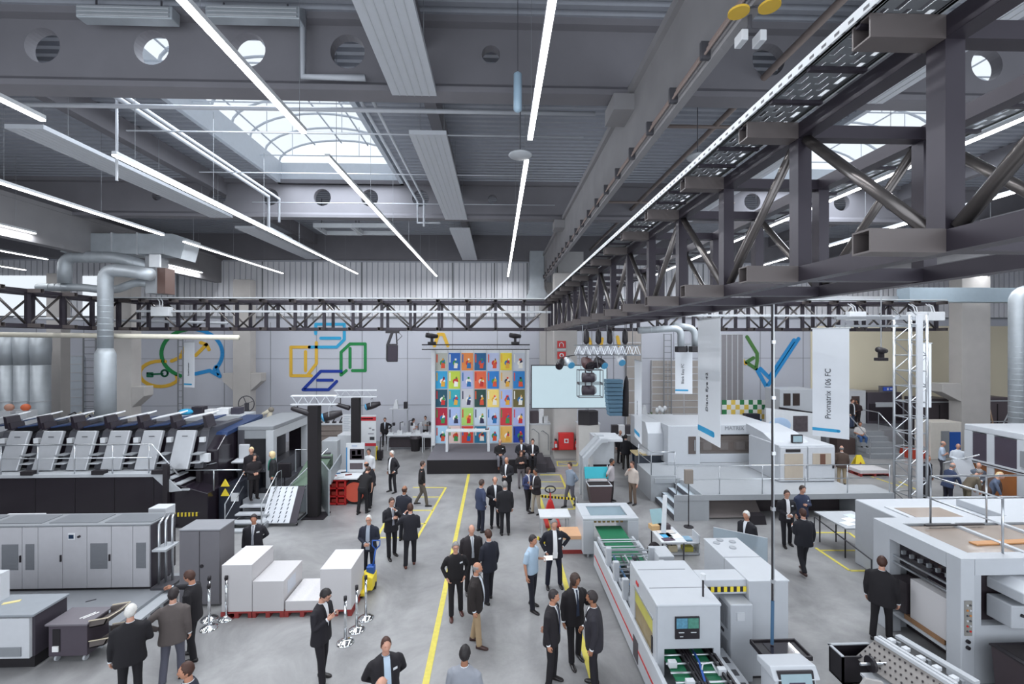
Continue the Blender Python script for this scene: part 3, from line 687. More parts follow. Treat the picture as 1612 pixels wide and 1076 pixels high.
# long girders
for k, x in enumerate((2.95, -18.6, 22.)):
    m = MB(); w_ = .14 if k == 0 else .45; m.box(x, x+w_, YF, YB, 10.5, 12.0); m.box(x-.1, x+w_+.06, YF, YB, 11.98, 12.15)
    struct(m.build('trim_%d' % (k+10), CONC))
m = MB()
m.box(2.5, 2.95, 9.7, 10.5, 11.6, 11.95); m.box(2.5, 2.95, 19.8, 20.6, 11.6, 11.95); struct(m.build('trim_13', CONC))
# columns
def column(name, x, y, w, d, z1, cor=()):
    m = MB(); m.box(x-w/2, x+w/2, y-d/2, y+d/2, 0, z1)
    for s, cz, ln in cor:
        a = x+s*w/2
        m.prism([(a, cz+.35), (a+s*ln, cz+.35), (a+s*ln, cz-.15), (a, cz-.75)], 'y', y-d/2+.02, y+d/2-.02)
    return struct(m.build(name, CONCL, bevel=.02))
column('column', D(195, 600, 24.9).x, 24.9, 1.3, .7, 10.5, ((1, 3.9, .65),))
column('column', D(385, 600, 29.2).x, 29.2, 1.05, .7, 10.5, ((-1, 4.3, .65), (1, 4.3, .65)))
column('column', 3.85, 25.9, 1.3, .7, 10.5)
column('column', D(1526, 600, 26.4).x, 26.4, 1.75, .8, 10.5, ((-1, 3.8, 1.2),))
column('column', 3.3, 30.0, 1.0, .6, 10.5)
column('column', D(92, 600, 27).x, 27, .8, .6, 10.5)
# doors and panels in the back wall
def wpanel(x0, x1, y0p, y1p, m_, name, grid=None, Y=30.4):
    a, b = D(x0, y0p, Y), D(x1, y1p, Y)
    q = struct(MB().box(a.x, b.x, Y, YB, b.z, a.z).build(name, m_))
    if grid:
        g = MB(); nx, nz = grid
        for i in range(nx+1): x = a.x+(b.x-a.x)*i/nx; g.box(x-.025, x+.025, Y-.02, Y, b.z, a.z)
        for i in range(nz+1): z = b.z+(a.z-b.z)*i/nz; g.box(a.x, b.x, Y-.02, Y, z-.03, z+.03)
        struct(g.build('door_rib', OFFW, q))
    return q
wpanel(1026, 1102, 567, 672, mat('roller_door', '#aaa29c', .6), 'door_1', (3, 10))
wpanel(1135, 1170, 526, 662, mat('grey_window', '#8f8c90', .4), 'window_5', (4, 1))
wpanel(986, 1010, 520, 690, mat('roller_door', '#aaa29c', .6), 'door_2', (1, 9))
wpanel(95, 130, 560, 690, mat('pale_door', '#c4ccd4', .5), 'door_3', (1, 10))
# painted wall murals
def stroke(m, pts, w, closed=False, Y=YB-.02):
    P = [D(px, py, Y) for px, py in pts]
    if closed: P.append(P[0])
    for a, b in zip(P, P[1:]):
        m.bar((a.x, Y, a.z), (b.x, Y, b.z), .02, w, up=(0, 0, 1)) if abs((b-a).normalized().z) < .98 else m.bar((a.x, Y, a.z), (b.x, Y, b.z), w, .02, up=(0, 1, 0))
    for a in P: m.cyl((a.x, Y-.014, a.z), (a.x, Y+.01, a.z), w/2, n=14)
    return m
MG_, MBL, MYE, MDB, MCY = [mat('mural_'+n, h, .7) for n, h in (('green', '#1f8446'), ('blue', '#2a8fcf'), ('yellow', '#dfb23c'), ('dark_blue', '#14389a'), ('cyan', '#2fa3d0'))]
def arcp(cx, cy, rx, ry, a0, a1, n=18): return [(cx+rx*math.cos(math.radians(a0+(a1-a0)*i/n)), cy-ry*math.sin(math.radians(a0+(a1-a0)*i/n))) for i in range(n+1)]
def mural(label, items):
    for m_, w, strokes in items:
        mb = MB()
        for st in strokes: stroke(mb, st, w)
        o = struct(mb.build('painted_mural', m_, wb)); o['label'] = label
mural('painted speech bubble, key and arrow in green, blue and yellow', [
    (MG_, .24, [arcp(302, 556, 48, 38, 100, 248)]),
    (MBL, .24, [arcp(302, 556, 48, 38, 80, -42)+[(340, 577), (346, 592), (330, 583), (308, 588)]]),
    (MYE, .22, [[(308, 559), (325, 542), (316, 539)], [(325, 542), (329, 550)], [(290, 548), (284, 562), (270, 568)], arcp(252, 588, 32, 20, 75, 330)+[(278, 592)]]),
    (mat('mural_dark_green', '#1b6a4c', .7), .12, [[(234, 589), (256, 588)], arcp(259, 587, 5, 5, 0, 360), [(232, 587), (240, 587), (240, 592), (232, 592), (232, 587)]])])
mural('painted outline of four folded panels in yellow, cyan, green and blue', [
    (MYE, .2, [[(490, 591), (458, 591), (458, 546), (487, 546)], [(498, 539), (498, 572), (485, 589)], [(481, 553), (481, 583)]]),
    (MCY, .2, [[(497, 525), (497, 510), (542, 510), (542, 534), (530, 546), (487, 546)], [(505, 532), (535, 532)]]),
    (MG_, .2, [[(555, 583), (575, 583), (575, 541), (551, 541), (537, 554), (537, 590), (545, 583)], [(551, 548), (551, 578)]]),
    (MDB, .2, [[(537, 584), (505, 584), (477, 613), (517, 613), (530, 600)], [(500, 598), (523, 598)]])])
mural('painted pair of shears in yellow, green and blue', [
    (MYE, .22, [[(1145, 530), (1150, 545), (1174, 572)], [(1146, 530), (1160, 532)]]),
    (mat('mural_olive', '#4b7a3c', .7), .24, [[(1176, 530), (1192, 556), (1192, 568), (1190, 580), (1175, 570), (1186, 563)]]),
    (MBL, .26, [[(1192, 582), (1207, 609), (1257, 533)], [(1197, 580), (1211, 594), (1250, 535)]])])
mural('painted yellow arch behind the poster wall', [(MYE, .22, [[(684, 544), (690, 526), (698, 526), (705, 544)]])])
mural('painted yellow strokes beside the stage lights', [(MYE, .22, [[(927, 533), (930, 541)], [(948, 533), (946, 544)], [(972, 530), (975, 544)]])])
# ------------------------------------------------------------------ overhead
ZT0, ZT1 = CH+.57, CH+1.92     # truss bottom / top chord undersides
def box_truss(label, axis, fixed, start, nb, stub_dirs, phase=0, bay=1.41, gap=1.22, brk_every=1):
    """twin-plane steel truss; axis 'y': planes at x = fixed, fixed+gap; axis 'x': planes at y = fixed, fixed+gap"""
    def P(u, w, z): return (w, u, z) if axis == 'y' else (u, w, z)
    mid = P(start+nb*bay/2, fixed+gap/2, ZT0)
    t = thing('steel_truss', label, 'truss', mid)
    c = .07; e0, e1 = start-.07, start+nb*bay+.07
    for w in (fixed, fixed+gap):
        for z in (ZT0+.07, ZT1+.07):
            MB().bar(P(e0, w, z), P(e1, w, z), .14, .14).build('chord', TRS, t)
        for k in range(nb+1):
            u = start+k*bay
            MB().bar(P(u, w, ZT0+.14), P(u, w, ZT1), .13, .13, up=(0, 1, 0)).build('post', TRS, t)
            if k < nb:
                za, zb = (ZT0+.16, ZT1-.02) if (k+phase) % 2 == 0 else (ZT1-.02, ZT0+.16)
                MB().path([P(u+.09, w, za), P(u+bay-.09, w, zb)], .045, 10).build('diagonal', DIAG, t, smooth=True)
    for k in range(nb+1):
        u = start+k*bay
        for z in (ZT0+.07, ZT1+.07):
            MB().bar(P(u, fixed+.07, z), P(u, fixed+gap-.07, z), .12, .12).build('crossbar', TRS, t)
            for s in stub_dirs:
                if s < 0: q = P(u, fixed-.07, z); r = P(u, fixed-.56, z)
                else: q = P(u, fixed+gap+.07, z); r = P(u, fixed+gap+.56, z)
                m = MB(); q, r = Vector(q), Vector(r); d = (r-q); h = .075
                # hollow square tube
                sd = Vector((0, 1, 0)) if axis == 'y' else Vector((1, 0, 0)); up = Vector((0, 0, 1))
                for o_, wd, hh in ((sd*(h-.006), .012, .15), (-sd*(h-.006), .012, .15), (up*(h-.006), .126, .012), (-up*(h-.006), .126, .012)):
                    m.bar(q+o_, r+o_, wd, hh)
                m.build('bracket', STUB, t)
    return t
RT = box_truss('big dark steel truss running down the hall from above the gallery, cable tray alongside', 'y', 2.9, 1.445, 15, (-1,), phase=1)
CTR = box_truss('dark steel truss crossing the hall behind, ahead of the speech bubble mural', 'x', 22.76, -18.42, 15, (-1,), phase=0)
LT = box_truss('dark steel truss over the printing press beside the silver ducts', 'y', -19.47, 8.4, 10, (1,), phase=1)
CT2 = box_truss('dark steel truss crossing behind the hanging product banners', 'x', 22.76, 4.3, 13, (-1,), phase=1)
# perforated cable trays on the brackets
TRAY = mat('perforated_tray', '#8f9397', .4, .6); TRAYW = mat('tray_rail_white', '#bfc2c5', .4)
def tray(label, x0, x1, z, ya, yb, detail):
    t = thing('cable_tray', label, 'cable tray', ((x0+x1)/2, (ya+yb)/2, z))
    for x, hm in ((x0, .085), (x1, .06)): 
        q = MB().box(x-.012, x+.012, ya, yb, z, z+hm).box(x-.03, x+.03, ya, yb, z, z+.012)
        q.mi(1); y = ya+.05
        while y < 12 and x == x0:
            q.box(x-.0135, x-.011, y, y+.045, z+.035, z+.055); q.box(x-.026, x-.016, y+.06, y+.09, z-.0015, z+.002); y += .125
        q.build('side_rail', [TRAYW, DG], t)
    m = MB(); n = 5; w = (x1-x0-.03)/(2*n+1); 
    for k in range(n+1): m.box(x0+.015+2*k*w, x0+.015+(2*k+1)*w, ya, yb if not detail else detail, z, z+.006)
    if detail:
        y = ya
        i = 0
        while y < detail:
            for k in range(n):
                o = .0 if k % 2 else .09
                m.box(x0+.015+(2*k+1)*w, x0+.015+(2*k+2)*w, y+o, y+o+.075, z, z+.006)
            y += .18
        m.box(x0, x1, detail, yb, z, z+.006)
    m.build('perforated_base', TRAY, t)
    y = ya+.4
    while y < yb: MB().box(x0, x1, y-.02, y+.02, z-.03, z-.0).build('tray_rung', TRS, t); y += 1.41/3
    return t
zt = ZT1+.147
tray('pale perforated cable tray riding on the brackets of the big steel truss', 2.34, 2.78, zt, .6, 22.6, 9.)
tray('pale cable tray on the far side of the big steel truss', 4.25, 4.7, zt, .6, 22.6, 7.)
t = thing('cable_tray', 'white cable tray along the top of the truss crossing behind', 'cable tray', (-8, 22.2, zt))
MB().box(-18.2, 2.3, 22.05, 22.07, zt, zt+.06).build('side_rail', TRAYW, t); MB().box(-18.2, 2.3, 22.05, 22.45, zt, zt+.01).build('perforated_base', TRAY, t)
t = thing('cable_tray', 'white cable tray along the truss behind the hanging banners', 'cable tray', (12, 22.2, zt))
MB().box(4.8, 22.5, 22.05, 22.07, zt, zt+.06).build('side_rail', TRAYW, t); MB().box(4.8, 22.5, 22.05, 22.45, zt, zt+.01).build('perforated_base', TRAY, t)
# white busbar runs with tap-off boxes in front of the cross trusses
def busbar(label, xa, xb, y, z, boxes):
    t = thing('busbar', label, 'power rail', ((xa+xb)/2, y, z))
    MB().box(xa, xb, y-.05, y+.05, z-.05, z+.05).build('rail', LG, t, bevel=.01)
    for bx_ in boxes:
        b = MB().box(bx_-.42, bx_+.42, y-.2, y+.1, z-.24, z+.2).build('tap_box', WHITE, t, bevel=.02)
        MB().tube([(bx_-.1, y-.05, z+.2), (bx_-.14, y, z+.45), (bx_-.3, y+.1, z+.6)], .025).tube([(bx_+.02, y-.05, z+.2), (bx_, y, z+.45), (bx_-.15, y+.1, z+.6)], .025).build('hose', OFFW, b)
    return t
busbar('white power rail with one tap-off box on the truss ahead of the mural', -17, 2.6, 22.0, CH+1.45, (-15.8,))
busbar('white power rail with three tap-off boxes on the truss behind the banners', 5, 22.3, 22.0, CH+1.3, (D(1346, 490, 22).x, D(1442, 490, 22).x, D(1469, 490, 22).x))
# linear lights
def led(label, x, z, ya, yb, group=None):
    t = thing('linear_light', label, 'light', (x, (ya+yb)/2, z))
    MB().box(x-.055, x+.055, ya, yb, z+.035, z+.11).build('housing', WHITE, t)
    d = MB(); y = ya
    while y < yb-.05:
        y2 = min(y+1.48, yb); d.box(x-.05, x+.05, y, y2, z, z+.035); y = y2+.03
    d.build('diffuser', LEDM, t)
    y = ya+.6
    while y < yb: MB().cyl((x, y, z+.11), (x, y, ZD), .006, n=5).build('hanger', MG, t); y += 3.
    return t
ZL = CH+4.2
ROWS = []
for lab, x, segs in (('over the centre aisle', .68, ((2.5, 9.46), (10.55, 29.3))), ('under the big skylight', -3.9, ((2.5, 9.3), (10.55, 29.3))),
                     ('left of the big skylight', -8.65, ((4, 8.95), (10.55, 28.4))), ('above the printing press', -13.2, ((6, 18.4), (19.6, 28.4))),
                     ('past the printing press', -18.0, ((11, 18.3), (24.4, 28.3))), ('near the far window wall', -23., ((14, 24.),)), ('furthest to the window side', -27.7, ((16, 27.6),)),
                     ('behind the big truss', 9.95, ((6, 9.6), (10.6, 29.))), ('over the hanging banners', 14.6, ((8, 19.6), (20.8, 28.5))), ('at the cream wall side', 19.3, ((10.6, 19.4), (20.8, 28.))), ('next to the white press', 24., ((12, 27.),)), ('furthest to the cream wall side', 28.6, ((14, 27.5),))):
    for i, (a, b) in enumerate(segs):
        q = 'glowing white strip light %s' % lab
        if len(segs) > 1: q = ('near ' if i == 0 else 'far ')+q
        led(q, x, ZL, a, b); ROWS.append((x, a, b))
# radiant ceiling panels
def rpanel(label, x0, x1, ya, yb):
    t = thing('heating_panel', label, 'ceiling heater', ((x0+x1)/2, (ya+yb)/2, ZB-.05))
    MB().box(x0, x1, ya, yb, ZB-.05, ZB+.06).build('plate', PANELC, t)
    m = MB()
    for k in range(1, 6): x = x0+(x1-x0)*k/6; m.box(x-.012, x+.012, ya, yb, ZB-.058, ZB-.05)
    m.build('pipe_groove', LG, t)
    for f in (.1, .5, .9):
        for x in (x0+.15, x1-.15): MB().cyl((x, ya+(yb-ya)*f, ZB+.06), (x, ya+(yb-ya)*f, ZD), .008, n=5).build('hanger', MG, t)
for i, (a, b, w) in enumerate(((1.5, 9.95, 'nearest'), (11.8, 20., 'middle'), (21.8, 29.8, 'farthest'))):
    rpanel('flat ribbed white heating panel beside the centre aisle lights, %s length' % w, -2.28, -1.32, a, b)
    rpanel('flat ribbed white heating panel left of the skylight, %s length' % w, -12.35, -11.4, a, b)
    rpanel('flat ribbed white heating panel right of the big truss, %s length' % w, 7.7, 8.65, a, b)
# pipes under the deck
def pipes(label, lines, r, m_, cat='pipe', name='pipe'):
    m = MB()
    for l in lines: m.tube(l, r, 8)
    return tag(m.build(name, m_, smooth=True), label, cat)
PIPE = mat('pipe_white', '#b9bcc2', .45); PBR = mat('pipe_brown', '#7d716c', .5)
ze = CH+5.6
pipes('white sprinkler pipe crossing just behind the near concrete beam', [[(-11.4, 11.1, ze), (2.4, 11.1, ze)]], .055, PIPE)
pipes('thin white pipe crossing under the skylight', [[(-10, 12.6, ze+.1), (2.4, 12.6, ze+.1)]], .022, PIPE)
pipes('thin white pipe crossing behind the skylight middle', [[(-10, 15.6, ze+.1), (2.4, 15.6, ze+.1)]], .022, PIPE)
pipes('thin white pipe crossing near the far concrete beam', [[(-10, 18.9, ze+.1), (2.4, 18.9, ze+.1)]], .022, PIPE)
pipes('white pipe pair running along the left side of the skylight', [[(-9.1, 11, CH+5.85), (-9.2, 18.6, CH+5.85), (-9.2, 18.6, CH+4.6), (-9.2, 20.6, CH+4.6)]], .06, PIPE)
pipes('second white pipe along the left side of the skylight', [[(-8.86, 11, CH+5.85), (-8.92, 18.9, CH+5.85), (-8.92, 18.9, CH+4.9)]], .05, PIPE)
pipes('white pipe along the right side of the skylight', [[(-3.35, 11, CH+5.9), (-3.35, 19.2, CH+5.9), (-3.35, 19.2, CH+5.), (-2.4, 19.2, CH+5.)]], .045, PIPE)
pipes('parallel white pipe right of the skylight', [[(-3.05, 11, CH+5.9), (-3.05, 19.0, CH+5.9), (-3.05, 19.0, CH+4.8)]], .045, PIPE)
pipes('white drop pipe hanging below the near concrete beam', [[(-9.2, 11.3, ZD), (-9.2, 11.3, CH+3.9)]], .03, PIPE)
pipes('bent white pipe on the face of the near concrete beam', [[(-4.1, 9.75, ZD), (-4.1, 9.75, ZB+.2), (-2.8, 9.75, ZB+.2)]], .07, PIPE)
pipes('brown sprinkler pipe between concrete girder and big truss', [[(5.95, 1, CH+5.9), (5.95, 29, CH+5.9)]], .075, PBR)
pipes('brown branch pipe crossing right of the concrete girder', [[(3.5, 12.2, CH+5.85), (10, 12.2, CH+5.85)]], .05, PBR)
pipes('brown branch pipe crossing near the far girder end', [[(3.5, 18.9, CH+5.85), (10, 18.9, CH+5.85)]], .05, PBR)
pipes('white pipe crossing under the nearest ceiling bay', [[(-5, 7.6, CH+6.5), (2.8, 7.6, CH+6.3)]], .035, PIPE)
pipes('cream pipe crossing below the left truss', [[(-22, 20.4, CH+.33), (-11.6, 20.8, CH+.2)]], .11, mat('cream_pipe', '#d8d2c2', .5))
pipes('white pipe behind the left truss', [[(-24, 23.4, CH+1.2), (-13.6, 23.4, CH+.95)]], .07, PIPE)
# cables and clips along the girder
t = thing('cable_run', 'bundle of red and grey cables clipped along the lower edge of the concrete girder', 'cables', (2.9, 12, 10.55))
for i in range(3):
    MB().tube([(2.93-.03*i, .5, 10.72-.07*i), (2.93-.03*i, 29, 10.72-.07*i)], .018, 6).build('cable', cm('#8a7a74'), t, smooth=True)
for i in range(24): MB().box(2.82, 2.96, 1.6+i*1.15, 1.66+i*1.15, 10.52, 10.76).build('clip', DG, t)
# twin camera and discs under the girder near the upper edge
x, y = 3.02, 5.35
t = thing('surveillance_camera', 'cream twin camera hanging under the concrete girder beside the yellow discs', 'camera', (x, y, 10.3))
MB().cyl((x, y, 10.5), (x, y, 10.3), .025).build('stem', DG, t); MB().box(x-.12, x+.12, y-.03, y+.03, 10.28, 10.33).build('arm', DG, t)
for s in (-1, 1): MB().box(x+s*.11-.04, x+s*.11+.04, y-.1, y+.08, 10.15, 10.28).build('camera_head', OFFW, t, bevel=.01)
for lab, x, y in (('yellow round disc left of the girder edge by the twin camera', 2.76, 5.12), ('yellow round disc under the girder, right at the picture top', 3.06, 5.02)):
    t = thing('warning_disc', lab, 'sign', (x, y, 10.36))
    MB().cyl((x, y, 10.36), (x, y, 10.385), .115, n=24).build('disc', mat('disc_yellow', '#cfa93a', .5), t); MB().bar((x, y, 10.39), (2.99, 5.2, 10.5), .02).build('arm', DG, t)
# hanging tube of clear plastic and round sensor plate in the aisle light row
p = D(815, 145, 9.2)
t = thing('hanging_tube', 'pale blue translucent tube hanging on a cord beside the aisle light', 'ornament', p)
MB().path([p+Vector((0, 0, -.4)), p+Vector((0, 0, -.36)), p+Vector((0, 0, .36)), p+Vector((0, 0, .4))], [.04, .085, .085, .04], 12).build('tube', mat('pale_blue_plastic', '#a9c3d6', .3), t, smooth=True)
MB().cyl(p+Vector((0, 0, .4)), (p.x, p.y, ZD), .008, n=5).build('cord', DG, t)
for lab, px, py, Y in (('small grey round fitting between the aisle light lengths', 819, 244, 10.3), ('round grey fitting right of the concrete girder', 1098, 247, 11.)):
    p = D(px, py, Y); t = thing('ceiling_fitting', lab, 'fitting', p)
    MB().lathe([(.01, .03), (.24, .03), (.27, 0), (.24, -.03), (.01, -.05)], p, 24).build('disc', LG, t, smooth=True); MB().cyl(p+Vector((0, 0, .03)), (p.x, p.y, ZB if Y < 10.4 else ZD), .012, n=6).build('stem', DG, t)
# louvres in the nearest bay
for lab, px in (('silver louvred duct under the near ceiling, beside the first strip light', 395), ('second silver louvred duct at the upper edge', 190)):
    a = D(px-75, 14, 9.4); t = thing('louvre_duct', lab, 'air duct', (a.x+.95, 9.2, a.z))
    MB().box(a.x, a.x+1.9, 9.45, 9.7, a.z-.12, a.z+.14).build('casing', GALV, t, bevel=.02)
    for k in range(3): MB().bar((a.x+.05, 9.43, a.z-.08+.08*k), (a.x+1.85, 9.43, a.z-.08+.08*k), .02, .05, up=(0, .5, 1)).build('louvre', LG, t)
    for dx in (.3, 1.6): MB().cyl((a.x+dx, 9.58, a.z+.1), (a.x+dx, 9.58, ZD), .02, n=6).build('hanger', DG, t)
# dark lintel fittings behind the far beam (rectangular roof frames)
for i, px in enumerate((530, 590)):
    a = D(px, 357, 22.); t = thing('roof_hatch', ('open' if i else 'second open')+' rectangular roof hatch frame behind the far beam, nearer the '+('aisle' if i else 'window side'), 'hatch', (a.x, 22.5, a.z))
    m = MB(); m.box(a.x-1.0, a.x+.8, 21.7, 21.8, a.z-.1, a.z+.1); m.box(a.x-1.0, a.x+.8, 23.2, 23.3, a.z-.1, a.z+.1); m.box(a.x-1.0, a.x-.9, 21.8, 23.2, a.z-.1, a.z+.1); m.box(a.x+.7, a.x+.8, 21.8, 23.2, a.z-.1, a.z+.1)
    m.build('frame', LG, t); MB().cyl((a.x-.9, 22.5, a.z), (a.x-.9, 22.5, ZD), .02, n=6).cyl((a.x+.75, 22.5, a.z), (a.x+.75, 22.5, ZD), .02, n=6).build('hanger', DG, t)
# silver ducts, left
t = thing('air_duct', 'large silver rectangular air duct with a tapered end above the left truss', 'air duct', (-17, 21, 11))
a, b = D(152, 388, 21.4), D(270, 388, 21.4)
m = MB(); m.box(a.x, b.x, 20.9, 21.9, a.z-.42, a.z+.5); m.build('duct_body', GALV, t, bevel=.02)
MB().prism([(a.x, a.z-.42), (a.x-1.1, a.z-.36), (a.x-1.0, a.z+.05), (a.x-.8, a.z+.62), (a.x, a.z+.5)], 'y', 20.85, 21.95).build('end_taper', GALV, t)
MB().prism([(b.x, a.z-.42), (b.x+.75, a.z-.62), (b.x+1.0, a.z+.3), (b.x+.4, a.z+.5), (b.x, a.z+.5)], 'y', 20.9, 21.9).build('angled_outlet', GALV, t)
for f in (.33, .66): x = a.x+(b.x-a.x)*f; MB().box(x-.03, x+.03, 20.86, 21.94, a.z-.46, a.z+.54).build('flange', LG, t)
def ductpipe(label, pts, r, flare=None):
    t = thing('spiral_duct', label, 'air duct', pts[len(pts)//2])
    P = [Vector(p) for p in pts]; Q = [P[0]]
    for i in range(1, len(P)-1):
        a, b, c = P[i-1], P[i], P[i+1]; k = min(.5, (b-a).length*.45, (c-b).length*.45)
        p, q = b+(a-b).normalized()*k, b+(c-b).normalized()*k
        for j in range(7): u = j/6; Q.append(p*(1-u)**2+b*2*u*(1-u)+q*u*u)
    Q.append(P[-1]); MB().tube(Q, r, 16).build('pipe', GALV, t, smooth=True)
    rg = MB()
    for i in range(len(P)-1):
        d = P[i+1]-P[i]; n = int(d.length/.25)
        for j in range(2, n-1): c = P[i]+d*(j/n); rg.cyl(c-d.normalized()*.012, c+d.normalized()*.012, r+.006, n=16)
    rg.build('seam_ring', GALV, t)
    if flare:
        MB().lathe([(r, 0), (r+.1, -.25), (r+.1, -3.9)], P[-1], 16).build('wide_lower_pipe', GALV, t, smooth=True)
    return t
p = lambda px, py, Y: D(px, py, Y)
ductpipe('spiral silver duct dropping behind the printing press from an elbow', [p(238, 432, 20.1), p(205, 427, 20.1), p(166, 424, 20.1), p(166, 548, 20.1)], .27, True)
ductpipe('silver duct loop in front of the rectangular duct, topmost pipe', [p(236, 421, 20.8), p(185, 405, 20.8), p(102, 404, 20.8), p(102, 446, 20.8)], .25)
ductpipe('silver pipe rising to the collector box, lowest of the three', [p(60, 452, 20.9), p(130, 452, 20.9), p(178, 458, 20.9), p(214, 444, 20.9), p(238, 446, 20.9)], .17)
t = thing('collector_box', 'grey duct collector box with a dark panel where the three pipes join', 'air duct', p(247, 430, 21))
a, b = p(234, 404, 20.7), p(250, 462, 20.7); MB().box(a.x, b.x, 20.5, 21.3, b.z, a.z).build('box', MG, t); MB().box(b.x, b.x+.35, 20.6, 21.2, b.z, a.z-.5).build('dark_panel', cm('#5b4640'), t); MB().box(b.x-.2, b.x+.25, 20.4, 20.5, a.z-.5, a.z+.05).build('white_tag', WHITE, t)
# vertical ducts near the middle column
a, b = p(834, 385, 28.6), p(856, 455, 28.6)
t = thing('vertical_duct', 'tall grey sheet metal duct dropping beside the middle column', 'air duct', (a.x+.4, 28.7, 9.5))
MB().box(a.x, b.x, 28.4, 29.0, b.z, ZB+.3).build('duct', GALV, t); MB().prism([(a.x, b.z), (b.x, b.z), (b.x+.5, b.z-.7), (a.x-.3, b.z-.7)], 'y', 28.4, 29.).build('hood', GALV, t)
a, b = p(878, 395, 27.2), p(918, 455, 27.2)
t = thing('vertical_duct', 'wide banded grey duct right of the middle column', 'air duct', (a.x+.7, 27.4, 9.5))
MB().box(a.x, b.x, 27.1, 27.7, 7.3, ZB).build('duct', mat('duct_pale', '#b3b2b2', .5), t)
for z in (8, 8.6, 9.2, 9.8, 10.4): MB().box(a.x-.02, b.x+.02, 27.07, 27.73, z-.03, z+.03).build('band', MG, t)
# power pole hung from the truss, in front of the white cabinet
q = D(1216, 1008, 8.05)
t = thing('service_pole', 'slim vertical black and silver service pole ending in a blue hose', 'pole', q)
MB().box(q.x-.026, q.x-.004, 8.015, 8.045, 1.95, 7.35).build('dark_conduit', BLK, t); MB().cyl((q.x+.012, 8.03, 1.95), (q.x+.012, 8.03, 7.35), .012, n=10).build('silver_conduit', STEEL, t)
for z in (2.3, 3.6, 4.6, 5.6, 6.6): MB().box(q.x-.032, q.x+.03, 8.0, 8.06, z-.03, z+.03).build('clamp', STEEL, t)
MB().cyl((q.x-.01, 8.03, 1.95), (q.x-.02, 8.03, 1.17), .028, n=10).build('hose', mat('hose_blue', '#40607d', .5), t)
MB().bar((q.x, 8.03, 7.35), (4.12, 8.03, 7.26), .05).build('arm', STEEL, t)
# ------------------------------------------------------------------ offset press
PRBLK = mat('press_black_gloss', '#211b23', .22, coat=.3); PRSIL = mat('press_silver', '#b9bbbf', .35, .35); PRGR = mat('press_graphite', '#46464c', .4); PRBLU = mat('press_blue', '#24375c', .35)
P0 = Vector((-14.5, 17.5, 0))
t = thing('printing_press', 'long black and silver printing press with a row of slanted silver units and catwalk', 'printing press', P0)
YFp, ZC = 16.0, 1.97
xr = -11.2
MB().box(-22, xr-.6, YFp, 20.0, 0, ZC-.12).build('base_cabinet', PRBLK, t, bevel=.02)
m = MB(); 
for k in range(8): m.box(-21.6+1.35*k, -21.58+1.35*k, YFp-.012, YFp, .1, ZC-.15)
m.build('panel_joint', RUB, t)
MB().box(-22, xr-.55, YFp-.06, 17.4, ZC-.12, ZC).build('catwalk', LG, t, bevel=.01)
for x in (-16.4, -14.0, -11.95): MB().box(x-.2, x+.2, YFp-.1, YFp+.12, ZC-.02, ZC+.12).build('catwalk_foot', BLK, t)
# sloping right end, dark delivery base
MB().prism([(xr-.6, 0), (xr-.6, ZC-.1), (xr-.1, ZC-.45), (xr+.9, ZC-.75), (xr+.9, 0)], 'y', YFp+.05, 20).build('delivery_base', PRBLK, t, bevel=.02)
MB().prism([(xr+.95, 0), (xr+.95, 1.25), (xr+1.72, 1.45), (xr+1.72, 0)], 'y', 16.6, 20).build('delivery_base', PRGR if False else mat('press_navy', '#2a2d38', .3, coat=.2), t, bevel=.02)
for k in range(3): MB().box(xr-.55+.28*k, xr-.27+.28*k, YFp-.02, YFp+.8, ZC-.22-.2*k, ZC-.17-.2*k).build('step', LG, t)
MB().slab([(xr-1.05, YFp-.05, ZC), (xr-.6, YFp-.05, ZC), (xr+.05, YFp-.05, ZC-.62), (xr-.35, YFp-.05, ZC-.66)], .05).build('step_cheek', LG, t)
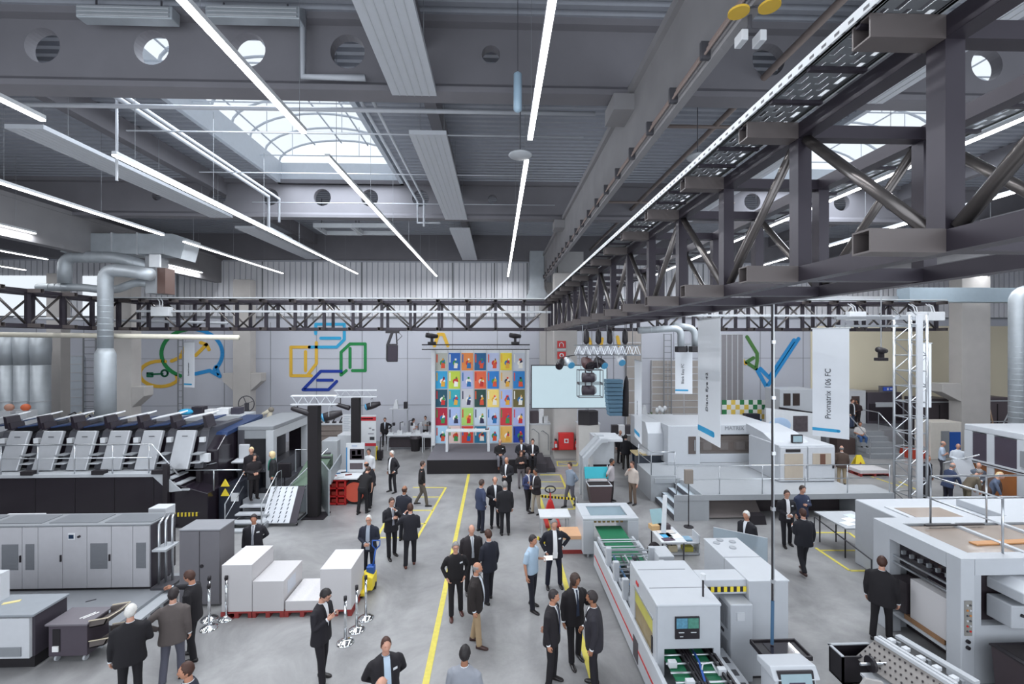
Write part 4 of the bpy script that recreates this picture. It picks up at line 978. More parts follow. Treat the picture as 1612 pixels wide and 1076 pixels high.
# railing on the catwalk
rl = MB(); zr = ZC+1.02
rl.tube([(-22, YFp, zr), (xr-1.0, YFp, zr), (xr-.05, YFp, ZC-.1)], .025).tube([(-22, YFp, ZC+.55), (xr-1.0, YFp, ZC+.55)], .018)
rl.build('handrail', STEEL, t, smooth=True)
for x in (-21.2, -19.9, -18.6, -17.35, -16.1, -14.85, -13.55, -12.3): MB().cyl((x, YFp, ZC), (x, YFp, zr), .022).build('rail_post', STEEL, t, smooth=True)
MB().tube([(xr-.1, YFp+.4, 1.95), (xr+1.9, YFp+.4, 1.95)], .022).cyl((xr+.9, YFp+.4, 1.2), (xr+.9, YFp+.4, 1.95), .02).build('handrail', STEEL, t, smooth=True)
for i in range(7):
    xl = D(263, 738, 16.75).x-1.19*i      # bottom corner of the silver cover
    w = .70
    c0 = MB().slab([(xl, YFp+.30, ZC+.04), (xl+w, YFp+.30, ZC+.04), (xl+w+.04, YFp+.72, ZC+1.38), (xl+.04, YFp+.72, ZC+1.38)], -.14).build('silver_cover', PRSIL, t, bevel=.03)
    MB().box(xl+.3, xl+.5, YFp+.615, YFp+.62, ZC+1.16, ZC+1.19).build('small_mark', DG, t)
    MB().prism([(YFp+.55, ZC), (YFp+.95, ZC+1.3), (YFp+1.1, ZC+1.4), (YFp+3.2, ZC+1.4), (YFp+3.2, ZC)], 'x', xl+w+.06, xl+w+.38).build('unit_side', PRGR, t, bevel=.02)
    MB().box(xl+w+.14, xl+w+.32, YFp+.74, YFp+.86, ZC+.92, ZC+1.10).build('white_label', WHITE, t)
    MB().prism([(YFp+.8, ZC), (YFp+.9, ZC+1.1), (YFp+3.2, ZC+1.3), (YFp+3.2, ZC)], 'x', xl-.12, xl+w+.06).build('unit_body', PRBLK, t)
    MB().slab([(xl+.02, YFp+1.0, ZC+1.42), (xl+.75, YFp+1.0, ZC+1.52), (xl+.75, YFp+2.6, ZC+1.62), (xl+.02, YFp+2.6, ZC+1.52)], .05).build('blue_hood', PRBLU, t, bevel=.01)
    MB().slab([(xl-.1, YFp+1.3, ZC+1.66), (xl+.97, YFp+1.3, ZC+1.88), (xl+.97, YFp+1.75, ZC+1.92), (xl-.1, YFp+1.75, ZC+1.70)], .05).build('top_cover', WHITE, t, bevel=.015)
    MB().slab([(xl+.95, YFp+1.25, ZC+1.9), (xl+1.04, YFp+1.25, ZC+1.88), (xl+1.16, YFp+1.25, ZC+1.45), (xl+1.02, YFp+1.25, ZC+1.45)], -.5).build('cover_arm', PRBLK, t)
    MB().slab([(xl-.12, YFp+1.3, ZC+1.66), (xl-.04, YFp+1.3, ZC+1.66), (xl+.02, YFp+1.3, ZC+1.4), (xl-.1, YFp+1.3, ZC+1.4)], -.5).build('cover_arm', PRBLK, t)
    for zz_, c_ in ((.25, LG), (.55, MG)): MB().box(xl+w+.1, xl+1.12, YFp+.3, YFp+.7, ZC+zz_, ZC+zz_+.035).build('tread', c_, t)
# delivery head right of the last unit
xa = D(311, 700, 17.2).x
MB().prism([(16.8, 1.2), (16.8, 2.6), (17.4, 3.1), (20, 3.35), (20, 1.2)], 'x', xa+.02, xa+.70).build('delivery_head', PRBLK, t, bevel=.03)
MB().prism([(17.3, 3.0), (17.4, 3.14), (20, 3.4), (20, 3.25)], 'x', xa, xa+.72).build('blue_hood', PRBLU, t)
MB().bar((xa+.1, 16.78, 2.0), (xa+.65, 16.78, 2.12), .03).build('grab_handle', STEEL, t)
MB().box(xa+.2, xa+.5, 16.55, 16.7, 2.2, 2.5).build('white_label', WHITE, t)
# housing with open bays
hx0, hx1, hy0, hy1, hz = xa+.78, D(421, 700, 17.95).x, 17.95, 21.5, 3.25
MB().box(hx0, hx1, hy0, hy1, hz-.16, hz).build('housing_roof', MG, t, bevel=.02)
MB().box(hx0, hx0+.25, hy0, hy1, .75, hz-.16).build('housing_wall', PRGR, t)
MB().box(hx0+.5, hx1-.35, hy1-.2, hy1, .75, hz-.16).build('housing_wall', PRBLK, t)
MB().box(hx0+.5, hx1-.35, hy0+.3, hy1-.2, .75, 1.5).build('sheet_pile', PRGR, t)
for (x, y) in ((hx1-.3, hy0), (hx1-.3, hy1-.3)): MB().box(x, x+.3, y, y+.3, .75, hz-.16).build('housing_post', LG, t, bevel=.02)
MB().box(hx1-.29, hx1-.01, hy0+.3, hy1-.3, hz-.5, hz-.16).build('housing_beam', LG, t)
MB().box(hx0+.25, hx1-.3, hy0+.02, hy0+.08, hz-.5, hz-.16).build('housing_beam', MG, t)
MB().box(hx0+.1, hx0+.5, hy0-.12, hy0-.02, 1.95, 2.55).build('control_screen', OFFW, t, bevel=.02); MB().slab([(hx0, hy0-.45, 1.9), (hx0+.55, hy0-.45, 1.9), (hx0+.55, hy0-.02, 1.95), (hx0, hy0-.02, 1.95)], .05).build('control_desk', OFFW, t)
MB().box(hx0+.05, hx0+.5, hy0-.03, hy0, 1.6, 1.62).box(hx0, hx1-.3, hy0-.1, hy0+.4, 1.45, 1.55).build('sill', PRGR, t)
MB().box(hx0, hx1, hy0, hy1, 0, .75).build('housing_base', PRGR, t)
# warning triangles and posts
for z in (.95, 1.3): MB().prism([(xr+1.05, z), (xr+1.35, z), (xr+1.2, z+.27)], 'y', 16.56, 16.6).build('warning_triangle', YEL, t)
MB().box(xr+1.42, xr+1.68, 16.56, 16.6, .75, 1.05).build('white_label', WHITE, t)
# delivery platform and its stairs
t = thing('stair_platform', 'low grey steel platform with handrail stairs at the end of the printing press', 'stairs', (-9.2, 17.6, 0))
MB().box(-9.45, -8.15, 16.9, 17.6, .0, .75).build('platform', MG, t)
for k in range(4): MB().box(-9.4, -8.2, 16.9-.3*(k+1), 16.9-.3*k, .55-.18*k, .6-.18*k).build('step', LG, t)
for k in range(4): MB().box(-9.38, -8.22, 16.88-.3*k, 16.9-.3*k, .42-.18*k, .56-.18*k).build('riser', BLK, t)
MB().box(-9.44, -9.4, 15.65, 16.95, 0, .2).box(-8.2, -8.16, 15.65, 16.95, 0, .2).build('stringer', MG, t)
for x in (-9.42, -8.18):
    MB().tube([(x, 15.75, .1), (x, 15.75, 1.0), (x, 16.9, 1.75), (x, 17.2, 1.75), (x, 17.2, .75)], .022).build('handrail', STEEL, t, smooth=True)
    MB().tube([(x, 15.75, .5), (x, 16.9, 1.25)], .015).build('midrail', STEEL, t, smooth=True)
# ---------------------------------------------------------------- supply cabinets
t = thing('supply_cabinet_row', 'long row of pale grey supply cabinets with grilles and black handles before the press', 'cabinet', (-11.5, 11.8, .3))
cx1 = -8.85; yf = 11.5; zt_ = 1.93
x0_ = cx1-5.6
MB().box(x0_, cx1, yf+.03, yf+.75, .36, zt_).build('carcass', LG, t)
MB().box(x0_, cx1+.02, yf, yf+.8, zt_, zt_+.04).build('top_plate', MG, t, bevel=.01)
for k in range(4): MB().box(x0_+.25+1.38*k, x0_+1.45+1.38*k, yf+.12, yf+.68, zt_+.04, zt_+.055).build('top_grille', cm('#6c6f74'), t)
MB().box(x0_, cx1, yf+.05, yf+.75, .3, .36).build('plinth', BLK, t)
MB().box(cx1, cx1+.03, yf+.03, yf+.75, .36, zt_).build('side_panel', cm('#39343c', .4), t)
edges = [0, .62, 1.24, 1.7, 2.32, 2.9, 3.3, 3.9, 4.5, 4.92, 5.6]
edges = [-5.6, -4.9, -4.3, -3.72, -3.14, -2.75, -2.15, -1.55, -.95, -.42, 0]
vents = {1: 1, 3: 1, 4: 1, 5: 0, 7: 1, 8: 0, 9: 1, 2: 1}
DOORM = mat('cabinet_door', '#b3b2b6', .42)
for i, (a, b) in enumerate(zip(edges, edges[1:])):
    a += cx1; b += cx1
    d = MB().box(a+.006, b-.006, yf, yf+.03, .37, zt_-.01).build('door', DOORM, t, bevel=.004)
    if i in (1, 3, 4, 7, 9):
        v = MB(); v.box(a+.09, b-.09, yf-.006, yf, .85, 1.5)
        for k in range(20): v.box(a+.09, b-.09, yf-.012, yf-.006, .86+.032*k, .874+.032*k)
        v.build('vent_grille', cm('#77797e'), d)
    if i in (1, 3, 5, 7): MB().box(b-.05, b-.015, yf-.03, yf, 1.05, 1.22).build('handle', BLK, d, bevel=.006)
    if i == 6:
        MB().box(a+.15, a+.32, yf-.02, yf, 1.6, 1.76).build('display_bezel', WHITE, d); MB().box(a+.17, a+.29, yf-.025, yf-.02, 1.63, 1.73).build('display', cm('#1f3048', .2), d)
        MB().cyl((a+.42, yf-.04, 1.68), (a+.42, yf, 1.68), .03).build('knob', BLK, d)
t = thing('pipe_bundle', 'chrome hoses and pipes standing at the end of the cabinet row', 'pipes', (cx1+.25, 12, .3))
for k in range(3): MB().tube([(cx1+.12+.1*k, 11.75+.1*k, .3), (cx1+.12+.1*k, 11.75+.1*k, 1.9+.05*k), (cx1+.05+.1*k, 12.1, 2.05)], .03).build('pipe', STEEL, t, smooth=True)
MB().box(cx1+.05, cx1+.4, 11.6, 12.1, 1.25, 1.3).build('bracket', LG, t); MB().box(cx1+.05, cx1+.5, 11.55, 12.15, .3, .36).build('foot', DG, t)
tag(MB().box(-14.4, D(23, 820, 13).x, 13, 13.9, 0, 1.55).build('white_box', WHITE, bevel=.02), 'white box with a flat lid at the picture edge behind the cabinet row', 'box')
a = D(233, 800, 13.4); tag(MB().box(a.x, a.x+.5, 13.42, 13.8, 0, 1.5).build('black_unit', PRBLK), 'black base carrying the small white unit beside the press', 'unit'); tag(MB().box(a.x, a.x+.5, 13.4, 13.8, 1.5, 1.82).build('white_unit', OFFW, bevel=.02), 'small white unit between cabinet row and black press base', 'box')
# low steel platform in front of the cabinets
t = thing('floor_platform', 'low grey steel walking platform in front of the supply cabinets', 'platform', (-11, 10.8, 0))
MB().box(-14.5, -8.5, 10.05, 12.35, .02, .3).build('deck', cm('#989ba0', .4, .2), t, bevel=.01)
MB().box(-8.5, -8.2, 10.05, 11.6, .0, .22).build('edge_step', LG, t)
for x, y in ((-11.3, 10.95), (-9.9, 11.05)): MB().bar((x-.08, y-.05, .302), (x+.08, y+.06, .302), .03, .01).build('lifting_slot', BLK, t)
for k in range(3): MB().box(-8.2, -8.19, 10.25+.42*k, 10.55+.42*k, .05, .17).build('side_slot', DG, t)
# corner unit
t = thing('machine_cabinet', 'large dark sided cabinet with a pale front at the bottom corner', 'cabinet', (-11, 9.4, 0))
MB().box(-13.6, -9.35, 9.15, 9.85, .25, 1.07).build('body', cm('#3a353d', .4), t, bevel=.015); MB().box(-13.62, -9.33, 9.1, 9.88, 1.07, 1.12).build('top', cm('#8b9096', .4), t, bevel=.01)
MB().box(-13.6, -9.4, 9.09, 9.15, .25, 1.05).build('front_panel', OFFW, t); MB().box(-13.5, -9.55, 9.07, 9.09, .3, .48).build('vent', MG, t); MB().box(-13.6, -9.4, 9.2, 9.8, 0, .25).build('plinth', BLKM, t)
MB().bar((-10.35, 9.5, 1.125), (-10.1, 9.62, 1.125), .08, .012).build('note', cm('#d9c98c'), t)
t = thing('machine_cabinet', 'tall blue-white panelled unit standing on the corner cabinet', 'cabinet', (-10.6, 9.6, 1.12))
a = D(12, 900, 10.1); MB().box(a.x-1.5, a.x, 9.62, 9.8, 1.12, 1.7).build('panel', OFFW, t)
# cart
t = thing('tool_cart', 'dark grey tool cart with two wire baskets on casters', 'cart', (-8.85, 9.6, 0))
m = MB(); m.box(-9.22, -8.45, 9.36, 9.9, .14, .78); CART = cm('#4a424b', .5); m.build('cabinet', CART, t, bevel=.012)
MB().box(-9.26, -8.41, 9.32, 9.94, .78, .82).build('top', cm('#6b666c', .5), t, bevel=.008)
MB().box(-9.13, -8.98, 9.35, 9.36, .24, .7).build('slot', BLKM, t); MB().box(-9.12, -9.0, 9.33, 9.36, .25, .36).build('papers', PAPER, t)
for k in range(2): MB().bar((-8.72+.07*k, 9.5, .828), (-8.58+.07*k, 9.72, .828), .02, .012).build('sheet_strip', PAPER, t)
for z in (.78, .36):
    b = MB(); b.prism([(-8.42, z-.08), (-8.12, z-.02), (-8.05, z+.12), (-8.42, z+.06)], 'y', 9.38, 9.42); b.prism([(-8.42, z-.08), (-8.12, z-.02), (-8.05, z+.12), (-8.42, z+.06)], 'y', 9.9, 9.94); b.slab([(-8.42, 9.38, z-.08), (-8.12, 9.38, z-.02), (-8.12, 9.94, z-.02), (-8.42, 9.94, z-.08)], .02); b.slab([(-8.12, 9.38, z-.02), (-8.05, 9.38, z+.12), (-8.05, 9.94, z+.12), (-8.12, 9.94, z-.02)], .02)
    q = b.build('basket', cm('#5f5754', .6), t); MB().tube([(-8.42, 9.37, z+.07), (-8.04, 9.37, z+.13), (-8.0, 9.66, z+.13), (-8.04, 9.95, z+.13), (-8.42, 9.95, z+.07)], .012, 6).build('rim', cm('#c9bda6', .4), q)
for x in (-9.12, -8.55):
    for y in (9.45, 9.82): MB().cyl((x-.02, y, .06), (x+.02, y, .06), .06, n=14).bar((x, y, .08), (x, y, .15), .04).build('caster', LG, t)
# two-door cupboard
t = thing('tool_cupboard', 'tall dark grey two-door cupboard behind the pallet stacks', 'cupboard', (-7.6, 11.9, 0))
x0_, x1_ = D(282, 900, 11.58).x, D(346, 900, 11.58).x
CUP = cm('#6c6a6f', .45); MB().box(x0_, x1_, 11.6, 12.22, .04, 1.9).build('body', CUP, t, bevel=.01); MB().box(x0_-.01, x1_+.01, 11.57, 12.24, 1.9, 1.93).build('top', cm('#85868b', .4), t)
for k in range(2):
    w = (x1_-x0_)/2; d = MB().box(x0_+w*k+.01, x0_+w*(k+1)-.008, 11.575, 11.6, .08, 1.88).build('door', CUP, t, bevel=.004)
    if k == 1: MB().cyl((x0_+w+.06, 11.56, 1.02), (x0_+w+.06, 11.575, 1.02), .045).build('lock', BLK, d)
# black posts with hazard chain by the press
for lab, px, py in (('black barrier post with a hazard bar, nearer the cabinet row', 262, 833), ('black barrier post with a hazard bar, nearer the stairs', 314, 818)):
    p_ = G(px, py); t = thing('barrier_post', lab, 'post', p_)
    MB().box(p_.x-.08, p_.x+.08, p_.y-.08, p_.y+.08, .03, 2.3 if px < 300 else 1.9).build('post', BLK, t, bevel=.01); MB().box(p_.x-.16, p_.x+.16, p_.y-.16, p_.y+.16, 0, .03).build('foot', BLK, t)
def hazard(name, label, p, q, w, n, cat='barrier', parent=None, th=.02):
    p, q = Vector(p), Vector(q); m = MB()
    for i in range(n):
        m.mi(i % 2).bar(p+(q-p)*(i/n), p+(q-p)*((i+1)/n), th, w)
    o = m.build(name, [YEL, BLK], parent)
    if label: tag(o, label, cat)
    return o
hazard('hazard_bar', 'yellow and black striped bar above the dark cupboard', D(262, 810, 15.2), D(314, 809, 15.2), .12, 18)
# ---------------------------------------------------------------- pallets with paper stacks
def pallet(label, x0, x1, y0, y1, m_=PRED, h=.14, grp=None):
    t = thing('pallet', label, 'pallet', ((x0+x1)/2, (y0+y1)/2, 0))
    MB().box(x0, x1, y0, y1, h-.03, h).build('deck', m_, t)
    for k in range(3):
        xx = x0+(x1-x0-.1)*k/2; MB().box(xx, xx+.1, y0, y1, 0, .022).build('runner', m_, t)
        for j in range(3): yy = y0+(y1-y0-.14)*j/2; MB().box(xx, xx+.1, yy, yy+.14, .022, h-.03).build('block', m_, t)
    return t
def stackm():
    m = bpy.data.materials.new('paper_edge'); m.use_nodes = True; nt = m.node_tree; b = nt.nodes['Principled BSDF']
    tc = nt.nodes.new('ShaderNodeTexCoord'); w = nt.nodes.new('ShaderNodeTexWave'); w.bands_direction = 'Z'; w.inputs['Scale'].default_value = 38; w.inputs['Distortion'].default_value = 2.
    r = nt.nodes.new('ShaderNodeValToRGB'); r.color_ramp.elements[0].color = rgb('#bdbabb')+(1,); r.color_ramp.elements[1].color = rgb('#cfcccd')+(1,)
    nt.links.new(tc.outputs['Object'], w.inputs['Vector']); nt.links.new(w.outputs['Fac'], r.inputs['Fac']); nt.links.new(r.outputs['Color'], b.inputs['Base Color']); b.inputs['Roughness'].default_value = .85
    return m
PEDGE = stackm()
for lab, pa, pb, zt2 in (('tallest white paper stack beside the dark cupboard', 349, 396.5, 1.26), ('second white paper stack, waist high, with a taped sheet on its side', 397.5, 446.5, .86), ('lowest white paper stack', 449, 502.5, .375), ('tall white paper stack with the yellow pallet truck behind', 504, 553, 1.13)):
    xa_, xb_ = D(pa, 960, 11.1).x, D(pb, 960, 11.1).x
    pallet('red pallet under the '+lab.split(',')[0], xa_-.015, xb_+.015, 11.08, 12.2)
    q = MB().box(xa_, xb_, 11.1, 12.15, .14, zt2).build('paper_stack', [PEDGE], bevel=.006); tag(q, lab, 'paper stack')
    if zt2 == .86: 
        MB().box(xb_, xb_+.004, 11.3, 11.75, .45, .75).build('taped_sheet', cm('#c3c7cf', .7), q)
# pallet truck
t = thing('pallet_truck', 'yellow hand pallet truck with a blue handle under the tall paper stack', 'pallet truck', (-3.2, 12.2, 0))
a = G(588, 918)
for dx in (-.55, -.2): pass
MB().box(a.x-.50, a.x-.0, a.y-.75, a.y-.25, .06, .16).build('fork', YEL, t, bevel=.02)
MB().prism([(a.x-.35, .1), (a.x+.12, .1), (a.x+.12, .42), (a.x-.1, .5), (a.x-.35, .3)], 'y', a.y-.55, a.y-.1).build('body', YEL, t, bevel=.02)
MB().box(a.x-.1, a.x+.1, a.y-.35, a.y-.15, .3, .62).build('pump', BLUE, t, bevel=.02)
MB().tube([(a.x+.05, a.y-.25, .6), (a.x+.10, a.y-.15, 1.02)], .022).tube([(a.x+.1, a.y-.15, 1.0), (a.x+.0, a.y-.13, 1.1), (a.x+.0, a.y-.1, 1.22), (a.x+.2, a.y-.1, 1.22), (a.x+.2, a.y-.13, 1.1), (a.x+.1, a.y-.15, 1.0)], .018).build('handle', BLUE, t, smooth=True)
for dx in (-.1, .1): MB().cyl((a.x+dx-.03, a.y-.25, .09), (a.x+dx+.03, a.y-.25, .09), .09, n=16).build('wheel', RUB, t)
MB().cyl((a.x-.4, a.y-.7, .05), (a.x-.1, a.y-.7, .05), .05, n=12).build('roller', RUB, t)
# stanchions
def stanchion(p_):
    t = thing('stanchion', '', 'barrier post', p_, group='chrome barrier posts')
    MB().lathe([(.19, 0), (.19, .012), (.17, .03), (.09, .065), (.035, .08), (.03, .09)], p_, 28).build('base', CHROME, t, smooth=True)
    MB().cyl(p_+Vector((0, 0, .085)), p_+Vector((0, 0, .93)), .03, n=16).build('pole', CHROME, t, smooth=True)
    h = MB().cyl(p_+Vector((0, 0, .93)), p_+Vector((0, 0, 1.02)), .036, n=16).build('head', BLK, t, smooth=True); MB().box(p_.x-.02, p_.x+.02, p_.y-.05, p_.y-.03, .94, 1.0).build('belt_slot', RUB, h)
    return t
st0 = None
for px, py, lab in ((329.7, 974, 'chrome barrier post with its base half behind the nearest of three by the paper stacks'), (356.4, 973, 'chrome barrier post right in front of the tallest paper stack'), (329, 988.5, 'chrome barrier post nearest the man in the tweed jacket'),
                    (543.6, 1011, 'chrome barrier post nearest the man reading his phone'), (561.5, 991, 'chrome barrier post in the middle before the pallet truck'), (576, 972.6, 'chrome barrier post closest to the yellow pallet truck')):
    p_ = G(px, py)
    if st0 is None: st0 = stanchion(p_); st0['label'] = lab
    else: dup(st0, p_, label=lab)
# ---------------------------------------------------------------- rack with slotted sheet, black columns, folding machine
t = thing('sheet_rack', 'wheeled rack holding a slanted white slotted board with a dark strip', 'rack', G(440, 830))
o0 = G(412, 834)
A = [G(411, 829), G(455, 829)]
xA, xB, yA = A[0].x, A[1].x, A[0].y
MB().slab([(xA, yA, .12), (xB, yA, .12), (xB, yA+.75, 1.2), (xA, yA+.75, 1.2)], .03).build('slotted_board', cm('#d4d7dc', .5), t)
w = (xB-xA)
MB().slab([(xB, yA, .12), (xB+.26, yA, .12), (xB+.26, yA+.75, 1.2), (xB, yA+.75, 1.2)], .03).build('dark_strip', cm('#39343c', .6), t)
sl = MB()
for r_ in range(4):
    for k in range(9):
        f = (k+.5)/9; x = xA+w*(.14+.22*r_); sl.bar((x, yA-.030+.75*(f-.035), .143+1.08*(f-.035)), (x+.03, yA-.030+.75*(f+.035), .143+1.08*(f+.035)), .022, .02)
sl.build('slot', cm('#4f5560', .6), t)
for x in (xA+.03, xB+.22):
    MB().tube([(x, yA+.05, .1), (x, yA+.95, .1), (x, yA+.95, 1.2), (x, yA+.75, 1.2)], .022).build('frame', STEEL, t)
    for y in (yA+.1, yA+.9): MB().cyl((x-.02, y, .05), (x+.02, y, .05), .05, n=12).build('caster', RUB, t)
def totem(label, px, py, z, basew, py2=None):
    p_ = G(px, py); t = thing('black_column', label, 'column', p_)
    MB().box(p_.x-.19, p_.x+.19, p_.y-.19, p_.y+.19, .03, z).build('shaft', CLOTHB, t, bevel=.01)
    MB().box(p_.x-basew, p_.x+basew, p_.y-.38, p_.y+.38, 0, .03).build('base_plate', BLK, t)
    return p_
tp1 = totem('tall black cloth-covered lighting column on a square base beside the sheet rack', 495, 812, 4.2, .48)
tp2 = totem('tall black lighting column half hidden by the upright posters', 560.5, 752, 3.9, .4)
def wtruss(label, x0, x1, y, z, hh=.32):
    t = thing('lighting_truss', label, 'truss', ((x0+x1)/2, y, z))
    for zz in (z, z+hh): MB().box(x0, x1, y-.1, y+.1, zz-.02, zz+.02).build('rail', WHITE, t)
    m = MB(); n = 8
    for k in range(n): a_ = x0+(x1-x0)*k/n; b_ = x0+(x1-x0)*(k+1)/n; m.bar((a_, y, z+(0 if k % 2 else hh)), (b_, y, z+(hh if k % 2 else 0)), .022)
    m.build('lattice', STEEL, t); return t
def spot(label, p_, r=.17, tilt=.25, face=-1):
    t = thing('stage_spotlight', label, 'spotlight', p_)
    d = Vector((face, -.35, -tilt)).normalized(); p_ = Vector(p_)-Vector((0, 0, .38))
    MB().path([p_-d*.42, p_-d*.15, p_, p_+d*.25], [r*.55, r*.9, r, r*.95], 16).build('body', BLK, t, smooth=True)
    MB().path([p_+d*.25, p_+d*.29, p_+d*.33], [r*1.02, r*.9, r*.4], 16).build('blue_lens', mat('lens_blue', '#4d92b8', .3), t, smooth=True)
    MB().tube([p_+Vector((0, .19, 0)), p_+Vector((0, .19, .3)), p_+Vector((0, 0, .38)), p_+Vector((0, -.19, .3)), p_+Vector((0, -.19, 0))], .015).build('yoke', STEEL, t)
a, b = D(459, 635, tp1.y), D(531, 635, tp1.y)
wtruss('white lighting truss on top of the nearer black column', a.x, b.x, tp1.y, 4.24)
p_ = D(522, 636, tp1.y); spot('stage spotlight with a blue lens hanging from the nearer white truss', (p_.x, tp1.y-.1, 4.2))
t = thing('stage_spotlight', 'black tube spotlight hanging from the end of the nearer white truss', 'spotlight', (D(466, 636, tp1.y).x, tp1.y, 4.2))
a = D(462, 645, tp1.y-.1); MB().path([(a.x-.08, a.y, a.z+.06), (a.x, a.y, a.z+.05), (a.x+.55, a.y, a.z-.12), (a.x+.6, a.y, a.z-.14)], [.06, .09, .12, .1], 14).build('body', BLK, t, smooth=True); MB().bar((a.x+.15, a.y, a.z), (a.x+.15, a.y, 4.2), .04).build('clamp', BLK, t)
a, b = D(527, 625, tp2.y), D(594, 625, tp2.y)
wtruss('white lighting truss on top of the farther black column', a.x, b.x, tp2.y, 3.94)
p_ = D(586, 627, tp2.y); spot('stage spotlight with a blue lens hanging from the farther white truss', (p_.x, tp2.y-.1, 3.9))
t = thing('stage_spotlight', 'black tube spotlight under the farther white truss', 'spotlight', (D(540, 636, tp2.y).x, tp2.y, 3.9))
a = D(531, 638, tp2.y-.1); MB().path([(a.x-.08, a.y, a.z+.06), (a.x, a.y, a.z+.05), (a.x+.55, a.y, a.z-.12), (a.x+.6, a.y, a.z-.14)], [.06, .09, .12, .1], 14).build('body', BLK, t, smooth=True); MB().bar((a.x+.15, a.y, a.z), (a.x+.15, a.y, 3.9), .04).build('clamp', BLK, t)
# folding machine in grey and green behind the column
t = thing('folding_machine', 'grey sheet metal machine with a green sloped inside behind the black column', 'machine', G(470, 790))
GRN = cm('#5d7060', .5); GRS = mat('machine_grey', '#9aa0a4', .4, .3)
a, b = G(449, 808), G(488, 808)
MB().box(a.x, b.x+.2, a.y, a.y+.06, .05, .98).build('front_panel', GRS, t, bevel=.01)
MB().box(a.x, a.x+.06, a.y+.06, a.y+1.8, .05, .98).build('side_panel', GRS, t)
c0, c1 = G(503, 797), G(519, 812)
MB().slab([(c0.x, c0.y+.3, 0), (c1.x, c1.y, 0), (c1.x, c1.y, 1.75), (c0.x, c0.y+.3, 1.75)], .05).build('wing_panel', GRS, t)
c2 = G(536, 775); MB().slab([(c1.x, c1.y, 1.2), (c2.x, c2.y, 1.3), (c2.x, c2.y, 1.7), (c1.x, c1.y, 1.75)], .05).build('wing_panel', GRS, t)
MB().prism([(a.y+.3, .3), (a.y+.3, .98), (a.y+2.2, 1.75), (a.y+2.2, .3)], 'x', a.x+.1, c0.x).build('green_hopper', GRN, t)
MB().tube([(a.x+.1, a.y+.2, 1.05), (c0.x, a.y+1.6, 2.1)], .03).tube([(a.x, a.y+.9, 1.35), (a.x, a.y+.9, 2.25), (c0.x, a.y+.9, 2.25)], .025).build('guard_rail', STEEL, t)
m = MB()
for k in range(6): m.cyl((a.x+.2, a.y+1.9, 1.0+.17*k), (c0.x, a.y+1.9, 1.0+.17*k), .05)
m.build('roller', DG, t)
a = G(448, 796); t = thing('stand_monitor', 'black square monitor on a thin stand before the grey machine', 'monitor', a)
MB().cyl((a.x, a.y, .02), (a.x, a.y, 1.2), .02).build('stand', BLK, t); MB().lathe([(.2, 0), (.2, .02), (.03, .03)], a, 20).build('foot', BLK, t); MB().box(a.x-.24, a.x+.24, a.y-.05, a.y+.1, 1.15, 1.72).build('screen', BLK, t, bevel=.02)
# red tool table
t = thing('tool_table', 'red tool bench with open bays, round drum end and a white covered top', 'bench', G(535, 795))
a, b = G(517, 795), G(541, 797)
m = MB(); zz = (.05, .35, .68, 1.0)
for z in zz: m.box(a.x, b.x, a.y, a.y+.8, z-.03, z+.03)
for k in range(3): x = a.x+(b.x-a.x)*k/2; m.box(x-.03, x+.03, a.y, a.y+.8, 0, 1.0)
m.build('shelf_frame', RED, t); MB().box(a.x, b.x+.5, a.y-.02, a.y+1.3, 1.03, 1.08).build('top', WHITE, t)
MB().box(a.x+.05, b.x-.05, a.y+.7, a.y+.8, .05, .95).build('back', cm('#5b1f20', .6), t)
for z in (.4, .73, .1):
    for x in (a.x+.1, a.x+.4): MB().box(x, x+.22, a.y+.05, a.y+.4, z, z+.13).build('bin', cm('#a33a30', .5), t)
MB().cyl((b.x+.35, a.y+.1, .5), (b.x+.35, a.y+.9, .5), .48, n=30).build('drum', RUB, t, smooth=False); MB().cyl((b.x+.35, a.y+.06, .5), (b.x+.35, a.y+.1, .5), .40, n=30).build('drum_face', cm('#d35b45', .5), t)
for i, (px, py, c) in enumerate(((530, 746, '#3b6fa0'), (541, 744, '#2b2528'), (524, 750, '#b33a33'), (536, 752, '#c9c9c9'), (548, 748, '#7d3a34'))):
    p_ = G(px, py, 1.08); q = MB().bar((p_.x-.12, p_.y, 1.10), (p_.x+.12, p_.y+.1, 1.10), .06, .04).build('hand_tool', cm(c, .5)); tag(q, ('blue', 'black', 'red', 'grey', 'rust brown')[i]+' hand tool lying on the white bench top', 'tool')
# upright posters
def board(label, px0, px1, pyt, pyb, Y, art, tilt=0):
    a, b = D(px0, pyb, Y), D(px1, pyt, Y)
    t = thing('display_board', label, 'poster', ((a.x+b.x)/2, Y, 0))
    MB().box(a.x, b.x, Y, Y+.04, a.z, b.z).build('board', WHITE, t)
    for (u0, u1, v0, v1, c) in art:
        MB().box(a.x+(b.x-a.x)*u0, a.x+(b.x-a.x)*u1, Y-.006, Y, a.z+(b.z-a.z)*v0, a.z+(b.z-a.z)*v1).build('print', cm(c, .6), t)
    MB().box(a.x+.05, a.x+.1, Y+.04, Y+.1, 0, b.z-.05).box(b.x-.1, b.x-.05, Y+.04, Y+.1, 0, b.z-.05).build('stand', LG, t)
    return t
board('white poster board with red bands above and below', 567, 592, 653, 702, 25.2, ((0, 1, .82, .95, '#b92b36'), (0, 1, .0, .1, '#b92b36'), (.1, .8, .87, .90, '#f0e8e8'), (.55, .7, .55, .6, '#8a8a90'), (.75, .9, .5, .55, '#8a8a90'), (.6, .9, .2, .3, '#33343a'), (.5, .85, .38, .42, '#9a9aa2')))
board('plain white text board between the two black columns', 539, 554, 652, 690, 25.0, tuple((.12, .85-.1*(k % 3), .9-.07*k, .915-.07*k, '#9aa0ae') for k in range(9)))
